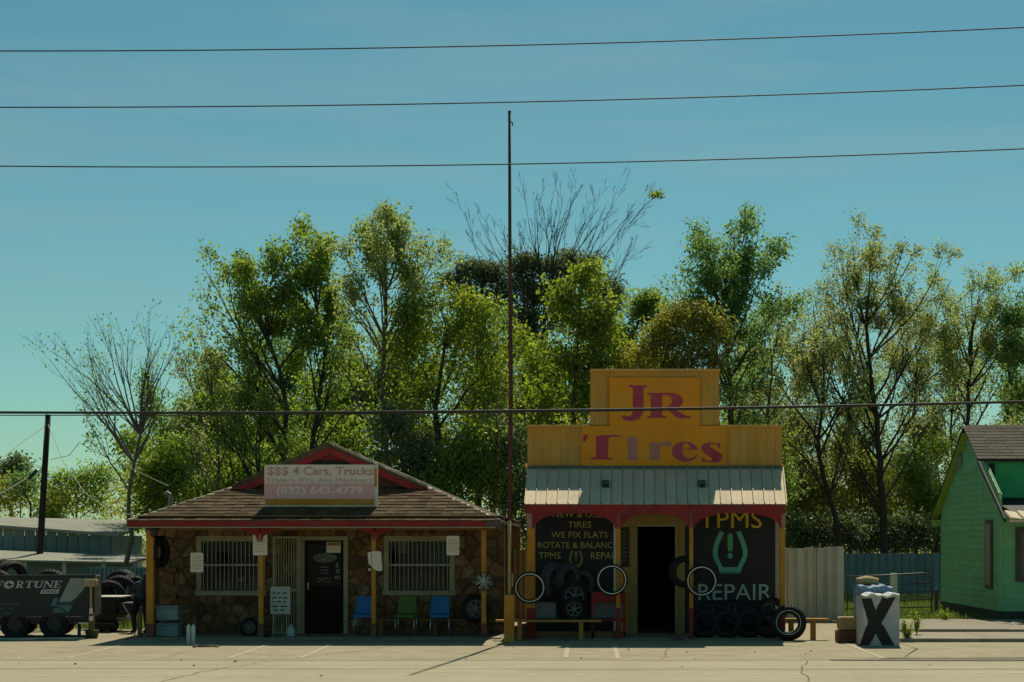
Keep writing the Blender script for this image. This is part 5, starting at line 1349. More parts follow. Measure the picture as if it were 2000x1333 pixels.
low('yellow-green fill tree between the pale tree and the round tree', 69, 800, [(790, 760, 44, 60, 30), (830, 720, 40, 50, 22), (770, 690, 34, 40, 14), (810, 840, 50, 50, 26)], lf_bright, 421)
low('soft green fill tree above the red gable peak', 70, 655, [(640, 770, 50, 50, 26), (690, 790, 44, 60, 26), (660, 710, 40, 40, 14), (640, 850, 60, 40, 24)], lf_mid, 422)
low('soft green fill tree between the two left green trunks', 71, 520, [(500, 780, 50, 60, 28), (550, 810, 50, 50, 26), (450, 800, 44, 50, 20), (520, 880, 60, 40, 26)], lf_mid, 423)
low('pale green fill tree over the left roof slope', 72, 400, [(390, 840, 50, 50, 28), (340, 880, 50, 40, 24), (430, 890, 50, 50, 26), (380, 940, 60, 30, 22)], lf_cool, 424)
low('deep green fill tree behind the tall pole', 72, 985, [(980, 760, 50, 60, 30), (1010, 700, 40, 50, 22), (960, 850, 60, 50, 28), (1020, 820, 50, 60, 26)], lf_mid, 425)
low('olive fill tree between the sign and the thin grey tree', 72, 1490, [(1480, 800, 44, 60, 26), (1520, 850, 44, 60, 28), (1460, 730, 34, 50, 16), (1540, 930, 50, 60, 28)], lf_olive, 426)
low('olive fill tree low behind the forked trunk', 76, 1610, [(1600, 910, 54, 50, 30), (1650, 930, 54, 50, 30), (1620, 1000, 70, 50, 36), (1560, 980, 50, 60, 30)], lf_olive, 427)
low('olive fill tree low behind the thick trunk', 77, 1730, [(1720, 920, 54, 50, 30), (1770, 950, 54, 50, 30), (1730, 1010, 70, 50, 36), (1800, 1010, 50, 50, 30)], lf_mid, 428)
low('pale fill tree left of the green house ridge', 78, 1830, [(1820, 930, 44, 60, 30), (1850, 870, 44, 50, 20), (1810, 1010, 50, 50, 30), (1870, 940, 40, 60, 24)], lf_sparse, 429)

def thicket(label, Y, px, box, n, lm, leafn, seed, bark=None, leaf=.105, depth=2, kids=(5, 7), scat=.2, r=.09):
    """a slim woodland tree whose limb ends fill an oval of the frame"""
    x0, x1, y0, y1 = box; rr = random.Random(seed); ends = []
    while len(ends) < n:
        u, v = rr.uniform(-1, 1), rr.uniform(-1, 1)
        if u * u + v * v < 1: ends.append(((x0 + x1) / 2 + u * (x1 - x0) / 2, (y0 + y1) / 2 + v * (y1 - y0) / 2))
    bare_tree('woodland_tree', label, Y, (px, 1040), [(px + 4, 930), (px - 3, 840), ((x0 + x1) / 2, (y0 + y1) / 2 + 10)],
        [(None, e, rr.uniform(-1.0, 1.0)) for e in ends], bark or m_bark, r_base=r, r_limb=.035, seed=seed, depth=depth, leafn=leafn, lm=lm, leaf=leaf, kids=kids, spread=.6, scat=scat, group='lower woodland trees')
thicket('slim woodland tree filling the gap left of the pale tree', 68, 690, (630, 760, 620, 860), 18, lf_mid, 10000, 501)
thicket('slim woodland tree filling the gap right of the pale tree', 69, 800, (750, 850, 600, 820), 18, lf_bright, 10000, 502)
thicket('slim woodland tree between the big green tree and the bare tree', 68, 440, (380, 500, 660, 900), 18, lf_mid, 10000, 503)
thicket('slim woodland tree under the ragged upper tufts', 70, 560, (500, 620, 640, 880), 18, lf_cool, 10000, 504)
thicket('slim woodland tree close left of the tall rusty pole', 70, 955, (900, 1010, 600, 860), 18, lf_mid, 11000, 505)
thicket('slim woodland tree close right of the tall rusty pole', 66, 1050, (1005, 1100, 620, 900), 18, lf_bright, 10000, 506)
thicket('slim woodland tree between the loose tree and the olive tree', 68, 1215, (1170, 1280, 620, 820), 16, lf_mid, 9000, 507)
thicket('slim woodland tree right of the shop sign top', 69, 1470, (1410, 1530, 620, 880), 18, lf_cool, 9000, 508)
thicket('slim pale woodland tree left of the forked trunk', 72, 1555, (1500, 1620, 600, 900), 20, lf_sparse, 9000, 509, depth=3, kids=(4, 5), leaf=.09)
thicket('slim pale woodland tree between forked and thick trunks', 73, 1660, (1600, 1720, 620, 920), 20, lf_pale, 9500, 510, depth=3, kids=(4, 5), leaf=.09)
thicket('slim pale woodland tree right of the thick trunk', 73, 1785, (1730, 1850, 580, 900), 20, lf_sparse, 9500, 511, depth=3, kids=(4, 5), leaf=.09)
thicket('slim pale woodland tree above the green house ridge', 74, 1860, (1810, 1930, 600, 860), 18, lf_pale, 9000, 512, depth=3, kids=(4, 5), leaf=.09)
thicket('slim green woodland tree by the right frame edge', 75, 1960, (1920, 2030, 620, 860), 18, lf_cool, 9000, 513)
thicket('slim twiggy tree behind the left bare tree', 66, 330, (260, 400, 720, 940), 16, lf_cool, 7000, 514, bark=m_barkp)

# far wood that reads as one mass
rng = np.random.default_rng(301)
n = 70000
X = rng.uniform(-46, 38, n); Yw = rng.uniform(84, 96, n)
h = 5.0 + 1.0 * np.sin(X * .55) + .7 * np.sin(X * 1.3 + 1) + rng.normal(size=n) * .25
h = np.where(X < WX(130, 88), h * .45 + .6, h)
Z = -1.0 + (h + 1.0) * rng.uniform(0, 1, n) ** .7
V, t = leaves(np.stack([X, Yw, Z], 1), .17, .5 * (np.sin(X * 2.1) * .5 + .5) + .5 * rng.uniform(0, 1, n), rng)
wd = link('far_wood', quads_mesh('far_wood', V, t), lf_olive)
wd['kind'] = 'stuff'; wd['label'] = 'distant mass of dull green woodland behind the trees'

def grass(name, label, pts, hgt, seed, wid=.012):
    rng = np.random.default_rng(seed)
    P = np.array(pts); n = len(P)
    ang = rng.uniform(0, 2 * np.pi, n); h = hgt * rng.uniform(.4, 1.25, n)
    s = np.stack([np.cos(ang), np.sin(ang), np.zeros(n)], 1) * wid
    lean = rng.normal(size=(n, 3)) * .32 * h[:, None]; lean[:, 2] = 0
    tip = P + lean + np.stack([np.zeros(n), np.zeros(n), h], 1)
    V = np.stack([P - s, P + s, tip + s * .25, tip - s * .25], 1).reshape(-1, 3)
    o = link(name, quads_mesh(name, V, rng.uniform(0, 1, n)), m_grass); o['kind'] = 'stuff'; o['label'] = label
    return o
rng = np.random.default_rng(5)
grass('grass', 'rough green grass behind the tube gate', np.stack([rng.uniform(6.8, 13, 16000), rng.uniform(43.3, 61, 16000), np.full(16000, -.01)], 1), .20, 1)
gp_ = np.stack([rng.uniform(-13, -9.3, 5000), rng.uniform(40.4, 46.5, 5000), np.full(5000, -.01)], 1)
grass('grass', 'strip of green grass behind the person at left', gp_, .16, 2)
def weed(label, x, y, z, h, n, seed, spread=.25):
    rng = np.random.default_rng(seed)
    root = thing('weed', label, 'weed', (x, y, z), 'shrubs and weeds')
    mb = MB(); pts = []
    for i in range(n):
        a = rng.uniform(0, 2 * math.pi); l = h * rng.uniform(.5, 1.1)
        e = np.array([math.cos(a) * spread * rng.uniform(.2, 1), math.sin(a) * spread * rng.uniform(.2, 1), l])
        mid = e * .5 + np.array([0, 0, .08 * l])
        mb.tube([(0, 0, 0), mid, e], [.006, .005, .003], 4, caps=False)
        for t in np.linspace(.25, 1, 16): pts.append(e * t + rng.normal(size=3) * .03)
    link('stem', mesh_of(mb, 'stem'), m_grass and MATS['bark'], root)
    P = np.array(pts); V, t = leaves(P, .055, rng.uniform(0, 1, len(P)), rng, -.2, .4)
    link('foliage', quads_mesh('foliage', V, t), lf_bright, root)
weed('bushy green weed beside the white wrapped crate', WX(1770, 36.0), 35.9, 0, .42, 26, 1, .16)
weed('taller wispy weed behind the white wrapped crate', WX(1790, 37.2), 37.2, .08, .5, 16, 2, .14)
weed('low weed at the foot of the green house', WX(1845, 42.6), 42.6, .13, .22, 16, 3, .25)
# ------------------------------------------------------------------ poles and wires
PX, PYd = WX(995, 35.75), 35.75
fp = thing('tall_pole', 'very tall thin rusty pole between the two shops', 'pole', (PX, PYd, 0))
obj('shaft', MB().tube([(PX, PYd, 2.45), (PX + .03, PYd, 5.0), (PX + .01, PYd, 7.8), (PX, PYd, WZ(222, PYd))], [.042, .045, .036, .028], 10), m_rust, fp, True)
obj('lower_shaft', MB().tube([(PX, PYd, .9), (PX, PYd, 2.46)], .034, 10), m_polew, fp, True)
obj('base_box', MB().bbox(PX - .105, PX + .10, PYd - .10, PYd + .10, 0, .95, .012), m_yellow, fp)
obj('finial', MB().lathe([(0, .07), (.03, .05), (.035, .02), (.02, 0), (0, 0)], 10, 'z', (PX, PYd, WZ(222, PYd))), m_rust, fp)
obj('pulley', MB().tube([(PX + .02, PYd, WZ(238, PYd)), (PX + .06, PYd, WZ(240, PYd)), (PX + .06, PYd, WZ(246, PYd))], .014, 6), m_rust, fp)
obj('cleat', MB().box(PX + .045, PX + .07, PYd - .05, PYd - .02, 1.12, 1.38), m_cream, fp)
Yp = 60.5
ut = thing('utility_pole', 'dark wooden utility pole leaning over the metal shed at left', 'utility pole', (WX(74, Yp), Yp, -1))
obj('shaft', MB().tube([(WX(74, Yp), Yp, -1.1), (WX(78, Yp), Yp, WZ(1080, Yp)), (WX(86, Yp), Yp, WZ(940, Yp)), (WX(94, Yp), Yp, WZ(810, Yp))], [.13, .12, .105, .095], 12), m_utpole, ut, True)
obj('insulator', MB().tube([(WX(88, Yp), Yp - .12, WZ(862, Yp)), (WX(92, Yp), Yp - .12, WZ(818, Yp))], .02, 6), m_cream, ut)
obj('splice_box', MB().tube([(WX(60, Yp), Yp - .2, WZ(936, Yp)), (WX(76, Yp), Yp - .2, WZ(919, Yp))], .06, 8), m_bmetal, ut)
def wire(label, Y, pts, r, mat=m_wire, name='overhead_wire'):
    """catenary-like curve through three frame points, carried on past the frame"""
    A = np.array([[p[0] ** 2, p[0], 1] for p in pts], float); k = np.linalg.solve(A, np.array([p[1] for p in pts], float))
    P = [tuple(W(x, k[0] * x * x + k[1] * x + k[2], Y)) for x in np.linspace(-500, 2500, 41)]
    return tag(obj(name, MB().tube(P, r, 6, caps=False), mat, None, True), label, 'wire', 'overhead wires')
wire('topmost thin power wire across the sky', 29, [(0, 100), (1000, 89), (2000, 54)], .0105)
wire('second thin power wire, just above the pole top', 29, [(0, 210), (1000, 200), (2000, 167)], .0105)
wire('third thin power wire, crossing the tall pole', 29, [(0, 325), (1000, 321), (2000, 291)], .0105)
wire('thick telephone cable crossing low before the trees', 32, [(0, 806), (1000, 803), (2000, 785)], .026)
wire('thin support strand just under the thick cable at left', 32, [(0, 811.5), (700, 809), (2000, 786.5)], .010)
def drop(label, pts, r=.012, mat=None):
    return tag(obj('service_wire', MB().tube([tuple(W(*p)) for p in pts], r, 5, caps=False), mat or m_cream), label, 'wire', 'service wires')
drop('pale service wire running left from the leaning pole', [(90, 832, 60.3), (45, 862, 58), (0, 900, 56), (-80, 960, 53)])
drop('dark cable sagging left of the leaning pole', [(80, 918, 60.3), (40, 942, 58), (0, 966, 56), (-60, 1000, 54)], .016, m_wire)
drop('pale service wire sagging right to the shop roof corner', [(94, 830, 60.3), (125, 905, 56), (165, 962, 52), (210, 996, 47), (258, 1006, 40)])
drop('twig-crossed wire running right through the bare tree', [(100, 898, 60.3), (135, 890, 58), (155, 865, 57), (200, 890, 54), (255, 915, 50), (330, 950, 44)], .011)

# ------------------------------------------------------------------ tires
def tire_proto(label, R=.33, r=.20, w=.20, ring=None, rw=.011, rim=None, mat=None, group='tires', spokes=5, rimmat=None):
    """tire standing upright, axle along Y, base at origin"""
    mat = mat or m_rubber
    root = thing('tire', label, 'tire', (0, 0, 0), group)
    h = w / 2
    prof = [(r, -h * .62), (r + .02, -h * .82), (R * .80 + r * .2, -h), (R - .035, -h * .95), (R - .012, -h * .8), (R, -h * .6), (R, -h * .32), (R - .008, -h * .28), (R, -h * .24), (R, h * .24), (R - .008, h * .28), (R, h * .32), (R, h * .6), (R - .012, h * .8), (R - .035, h * .95), (R * .8 + r * .2, h), (r + .02, h * .82), (r, h * .62), (r + .03, h * .5), (R - .03, h * .6), (R - .03, -h * .6), (r + .03, -h * .5)]
    link('casing', mesh_of(MB().lathe(prof, 40, 'y', (0, 0, R), closed=True), 'casing', True), mat, root)
    lug = MB()
    for i in range(36):
        t = 2 * math.pi * i / 36
        for s in (-1, 1):
            c_, s_ = math.cos(t), math.sin(t)
            ux, uz = -s_ * .018, c_ * .018
            y0, y1 = s * h * .34, s * h * .78
            p = lambda rr, yy, k: (c_ * rr + ux * k, yy, R + s_ * rr + uz * k)
            lug.add([p(R - .006, y0, -1), p(R - .006, y1, -.4), p(R - .006, y1, .8), p(R - .006, y0, .6), p(R + .004, y0, -.9), p(R + .001, y1, -.4), p(R + .001, y1, .8), p(R + .004, y0, .6)],
                    [(4, 5, 6, 7), (0, 1, 5, 4), (1, 2, 6, 5), (2, 3, 7, 6), (3, 0, 4, 7)])
    link('tread', mesh_of(lug, 'tread'), mat, root)['kind'] = 'stuff'
    if ring:
        link('whitewall', mesh_of(MB().lathe([(ring - rw, -h - .004), (ring - rw * .8, -h - .014), (ring + rw * .8, -h - .014), (ring + rw, -h - .004), (ring + rw, -h * .7), (ring - rw, -h * .7)], 48, 'y', (0, 0, R), closed=True), 'whitewall', True), m_white, root)
    if rim:
        rm = rimmat or m_alloy
        rr = link('rim', mesh_of(MB().lathe([(rim, -h * .7), (rim - .012, -h * .72), (rim - .03, -h * .2), (rim - .03, h * .5), (rim, h * .6)], 32, 'y', (0, 0, R)), 'rim', True), rm, root)
        for i in range(spokes):
            t = 2 * math.pi * i / spokes + .3
            for q in (-.10, .10):
                a0, a1 = t + q * .4, t + q
                d0 = np.array([math.cos(a0), 0, math.sin(a0)]); d1 = np.array([math.cos(a1), 0, math.sin(a1)])
                m_ = MB().tube([tuple(d0 * .035 + np.array([0, -h * .45, R])), tuple(d1 * (rim - .02) + np.array([0, -h * .55, R]))], [.014, .011], 6)
                s_ = link('spoke', mesh_of(m_, 'spoke'), rm, rr)
        link('hub', mesh_of(MB().lathe([(0, -h * .62), (.045, -h * .6), (.06, -h * .4), (.06, -h * .2)], 16, 'y', (0, 0, R)), 'hub'), rm, rr)
    return root
def put(root, px, py, Y, label, rot=(0, 0, 0), first=False, R=.33, scale=1.0):
    """stand a tire so that its centre is seen at px, py at depth Y"""
    c0 = W(px, py, Y)
    e = Matrix.Rotation(rot[2], 3, 'Z') @ Matrix.Rotation(rot[1], 3, 'Y') @ Matrix.Rotation(rot[0], 3, 'X')
    loc = c0 - e @ Vector((0, 0, R * scale))
    if first:
        root.location = loc; root.rotation_euler = rot; root['label'] = label; root.scale = (scale,) * 3
        return root
    return dup(root, loc, rot, label, scale)
ww = tire_proto('whitewall', .325, .245, .17, ring=.282)
put(ww, 1035, 1148, 36.35, 'whitewall tire hung on the left yellow post of the tire shop', first=True, R=.325)
put(ww, 1195, 1133, 36.45, 'whitewall tire hung above the red rack', R=.325)
put(ww, 1370, 1135, 36.45, 'whitewall tire hung on the post right of the dark doorway', R=.325)
bw = tire_proto('mounted', .36, .19, .22, ring=.245, rw=.006)
put(bw, 1540, 1217, 36.2, 'big black tire leaning at the right porch post', rot=(-.12, 0, -.10), first=True, R=.36)
pt = tire_proto('plain tire', .33, .20, .20)
put(pt, 1337, 1117, 37.0, 'plain black tire hung inside the dark doorway edge', rot=(0, 0, .3), first=True, R=.33)
put(pt, 311, 1078, 37.2, 'black tire hung edge-on under the left porch lantern', rot=(0, 0, 1.35), R=.33)
at_ = tire_proto('rimmed', .31, .20, .19, rim=.215, rimmat=m_dalloy, spokes=5)
for k, (px, py, Y, lb) in enumerate(((1392, 1202, 37.6, 'leftmost of the dark-rimmed tires under the REPAIR mural'), (1436, 1200, 37.55, 'dark-rimmed tire under the letter A of the mural'), (1474, 1203, 37.6, 'dark-rimmed tire under the last letters of the mural'), (1508, 1196, 37.5, 'dark-rimmed tire beside the right porch post'))):
    put(at_, px, py, Y, lb, rot=(-.25, 0, 0), first=(k == 0), R=.31)
for k, (px, lb) in enumerate(((1375, 'black tire on the floor beside the third yellow post'), (1420, 'second black tire from the left along the right wall floor'), (1462, 'third black tire from the left along the right wall floor'), (1503, 'black tire on the floor behind the big leaning one'))):
    put(pt, px, 1219, 36.9, lb, rot=(-.1, 0, random.uniform(-.2, .2)), R=.33, scale=.92)
gt_ = tire_proto('grey', .36, .21, .19, mat=m_rubberg)
put(gt_, 1078, 1132, 37.5, 'grey tire leaning on the lettered black wall', rot=(.10, -.12, 1.1), first=True, R=.36)
put(gt_, 1108, 1133, 37.7, 'second grey tire leaning right of its twin', rot=(.05, .42, .95), R=.36)
put(gt_, 1136, 1140, 38.0, 'half-hidden grey tire behind the hub wheel', rot=(0, .2, .5), R=.36, scale=.8)
hw = tire_proto('hub wheel', .33, .19, .20, rim=.20, spokes=6, rimmat=m_gbox)
put(hw, 1122, 1165, 37.2, 'dark wheel with grey hub in the middle of the left porch bay', first=True, R=.33)
put(hw, 1121, 1190, 36.95, 'dark wheel standing on the bench below its twin', R=.33, scale=.75)
put(hw, 928, 1190, 37.5, 'dark wheel leaning on the stone wall by the right bench end', rot=(-.2, 0, 0), R=.33, scale=.9)
put(hw, 487, 1226, 37.6, 'small dark wheel on the porch floor under the left window', rot=(-.2, 0, .2), R=.33, scale=.62)
# bare alloy rim on the post
rimt = thing('alloy_rim', 'bright many-spoked alloy rim fixed to the right porch post', 'wheel rim', (WX(945, 36.75), 36.75, WZ(1136, 36.75)))
link('ring', mesh_of(MB().lathe([(.19, -.05), (.178, -.055), (.172, -.02), (.172, .06), (.19, .06)], 32, 'y', (0, 0, 0), closed=True), 'ring', True), m_dalloy, rimt)
for i in range(14):
    t = 2 * math.pi * (i + (.14 if i % 2 else -.14)) / 14
    link('spoke', mesh_of(MB().tube([(math.cos(t) * .03, -.05, math.sin(t) * .03), (math.cos(t) * .178, -.06, math.sin(t) * .178)], [.011, .009], 5), 'spoke'), m_alloy, rimt)
link('hub', mesh_of(MB().lathe([(0, -.075), (.035, -.07), (.045, -.04), (.045, .0)], 16, 'y', (0, 0, 0)), 'hub', True), m_alloy, rimt)
# tire pile at left
lt = tire_proto('pile tire', .40, .25, .26)
big = [(233, 1159, 42.0, 1.05, (0, 0, .25), 'upright tire with a pale hollow behind the yellow-topped post'), (238, 1148, 43.6, 1.1, (0, 0, -.3), 'tallest upright tire in the left pile'), (258, 1156, 43.0, 1.0, (0, 0, .9), 'tire turned sideways beside the person'), (212, 1166, 41.0, .95, (0, 0, .5), 'front tire of the left pile above the black cart'),
       (97, 1152, 40.5, 1.15, (0, 0, .15), 'tire arching up behind the trailer banner'), (22, 1132, 41.5, 1.1, (0, 0, 1.0), 'dark tire rising above the trailer top at far left'), (-10, 1150, 40.8, 1.1, (0, 0, .2), 'tire cut off by the left frame edge')]
for k, (px, py, Y, sc, rot, lb) in enumerate(big):
    put(lt, px, py, Y, lb, rot=rot, first=(k == 0), R=.40, scale=sc)

# ------------------------------------------------------------------ porch things
def chair_proto(label, mat):
    root = thing('chair', label, 'chair', (0, 0, 0), 'plastic porch chairs')
    v, f = [], []
    nx, nz = 6, 5
    for j in range(nz + 1):
        for i in range(nx + 1):
            u = i / nx - .5; t = j / nz
            ww_ = .40 * (1 - .12 * t * t)
            v.append((u * ww_, .20 + .05 * t - .12 * (2 * u) ** 2 * .35, .46 + t * .36))
    for j in range(nz):
        for i in range(nx):
            a_ = j * (nx + 1) + i; f.append((a_, a_ + 1, a_ + nx + 2, a_ + nx + 1))
    m0 = len(v); v += [(p[0], p[1] + .012, p[2]) for p in v]; f += [tuple(m0 + q for q in reversed(ff_)) for ff_ in list(f)]
    bk = link('backrest', mesh_of(MB().add(v, f), 'backrest', True), mat, root)
    link('seat', mesh_of(MB().bbox(-.205, .205, -.21, .19, .425, .455, .012).bbox(-.205, .205, -.235, -.205, .385, .45, .01), 'seat', False), mat, root)
    for sx in (-1, 1):
        link('leg', mesh_of(MB().tube([(sx * .19, -.19, .43), (sx * .20, -.21, 0)], .010, 8), 'leg', True), m_chrome, root)
        link('leg', mesh_of(MB().tube([(sx * .19, .17, .43), (sx * .20, .24, 0)], .010, 8), 'leg', True), m_chrome, root)
        link('back_support', mesh_of(MB().tube([(sx * .17, .16, .43), (sx * .17, .20, .47), (sx * .165, .25, .76)], .009, 8), 'back_support', True), m_chrome, root)
    return root
c1 = chair_proto('chair', m_blue)
c1.location = (WX(711, 37.5), 37.5, .036); c1['label'] = 'blue plastic chair right beside the office door'
dup(c1, (WX(859, 37.5), 37.5, .036), (0, 0, .06), 'blue plastic chair under the right barred window')
c2 = chair_proto('chair', m_green); c2.location = (WX(793, 37.5), 37.5, .036); c2.rotation_euler = (0, 0, -.05); c2['label'] = 'green plastic chair between the two blue ones'

def bench(label, px0, px1, Y, zt_, legs, mat, d=.26, group='wooden benches'):
    root = thing('bench', label, 'bench', (WX((px0 + px1) / 2, Y), Y, 0), group)
    for k in range(2):
        y0 = Y - d / 2 + k * d / 2
        obj('plank', MB().bbox(WX(px0, Y), WX(px1, Y), y0 + .004, y0 + d / 2 - .004, zt_ - .045, zt_, .006), mat, root)
    for px in legs:
        x = WX(px, Y)
        obj('leg', MB().bbox(x - .045, x + .045, Y - d / 2 + .02, Y - d / 2 + .07, 0.0, zt_ - .046, .005), mat, root)
        obj('leg', MB().bbox(x - .045, x + .045, Y + d / 2 - .07, Y + d / 2 - .02, 0.0, zt_ - .046, .005), mat, root)
    return root
bench('long wooden bench in the left bay below the tires', 968, 1175, 36.45, .42, (1015, 1135), m_bench)
bench('short yellow-brown bench in the sun right of the tire shop', 1530, 1618, 36.62, .44, (1545, 1588), m_bench)
bench('dark wooden bench behind the plastic chairs', 735, 960, 37.85, .38, (745, 850, 945), m_wood)
tag(obj('step_board', MB().bbox(WX(1012, 36.85), WX(1222, 36.85), 36.80, 36.98, .031, .16, .01), m_wood), 'low dark timber step under the left tire-shop bay', 'step')

def plate(label, x0, x1, y0, y1, Y, hang=True, tilt=0.0):
    cx, cz = (WX(x0, Y) + WX(x1, Y)) / 2, WZ(y1, Y)
    root = thing('parking_sign', label, 'sign', (cx, Y, cz), 'small white parking signs')
    w_, h_ = WX(x1, Y) - WX(x0, Y), WZ(y0, Y) - WZ(y1, Y)
    r_ = .025
    pts = []
    for (sx, sz, a0) in ((1, 1, 0), (-1, 1, 90), (-1, -1, 180), (1, -1, 270)):
        for q in range(4):
            a_ = math.radians(a0 + 30 * q); pts.append((sx * (w_ / 2 - r_) + r_ * math.cos(a_), h_ / 2 + sz * (h_ / 2 - r_) + r_ * math.sin(a_)))
    pl = link('plate', mesh_of(MB().prism(pts, -.004, .004), 'plate'), m_paper, root)
    for i in range(7):
        zz = h_ * (.16 + .105 * i); ln_ = w_ * (.30 + .08 * ((i * 5) % 3))
        link('print_line', mesh_of(MB().box(-ln_, ln_, -.0065, -.0045, zz, zz + h_ * .045), 'print_line'), m_paperp, pl)
    if hang:
        for s in (-1, 1):
            link('wire', mesh_of(MB().tube([(s * w_ * .35, 0, h_ - .01), (s * w_ * .35, 0, 2.30 - cz)], .002, 4), 'wire'), m_wire, root)
    root.rotation_euler = (0, tilt, 0)
    return root
plate('small white sign hanging left of the left barred window', 372, 397, 1080, 1118, 36.95)
plate('small white sign fixed high on the second porch post', 494, 522, 1044, 1085, 36.80, False)
plate('small white sign hanging at the right barred window corner', 872, 897, 1047, 1085, 36.95)
# broken sign on the third post
Yb = 36.82
br = thing('broken_sign', 'cracked two-piece white sign with a missing corner on the third post', 'sign', (WX(732, Yb), Yb, WZ(1116, Yb)))
def pz(pts): return [(WX(a_, Yb), WZ(b_, Yb)) for a_, b_ in pts]
obj('plate', MB().prism(pz([(726, 1077), (742, 1077), (744, 1079), (747, 1114), (744, 1116), (735, 1115), (727, 1109)]), Yb - .004, Yb + .004), m_paper, br)
obj('plate', MB().prism(pz([(718, 1080), (725, 1078), (726, 1107), (720, 1102)]), Yb - .006, Yb + .002), m_paper, br)
obj('shard', MB().prism(pz([(720, 1111), (724, 1110), (723, 1116), (719, 1115)]), Yb - .004, Yb + .004), m_paper, br)
# board on a stand
Yd = 37.1
bdn = thing('notice_easel', 'pale handwritten board on a thin stand left of the office door', 'sign', (WX(547, Yd), Yd, .036))
fcb = obj('board', MB().bbox(WX(528, Yd), WX(567, Yd), Yd - .01, Yd + .01, WZ(1200, Yd), WZ(1146, Yd), .004), M('pale_board', (0.42, 0.47, 0.41), (0.36, 0.41, 0.36), rough=.7), bdn)
for (y, segs) in ((1158, ((532, 538), (541, 547), (552, 560))), (1167, ((531, 540), (544, 550), (553, 562))), (1175, ((532, 536), (540, 549), (553, 558))), (1184, ((531, 545), (548, 561))), (1191, ((535, 543), (547, 556)))):
    for (a_, b_) in segs:
        obj('pen_mark', MB().prism([(WX(a_, Yd), WZ(y, Yd)), (WX(b_, Yd), WZ(y - 1, Yd)), (WX(b_, Yd), WZ(y + 1.2, Yd)), (WX((a_ + b_) / 2, Yd), WZ(y + 2.4, Yd)), (WX(a_, Yd), WZ(y + 2, Yd))], Yd - .0125, Yd - .0105), m_bmetal, fcb)
for s in (-1, 1):
    obj('leg', MB().tube([(WX(547, Yd) + s * .13, Yd + .02, WZ(1200, Yd) + .1), (WX(547, Yd) + s * .15, Yd - .05, .04)], .012, 6), m_cream, bdn)
obj('back_leg', MB().tube([(WX(547, Yd), Yd + .03, WZ(1180, Yd)), (WX(547, Yd), Yd + .30, .04)], .012, 6), m_cream, bdn)
tag(obj('sand_bag', MB().bbox(WX(512, 37), WX(530, 37), 36.9, 37.15, .036, .19, .06), m_bmetal), 'lumpy black weight bag at the foot of the second porch post', 'bag')
tag(obj('plastic_jug', MB().lathe([(0, 0), (.085, .0), (.09, .03), (.085, .16), (.03, .21), (.03, .24), (0, .24)], 14, 'z', (WX(568, 37.3), 37.3, .036)), m_cyl, None, True), 'pale plastic jug beside the office door gate', 'jug')
# pale boxes at left
for k, (y0, y1, lb) in enumerate(((1183, 1211, 'upper of the two pale blue storage boxes by the left porch post'), (1217, 1243, 'lower of the two pale blue storage boxes by the left porch post'))):
    Yx = 37.3
    bx_ = thing('storage_box', lb, 'box', (WX(330, Yx), Yx, WZ(y1, Yx)), 'stacked storage boxes')
    obj('body', MB().bbox(WX(309, Yx), WX(351, Yx), Yx - .2, Yx + .2, WZ(y1, Yx), WZ(y0 + 4, Yx), .015), m_box, bx_)
    obj('lid', MB().bbox(WX(307.5, Yx), WX(352.5, Yx), Yx - .215, Yx + .215, WZ(y0 + 4, Yx) + .001, WZ(y0, Yx), .012), m_box, bx_)
tag(obj('wooden_pallet_rack', MB().box(WX(306, 37.6), WX(309, 37.6), 37.3, 37.7, .036, 1.5).box(WX(345, 37.8), WX(348, 37.8), 37.75, 37.85, .036, 1.5).box(WX(306, 37.8), WX(348, 37.8), 37.75, 37.8, .80, .88).box(WX(306, 37.8), WX(348, 37.8), 37.75, 37.8, 1.38, 1.46), m_wood), 'brown wooden rack frame behind the pale boxes', 'rack')
# twin cylinders
tw = thing('gas_cylinder', 'pair of slim white gas cylinders at the sunlit porch edge', 'gas cylinder', (WX(373, 34.95), 34.95, .006))
for s in (-1, 1):
    cb = obj('bottle', MB().lathe([(0, 0), (.036, 0), (.042, .012), (.042, .32), (.036, .36), (.018, .385), (.012, .40), (0, .40)], 14, 'z', (WX(373, 34.95) + s * .046, 34.95, .006)), m_cyl, tw, True)
    obj('valve', MB().bbox(WX(373, 34.95) + s * .046 - .016, WX(373, 34.95) + s * .046 + .016, 34.93, 34.97, .407, .45, .004), m_pot, cb)
obj('handle', MB().tube([(WX(373, 34.95) - .046, 34.95, .44), (WX(373, 34.95), 34.95, .49), (WX(373, 34.95) + .046, 34.95, .44)], .008, 6), m_pot, tw)
hp = []
for i in range(90):
    t = i / 89 * 2 * math.pi * 2.6; rr = .20 + .02 * math.sin(i * .7)
    hp.append((WX(405, 34.2) + rr * math.cos(t) * 1.15, 34.05 + rr * math.sin(t) * .9, .022 + .014 * (i / 90)))
tag(obj('air_hose', MB().tube(hp, .011, 6), m_hose, None, True), 'coiled brown air hose on the sunlit lot by the gas cylinders', 'hose')
tag(obj('air_hose', MB().tube([(WX(250, 36.6), 36.4, .02), (WX(262, 36.9), 36.9, .06), (WX(268, 37.2), 37.2, .30), (WX(272, 37.4), 37.3, .5)], .010, 6), m_wire, None, True), 'dark hose drooping from the yellow stand to the ground', 'hose')
tag(obj('short_post', MB().bbox(WX(269, 36.9), WX(277, 36.9), 36.86, 36.94, 0, WZ(1196, 36.9), .006), m_wood), 'short wooden post stub just left of the first porch post', 'post')
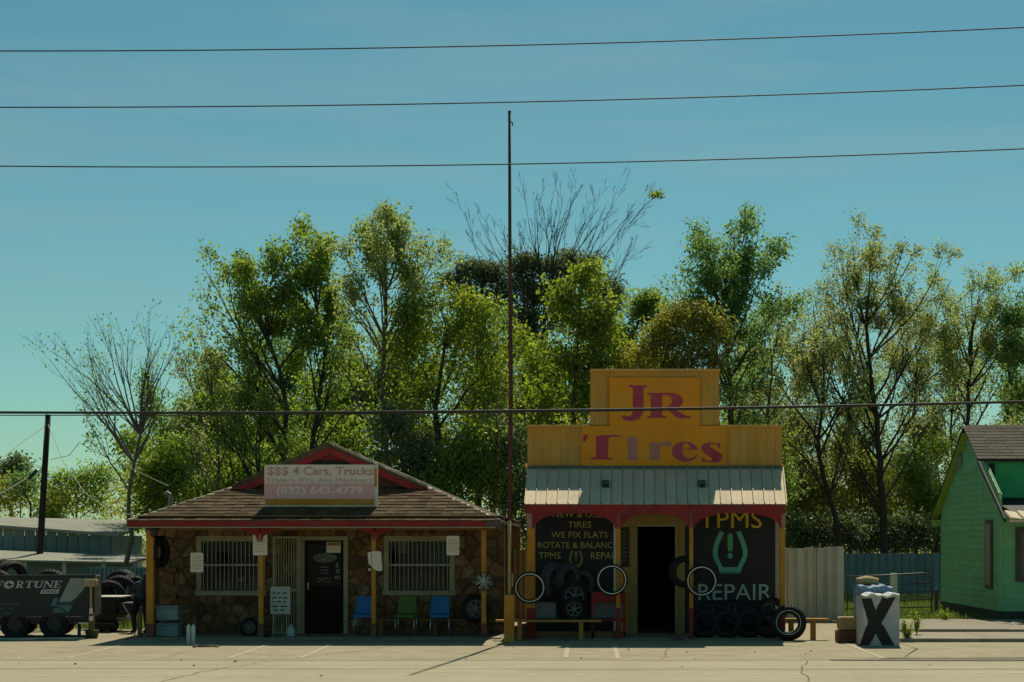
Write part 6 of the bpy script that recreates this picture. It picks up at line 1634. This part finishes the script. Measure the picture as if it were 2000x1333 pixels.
# left bay: grey box and red rack
tag(obj('cardboard_box', MB().bbox(WX(1041, 37.1), WX(1086, 37.1), 36.95, 37.3, .42, WZ(1178, 37.1), .012).bbox(WX(1046, 37.1), WX(1080, 37.1), 36.99, 37.26, WZ(1178, 37.1) + .001, WZ(1178, 37.1) + .016, .004), m_gbox), 'grey box on the bench under the grey tires', 'box')
Yr = 37.0
rk = thing('red_rack', 'red steel rack with an open front in the left porch bay', 'rack', (WX(1188, Yr), Yr, .03))
x0_, x1_ = WX(1155, Yr), WX(1222, Yr)
obj('top_tray', MB().bbox(x0_, x1_, Yr - .2, Yr + .2, WZ(1176, Yr), WZ(1156, Yr), .01), m_red, rk)
for (xa_, ya_) in ((x0_, Yr - .2), (x1_ - .05, Yr - .2), (x0_, Yr + .15), (x1_ - .05, Yr + .15)):
    obj('leg', MB().box(xa_ + .002, xa_ + .048, ya_, ya_ + .05, .031, WZ(1176, Yr) - .001), m_red, rk)
obj('shelf', MB().box(x0_ + .05, x1_ - .05, Yr - .19, Yr + .19, WZ(1213, Yr), WZ(1209, Yr)), m_red, rk)
obj('back_panel', MB().box(x0_ + .05, x1_ - .05, Yr + .12, Yr + .14, WZ(1208, Yr), WZ(1177, Yr)), m_gbox, rk)
rg = random.Random(3)
mbp = MB()
rng9 = np.random.default_rng(9)
v = []; 
for j in range(5):
    for i in range(10):
        t = 2 * math.pi * i / 10; q = j / 4 * math.pi / 2
        r_ = .13 * math.cos(q) * (1 + .25 * rng9.normal() * .5)
        v.append((WX(1322, 36.3) + r_ * math.cos(t) * 1.1, 36.3 + r_ * math.sin(t) * .7, .006 + .10 * math.sin(q) * (1 + .3 * rng9.normal() * .4)))
f = [(j * 10 + i, j * 10 + (i + 1) % 10, (j + 1) * 10 + (i + 1) % 10, (j + 1) * 10 + i) for j in range(4) for i in range(10)] + [tuple(range(40, 50))]
tag(obj('rag_heap', MB().add(v, f), M('pink_rags', (0.20, 0.085, 0.07), (0.11, 0.05, 0.045), scale=18, rough=.95, bump=.5)), 'crumpled reddish rags on the floor before the dark doorway', 'rag')

# ------------------------------------------------------------------ right: blocks, wrapped crates, sack
def block(label, px0, px1, y0, y1, Y, mat, d=.38):
    return tag(obj('stone_block', MB().bbox(WX(px0, Y), WX(px1, Y), Y - d / 2, Y + d / 2, max(0.006, WZ(y1, Y)), WZ(y0, Y), .022), mat), label, 'block', 'stacked blocks')
block('upper tan block stacked left of the white crate', 1637, 1680, 1205, 1229.5, 35.7, m_block)
block('lower reddish block under the tan one', 1633, 1680, 1230.5, 1256, 35.7, m_blockr)
def wrapped(label, xl_, xr_, Y0, Y1, zt_, mat, seed, amp=.014):
    rng = np.random.default_rng(seed)
    root = thing('wrapped_crate', label, 'crate', ((xl_ + xr_) / 2, (Y0 + Y1) / 2, .007))
    ph = rng.uniform(0, 6.28, 12)
    def disp(x, z): return amp * (math.sin(x * 9 + ph[0] + 3 * math.sin(z * 4 + ph[1])) * .5 + math.sin(z * 13 + ph[2] + 4 * x) * .35 + math.sin(x * 23 + z * 17 + ph[3]) * .25)
    nx, nz = 18, 22
    def topz(x): return zt_ + .018 * math.sin(x * 14 + ph[4]) + .012 * math.sin(x * 31 + ph[5])
    v, f = [], []
    def face(P):
        m0 = len(v)
        for j in range(nz + 1):
            for i in range(nx + 1): v.append(P(i / nx, j / nz))
        for j in range(nz):
            for i in range(nx):
                a_ = m0 + j * (nx + 1) + i; f.append((a_, a_ + 1, a_ + nx + 2, a_ + nx + 1))
    edge = lambda u: min(1.0, 6 * u, 6 * (1 - u))
    fx = lambda u: xl_ + (xr_ - xl_) * u
    fy = lambda u: Y0 + (Y1 - Y0) * u
    face(lambda u, t: (fx(u), Y0 + disp(fx(u), t * zt_) * edge(u) * edge(t), .007 + (topz(fx(u)) - .007) * t))
    face(lambda u, t: (fx(1 - u), Y1 + disp(fx(u) + 3, t * zt_) * edge(u), .007 + (topz(fx(1 - u)) - .007) * t))
    face(lambda u, t: (xl_ + disp(fy(u) + 5, t * zt_) * edge(u) * edge(t), fy(1 - u), .007 + (topz(xl_) - .007) * t))
    face(lambda u, t: (xr_ + disp(fy(u) + 7, t * zt_) * edge(u) * edge(t), fy(u), .007 + (topz(xr_) - .007) * t))
    face(lambda u, t: (fx(u), fy(t), topz(fx(u)) + .02 * math.sin(t * 3.14) + disp(fx(u), t * 3) * edge(u) * edge(t)))
    obj('wrapping', MB().add(v, f), mat, root, True)
    return root, disp, topz
xl_, xr_ = WX(1686, 34.4), WX(1757, 34.4)
wc, disp, topz = wrapped('grey-white wrapped crate with a big black X on its front', xl_, xr_, 34.4, 35.25, .985, m_wrap, 4)
def ribbon(pts, w0, w1):
    """painted stroke that follows the wrapped face"""
    mb = MB(); n = 22; v, f = [], []
    rr = random.Random(int(pts[0][0]))
    for i in range(n + 1):
        t = i / n
        px = pts[0][0] + (pts[1][0] - pts[0][0]) * t; py = pts[0][1] + (pts[1][1] - pts[0][1]) * t
        w_ = w0 + (w1 - w0) * t + rr.uniform(-.6, .6)
        for k in range(7):
            q = (k / 6 - .5) * 2
            X_, Z_ = WX(px + q * w_, 34.4), WZ(py, 34.4)
            u = (X_ - xl_) / (xr_ - xl_); tt = Z_ / .985
            ed = lambda a_: max(0, min(1.0, 6 * a_, 6 * (1 - a_)))
            v.append((X_, 34.4 + disp(X_, Z_) * ed(u) * ed(tt) - .006, max(.012, Z_)))
    for i in range(n):
        for k in range(6): f.append((i * 7 + k, i * 7 + k + 1, (i + 1) * 7 + k + 1, (i + 1) * 7 + k))
    return mb.add(v, f)
obj('painted_x', ribbon([(1692, 1169), (1707, 1214)], 10, 11.5), m_tape, wc)
obj('painted_x', ribbon([(1736, 1167), (1712, 1214)], 13, 12), m_tape, wc)
obj('painted_x', ribbon([(1706, 1221), (1688, 1261)], 13, 10), m_tape, wc)
obj('painted_x', ribbon([(1713, 1221), (1735, 1261)], 12, 12), m_tape, wc)
obj('painted_x', ribbon([(1708, 1208), (1709, 1226)], 13, 14).xform(Matrix.Translation((0, -.004, 0))), m_tape, wc)
tv, tf = [], []
rr_ = random.Random(2)
for i in range(31):
    u = i / 30; x = xl_ + (xr_ - xl_) * u
    h_ = .008 + .035 * rr_.random() * (1 if .05 < u < .95 else .2)
    tv += [(x, 34.385, topz(x) - h_), (x, 34.378, topz(x) + .004), (x, 34.44, topz(x) + .022 + .01 * rr_.random())]
for i in range(30):
    a_ = i * 3; tf += [(a_, a_ + 3, a_ + 4, a_ + 1), (a_ + 1, a_ + 4, a_ + 5, a_ + 2)]
obj('torn_edge', MB().add(tv, tf), m_wrapt, wc)
wb, _, _ = wrapped('taller blue-and-white wrapped crate behind the X crate', WX(1676, 35.5), WX(1741, 35.5), 35.32, 36.1, WZ(1146, 35.5), m_wrapb, 8, .012)
# sack
sv, sf = [], []
Ys = 35.85; sx_, sz_ = WX(1694, Ys), WZ(1146, 35.5) + .10
for j in range(9):
    for i in range(16):
        a_ = math.pi * j / 8; t = 2 * math.pi * i / 16
        sq = lambda c_: math.copysign(abs(c_) ** .6, c_)
        sv.append((sx_ + .225 * sq(math.cos(a_)) + .012 * math.sin(7 * t), Ys + .17 * sq(math.sin(a_)) * math.cos(t), sz_ + .095 * sq(math.sin(a_)) * math.sin(t) + .012 * math.sin(a_ * 5)))
for j in range(8):
    for i in range(16): sf.append((j * 16 + i, j * 16 + (i + 1) % 16, (j + 1) * 16 + (i + 1) % 16, (j + 1) * 16 + i))
tag(obj('sack', MB().add(sv, sf), m_sack, None, True), 'tan sack lying on top of the blue-and-white crate', 'sack')

# ------------------------------------------------------------------ left: trailer with banner, cart, planter post
TA = math.radians(10)
tro = Vector((WX(188, 37.2), 37.2, 0))
tl = thing('trailer', 'black trailer with a FORTUNE TIRES banner along its side at left', 'trailer', tro, None, TA)
S_ = 37.0 / FOC                                           # metres per frame unit on the trailer side
def TX(px): return (px - 188) * S_ / math.cos(TA) * 1.0
def TZ(py): return (1249 - py) * S_
def tbox(nm, px0, px1, y0, y1, d0, d1, mat, parent, b=None):
    mb = MB()
    (mb.bbox(TX(px0), TX(px1), d0, d1, TZ(y1), TZ(y0), b) if b else mb.box(TX(px0), TX(px1), d0, d1, TZ(y1), TZ(y0)))
    return link(nm, mesh_of(mb, nm), mat, parent)
bn = tbox('banner', -170, 183, 1129, 1204, -.006, .004, m_banner, tl)
tbox('side_panel', -172, 185, 1127.5, 1206, .006, .05, m_bmetal, tl)
tbox('top_rail', -175, 187, 1124, 1127.3, -.02, .06, m_bmetal, tl, .006)
tbox('deck', -172, 180, 1206.5, 1213, .06, 1.6, m_bmetal, tl)
tbox('far_panel', -172, 183, 1127.5, 1206, 1.55, 1.6, m_bmetal, tl)
tbox('tail_panel', 180, 185, 1127.5, 1206, .055, 1.54, m_bmetal, tl)
tbox('chassis_rail', -172, 176, 1213.2, 1221, .15, .25, m_bmetal, tl)
tbox('chassis_rail', -172, 176, 1213.2, 1221, 1.30, 1.40, m_bmetal, tl)
for (x0, x1, y) in ((155, 176, 1218), (160, 175, 1230), (1, 6, 1240)):
    tbox('bright_strip', x0, x1, y, y + 1.8, -.03, -.01, m_chrome, tl)
for px in (35, 108, -60):
    for dd in (.02, 1.42):
        R_ = .29
        pr = [(.17, -.09), (R_ - .03, -.10), (R_, -.06), (R_, .06), (R_ - .03, .10), (.17, .09)]
        wh = link('wheel', mesh_of(MB().lathe(pr, 28, 'y', (TX(px), dd + .1, R_), closed=True), 'wheel', True), m_rubber, tl)
        link('rim', mesh_of(MB().lathe([(0, -.03), (.06, -.05), (.12, -.03), (.168, -.07), (.168, .07)], 20, 'y', (TX(px), dd + .1, R_)), 'rim', True), m_bmetal, wh)
    if px > 0:
        fd = [(TX(px) + .36 * math.cos(t), .335 * 1 + .36 * math.sin(t) - .02) for t in [math.pi * (.12 + .76 * i / 10) for i in range(11)]]
        fd2 = [(TX(px) + .335 * math.cos(t), .335 + .335 * math.sin(t) - .02) for t in [math.pi * (.12 + .76 * i / 10) for i in range(11)]]
        link('fender', mesh_of(MB().prism([p for p in fd] + fd2[::-1], -.03, .0), 'fender'), m_bmetal, tl)
tbox('jack_leg', 150, 156, 1213, 1247, .3, .38, m_bmetal, tl)
tbox('ladder_beam', -170, 168, 1246, 1249, -.22, -.16, m_fence, tl)
def tpoly(nm, polys, mat, parent, dep=.003, y=-.0065):
    for pl in polys:
        link(nm, mesh_of(MB().prism([(TX(a_), TZ(b_)) for a_, b_ in pl], y - dep, y), nm), mat, parent)
# slanted serif lettering: strokes in a unit box, sheared
def serif(ch):
    r = lambda x0, x1, z0, z1: [(x0, z0), (x1, z0), (x1, z1), (x0, z1)]
    D = {'F': [r(.15, .38, 0, 1), r(0, .52, 0, .08), r(0, .95, .92, 1), r(.38, .72, .46, .55), r(.86, .95, .72, .92), r(.64, .72, .36, .66)],
         'R': [r(.15, .38, 0, 1), r(0, .50, 0, .08), r(0, .62, .92, 1), r(.38, .62, .46, .54), [(.62, .46), (.82, .52), (.90, .66), (.90, .80), (.82, .94), (.62, 1), (.60, .93), (.68, .86), (.70, .74), (.68, .60), (.60, .53)], [(.42, .46), (.64, .48), (.98, .07), (1.08, .07), (1.08, 0), (.76, 0)]],
         'T': [r(.39, .62, 0, 1), r(.24, .78, 0, .08), r(0, 1, .92, 1), r(0, .09, .70, .92), r(.91, 1, .70, .92)],
         'U': [[(.12, 1), (.35, 1), (.35, .34), (.42, .16), (.55, .10), (.55, 0), (.34, .03), (.18, .14), (.12, .34)], [(.55, 0), (.55, .10), (.72, .16), (.80, .34), (.80, 1), (.90, 1), (.90, .34), (.82, .12), (.70, .02)], r(0, .47, .92, 1), r(.68, 1.02, .92, 1)],
         'N': [r(.12, .22, 0, 1), r(.82, .92, 0, 1), [(.06, 1), (.32, 1), (.92, .06), (.92, 0), (.80, 0)], r(0, .35, 0, .07), r(.68, 1.05, .93, 1)],
         'E': [r(.15, .38, 0, 1), r(0, .95, 0, .08), r(0, .92, .92, 1), r(.38, .70, .46, .55), r(.86, .95, .08, .30), r(.83, .92, .72, .92), r(.62, .70, .36, .66)]}
    return D[ch]
xcur = [('F', -3, 14), ('R', 37, 51), ('T', 54, 69), ('U', 70, 87), ('N', 88, 106), ('E', 107, 122)]
for ch, x0, x1 in xcur:
    mb = MB()
    for q, st in enumerate(serif(ch)):
        mb.prism([(TX(x0 + (x1 - x0) * a_ + 3.4 * b_), TZ(1149.5 - 13.5 * b_)) for a_, b_ in st], -.0105 - .0004 * q, -.0068)
    link('letter', mesh_of(mb, 'letter'), m_btext, bn)
ov = lambda cx, cy, rx, rz, n=28: [(cx + rx * math.cos(2 * math.pi * i / n) - (rz * math.sin(2 * math.pi * i / n)) * -.25, cy - rz * math.sin(2 * math.pi * i / n)) for i in range(n)]
tpoly('emblem', [ov(26, 1143, 9.5, 7.6)], m_btext, bn, .003)
tpoly('emblem_star', [[(18.5, 1144), (24, 1142), (25.5, 1137), (28.5, 1141.5), (35, 1141.5), (30, 1144.5), (28, 1149), (25, 1145.5)]], m_banner, bn, .002, -.0098)
tpoly('name_panel', [[(87, 1152.5), (120, 1152.5), (116.5, 1161), (83, 1161)]], m_btext, bn)
me_ = text_mesh('TIRES', .25, .01); fit_mesh(me_, TX(88), TX(115), TZ(1159.6), TZ(1154), -.0098, .002); link('lettering', me_, m_banner, bn)
tpoly('banner_slash', [[(140, 1131), (176, 1131), (166, 1150), (150, 1170), (140, 1177), (118, 1177)]], m_bsilver, bn)
tpoly('banner_slash', [[(109, 1170), (117, 1170), (111, 1186), (102, 1187)], [(112, 1184), (143, 1184), (137, 1198), (107, 1199)]], m_bblue, bn)
tpoly('banner_slash', [[(117, 1178), (146, 1178), (142, 1183), (114, 1183)]], M('banner_navy', (0.035, 0.07, 0.10), rough=.5), bn)
for (bod, y0, y1, x1_) in (('ROAD TRACTION', 1179, 1183, 47), ('LONG WEAR', 1188, 1192, 35), ('SPORT TIRE', 1197, 1201, 29)):
    me_ = text_mesh(bod, .2); fit_mesh(me_, TX(-24), TX(x1_), TZ(y1), TZ(y0), -.0068, .003); link('lettering', me_, m_bblue, bn)
# black steel cart
ct = thing('steel_cart', 'black steel cart with a pale top edge beside the tire pile', 'cart', (WX(212, 39.6), 39.6, 0))
cx0, cx1, cY = WX(184, 39.6), WX(228, 39.6), 39.6
obj('body', MB().bbox(cx0, cx1, cY, cY + .9, .22, WZ(1168, cY), .02), m_bmetal, ct)
obj('top_edge', MB().bbox(cx0 - .03, cx1 + .10, cY - .03, cY + .93, WZ(1168, cY) + .001, WZ(1165.5, cY), .004), m_fence, ct)
obj('bumper', MB().bbox(cx0 + .02, cx1 - .02, cY - .14, cY - .02, .06, .22, .02), m_bmetal, ct)
obj('bumper_strip', MB().box(cx0 + .03, cx1 - .03, cY - .147, cY - .141, .20, .215), m_gbox, ct)
obj('side_bin', MB().bbox(cx1 + .005, cx1 + .34, cY + .05, cY + .8, .38, WZ(1178, cY), .02), m_bmetal, ct)
obj('tow_bar', MB().tube([(cx1 + .02, cY - .02, .30), (WX(259, cY), cY - .02, .32)], .02, 8), m_chrome, ct)
obj('strut', MB().tube([(WX(241, cY), cY - .05, WZ(1180, cY)), (WX(258, cY), cY - .05, WZ(1208, cY))], .012, 8), m_chrome, ct)
for xx in (cx0 + .12, cx1 - .12):
    obj('wheel', MB().lathe([(.05, -.05), (.13, -.05), (.14, 0), (.13, .05), (.05, .05)], 18, 'y', (xx, cY + .12, .14), closed=True), m_rubber, ct, True)
# planter with a post and boxes on it
Yq = 37.1
pq = WX(178, Yq)
pl_ = thing('planter_post', 'yellowish post topped by a straw-coloured box, set in a green tub', 'planter', (pq, Yq, 0))
obj('tub', MB().lathe([(0, .02), (.10, 0), (.115, .02), (.145, .17), (.15, .175), (.13, .18), (.12, .15), (0, .14)], 18, 'z', (pq + .02, Yq, 0)), m_pot, pl_, True)
obj('post', MB().bbox(pq - .022, pq + .022, Yq - .022, Yq + .022, .14, WZ(1146, Yq), .004), m_polew, pl_)
obj('lower_post', MB().bbox(pq - .05, pq + .06, Yq - .03, Yq + .05, .14, .52, .008), m_wood, pl_)
obj('head_box', MB().bbox(pq - .14, pq + .13, Yq - .09, Yq + .09, WZ(1146, Yq) + .001, WZ(1131, Yq), .03), m_sack, pl_)
obj('label_plate', MB().box(pq - .025, pq + .04, Yq - .045, Yq - .035, WZ(1199, Yq), WZ(1188, Yq)), m_paper, pl_)
obj('label_plate', MB().box(pq - .03, pq + .055, Yq - .047, Yq - .037, WZ(1213, Yq), WZ(1204, Yq)), m_paper, pl_)

# ------------------------------------------------------------------ person bending by the tire pile
def capsule(mb, p, q, r0, r1, n=12):
    p, q = Vector(p), Vector(q); d = (q - p); L_ = d.length; d.normalize()
    a_ = d.orthogonal().normalized(); b_ = d.cross(a_)
    rings = [(-.95 * r0, .30), (-.6 * r0, .8), (0, 1.0)]
    pts = [(p + d * o, r0 * k) for o, k in rings] + [(p + d * L_ * .5, (r0 + r1) / 2)] + [(q + d * o, r1 * k) for o, k in ((0, 1.0), (.6 * r1, .8), (.95 * r1, .30))]
    v, f = [], []
    for c_, r in pts:
        for i in range(n):
            t = 2 * math.pi * i / n; v.append(c_ + (a_ * math.cos(t) + b_ * math.sin(t)) * r)
    for j in range(len(pts) - 1):
        for i in range(n): f.append((j * n + i, j * n + (i + 1) % n, (j + 1) * n + (i + 1) % n, (j + 1) * n + i))
    f.append(tuple(range(n - 1, -1, -1))); f.append(tuple((len(pts) - 1) * n + i for i in range(n)))
    mb.add(v, f)
def person(px, Y):
    x = WX(px, Y)
    root = thing('person', 'person in grey shirt and dark trousers stooping behind the first porch post', 'person', (x, Y, 0))
    segs = []
    def cap(a_, b_, r0, r1, k): segs.append((Vector(a_), Vector(b_), r0, r1, k))
    hipL, hipR = (-.10, .02, .70), (.09, .02, .70)
    knL, knR = (-.15, -.12, .40), (.12, -.12, .40)
    anL, anR = (-.17, .04, .09), (.10, .04, .09)
    for h_, k_, a_ in ((hipL, knL, anL), (hipR, knR, anR)):
        cap(h_, k_, .095, .068, 'p'); cap(k_, a_, .066, .048, 'p')
        cap((a_[0], a_[1] + .03, .045), (a_[0] - .02, a_[1] - .16, .035), .045, .036, 's')
    cap((-.07, .02, .72), (.06, .02, .72), .125, .125, 'p')
    cap((0, .03, .76), (.0, .16, .98), .135, .15, 't'); cap((-.10, .20, 1.04), (.10, .20, 1.04), .105, .105, 't')
    cap((-.15, .21, 1.05), (.15, .21, 1.05), .075, .075, 't')
    cap((0, .23, 1.08), (.03, .26, 1.15), .055, .05, 'k')
    cap((.04, .25, 1.17), (.05, .30, 1.21), .078, .085, 'k'); cap((.05, .34, 1.15), (.05, .35, 1.13), .05, .045, 'k')
    cap((.05, .395, 1.165), (.05, .40, 1.155), .016, .014, 'k')
    for s in (-1, 1): cap((.05 + s * .085, .28, 1.17), (.05 + s * .087, .285, 1.185), .016, .014, 'k')
    shL, shR = (-.20, .21, 1.04), (.20, .21, 1.04)
    elL, elR = (-.25, .26, .78), (.27, .24, .80)
    wrL, wrR = (-.16, .42, .62), (.30, .38, .62)
    for s_, e_, w_ in ((shL, elL, wrL), (shR, elR, wrR)):
        mid = tuple(s_[i] * .45 + e_[i] * .55 for i in range(3))
        cap(s_, mid, .062, .055, 't'); cap(mid, e_, .050, .043, 'k'); cap(e_, w_, .042, .030, 'k')
        wv = Vector(w_); dv = (wv - Vector(e_)).normalized(); sd = Vector((1, 0, 0)); pc = wv + dv * .055
        cap(w_, pc, .030, .036, 'k')
        for i, (o, ln_) in enumerate(((-.030, .062), (-.010, .075), (.010, .072), (.029, .056))):
            b0 = pc + dv * .02 + sd * o; b1 = b0 + dv * ln_ * .55; b2 = b1 + (dv * .6 + Vector((0, .35, -.6))).normalized() * ln_ * .5
            cap(b0, b1, .010, .009, 'k'); cap(b1, b2, .009, .008, 'k')
        th0 = wv + dv * .02 + sd * (-.03 if s_ is shR else .03); th1 = th0 + (dv + sd * (-.9 if s_ is shR else .9)).normalized() * .05
        cap(th0, th1, .012, .010, 'k')
    mb = MB()
    for a_, b_, r0, r1, k in segs: capsule(mb, a_, b_, r0, r1)
    me = mesh_of(mb, 'body')
    tmp = bpy.data.objects.new('body_build', me); COL.objects.link(tmp)
    md = tmp.modifiers.new('remesh', 'REMESH'); md.mode = 'VOXEL'; md.voxel_size = .0085; md.use_smooth_shade = True
    sm = tmp.modifiers.new('smooth', 'SMOOTH'); sm.iterations = 4; sm.factor = .5
    dg = bpy.context.evaluated_depsgraph_get()
    out = bpy.data.meshes.new_from_object(tmp.evaluated_get(dg)); out.name = 'body'
    bpy.data.objects.remove(tmp)
    out.materials.clear()
    for m_ in (m_skin, m_shirt, m_pants, m_bmetal): out.materials.append(m_)
    nf = len(out.polygons); C_ = np.empty(nf * 3); out.polygons.foreach_get('center', C_); C_ = C_.reshape(nf, 3)
    best = np.full(nf, 1e9); mi = np.zeros(nf, np.int32)
    for a_, b_, r0, r1, k in segs:
        A_, B_ = np.array(a_), np.array(b_); ab = B_ - A_; t = np.clip(((C_ - A_) @ ab) / (ab @ ab + 1e-9), 0, 1)
        d = np.linalg.norm(C_ - (A_ + t[:, None] * ab), axis=1) - (r0 + (r1 - r0) * t)
        sel = d < best; best[sel] = d[sel]; mi[sel] = {'k': 0, 't': 1, 'p': 2, 's': 3}[k]
    out.polygons.foreach_set('material_index', mi); out.update()
    link('body', out, None, root)
    cp = MB().lathe([(0, .105), (.05, .10), (.085, .075), (.102, .03), (.104, -.02), (.096, -.03)], 18, 'z', (.045, .272, 1.205))
    hr = link('cap', mesh_of(cp, 'cap', True), m_bmetal, root)
    link('hair', mesh_of(MB().lathe([(.094, -.02), (.097, -.05), (.088, -.08), (.07, -.095)], 18, 'z', (.045, .265, 1.205)), 'hair', True), m_bmetal, root)
    for s in (-1, 1):
        link('eye', mesh_of(MB().lathe([(0, -.01), (.008, -.006), (.008, .004), (0, .008)], 8, 'y', (.05 + s * .032, .378, 1.185)), 'eye'), m_white, root)
    return root
person(277, 39.3)

# tidy: share nothing hidden, report
print('stones', n_st, 'shingles', n_sh, 'tris', sum(len(o.data.loop_triangles) if o.data.loop_triangles else sum(len(p.vertices) - 2 for p in o.data.polygons) for o in bpy.data.objects if o.type == 'MESH' and len(o.data.polygons) < 5000))
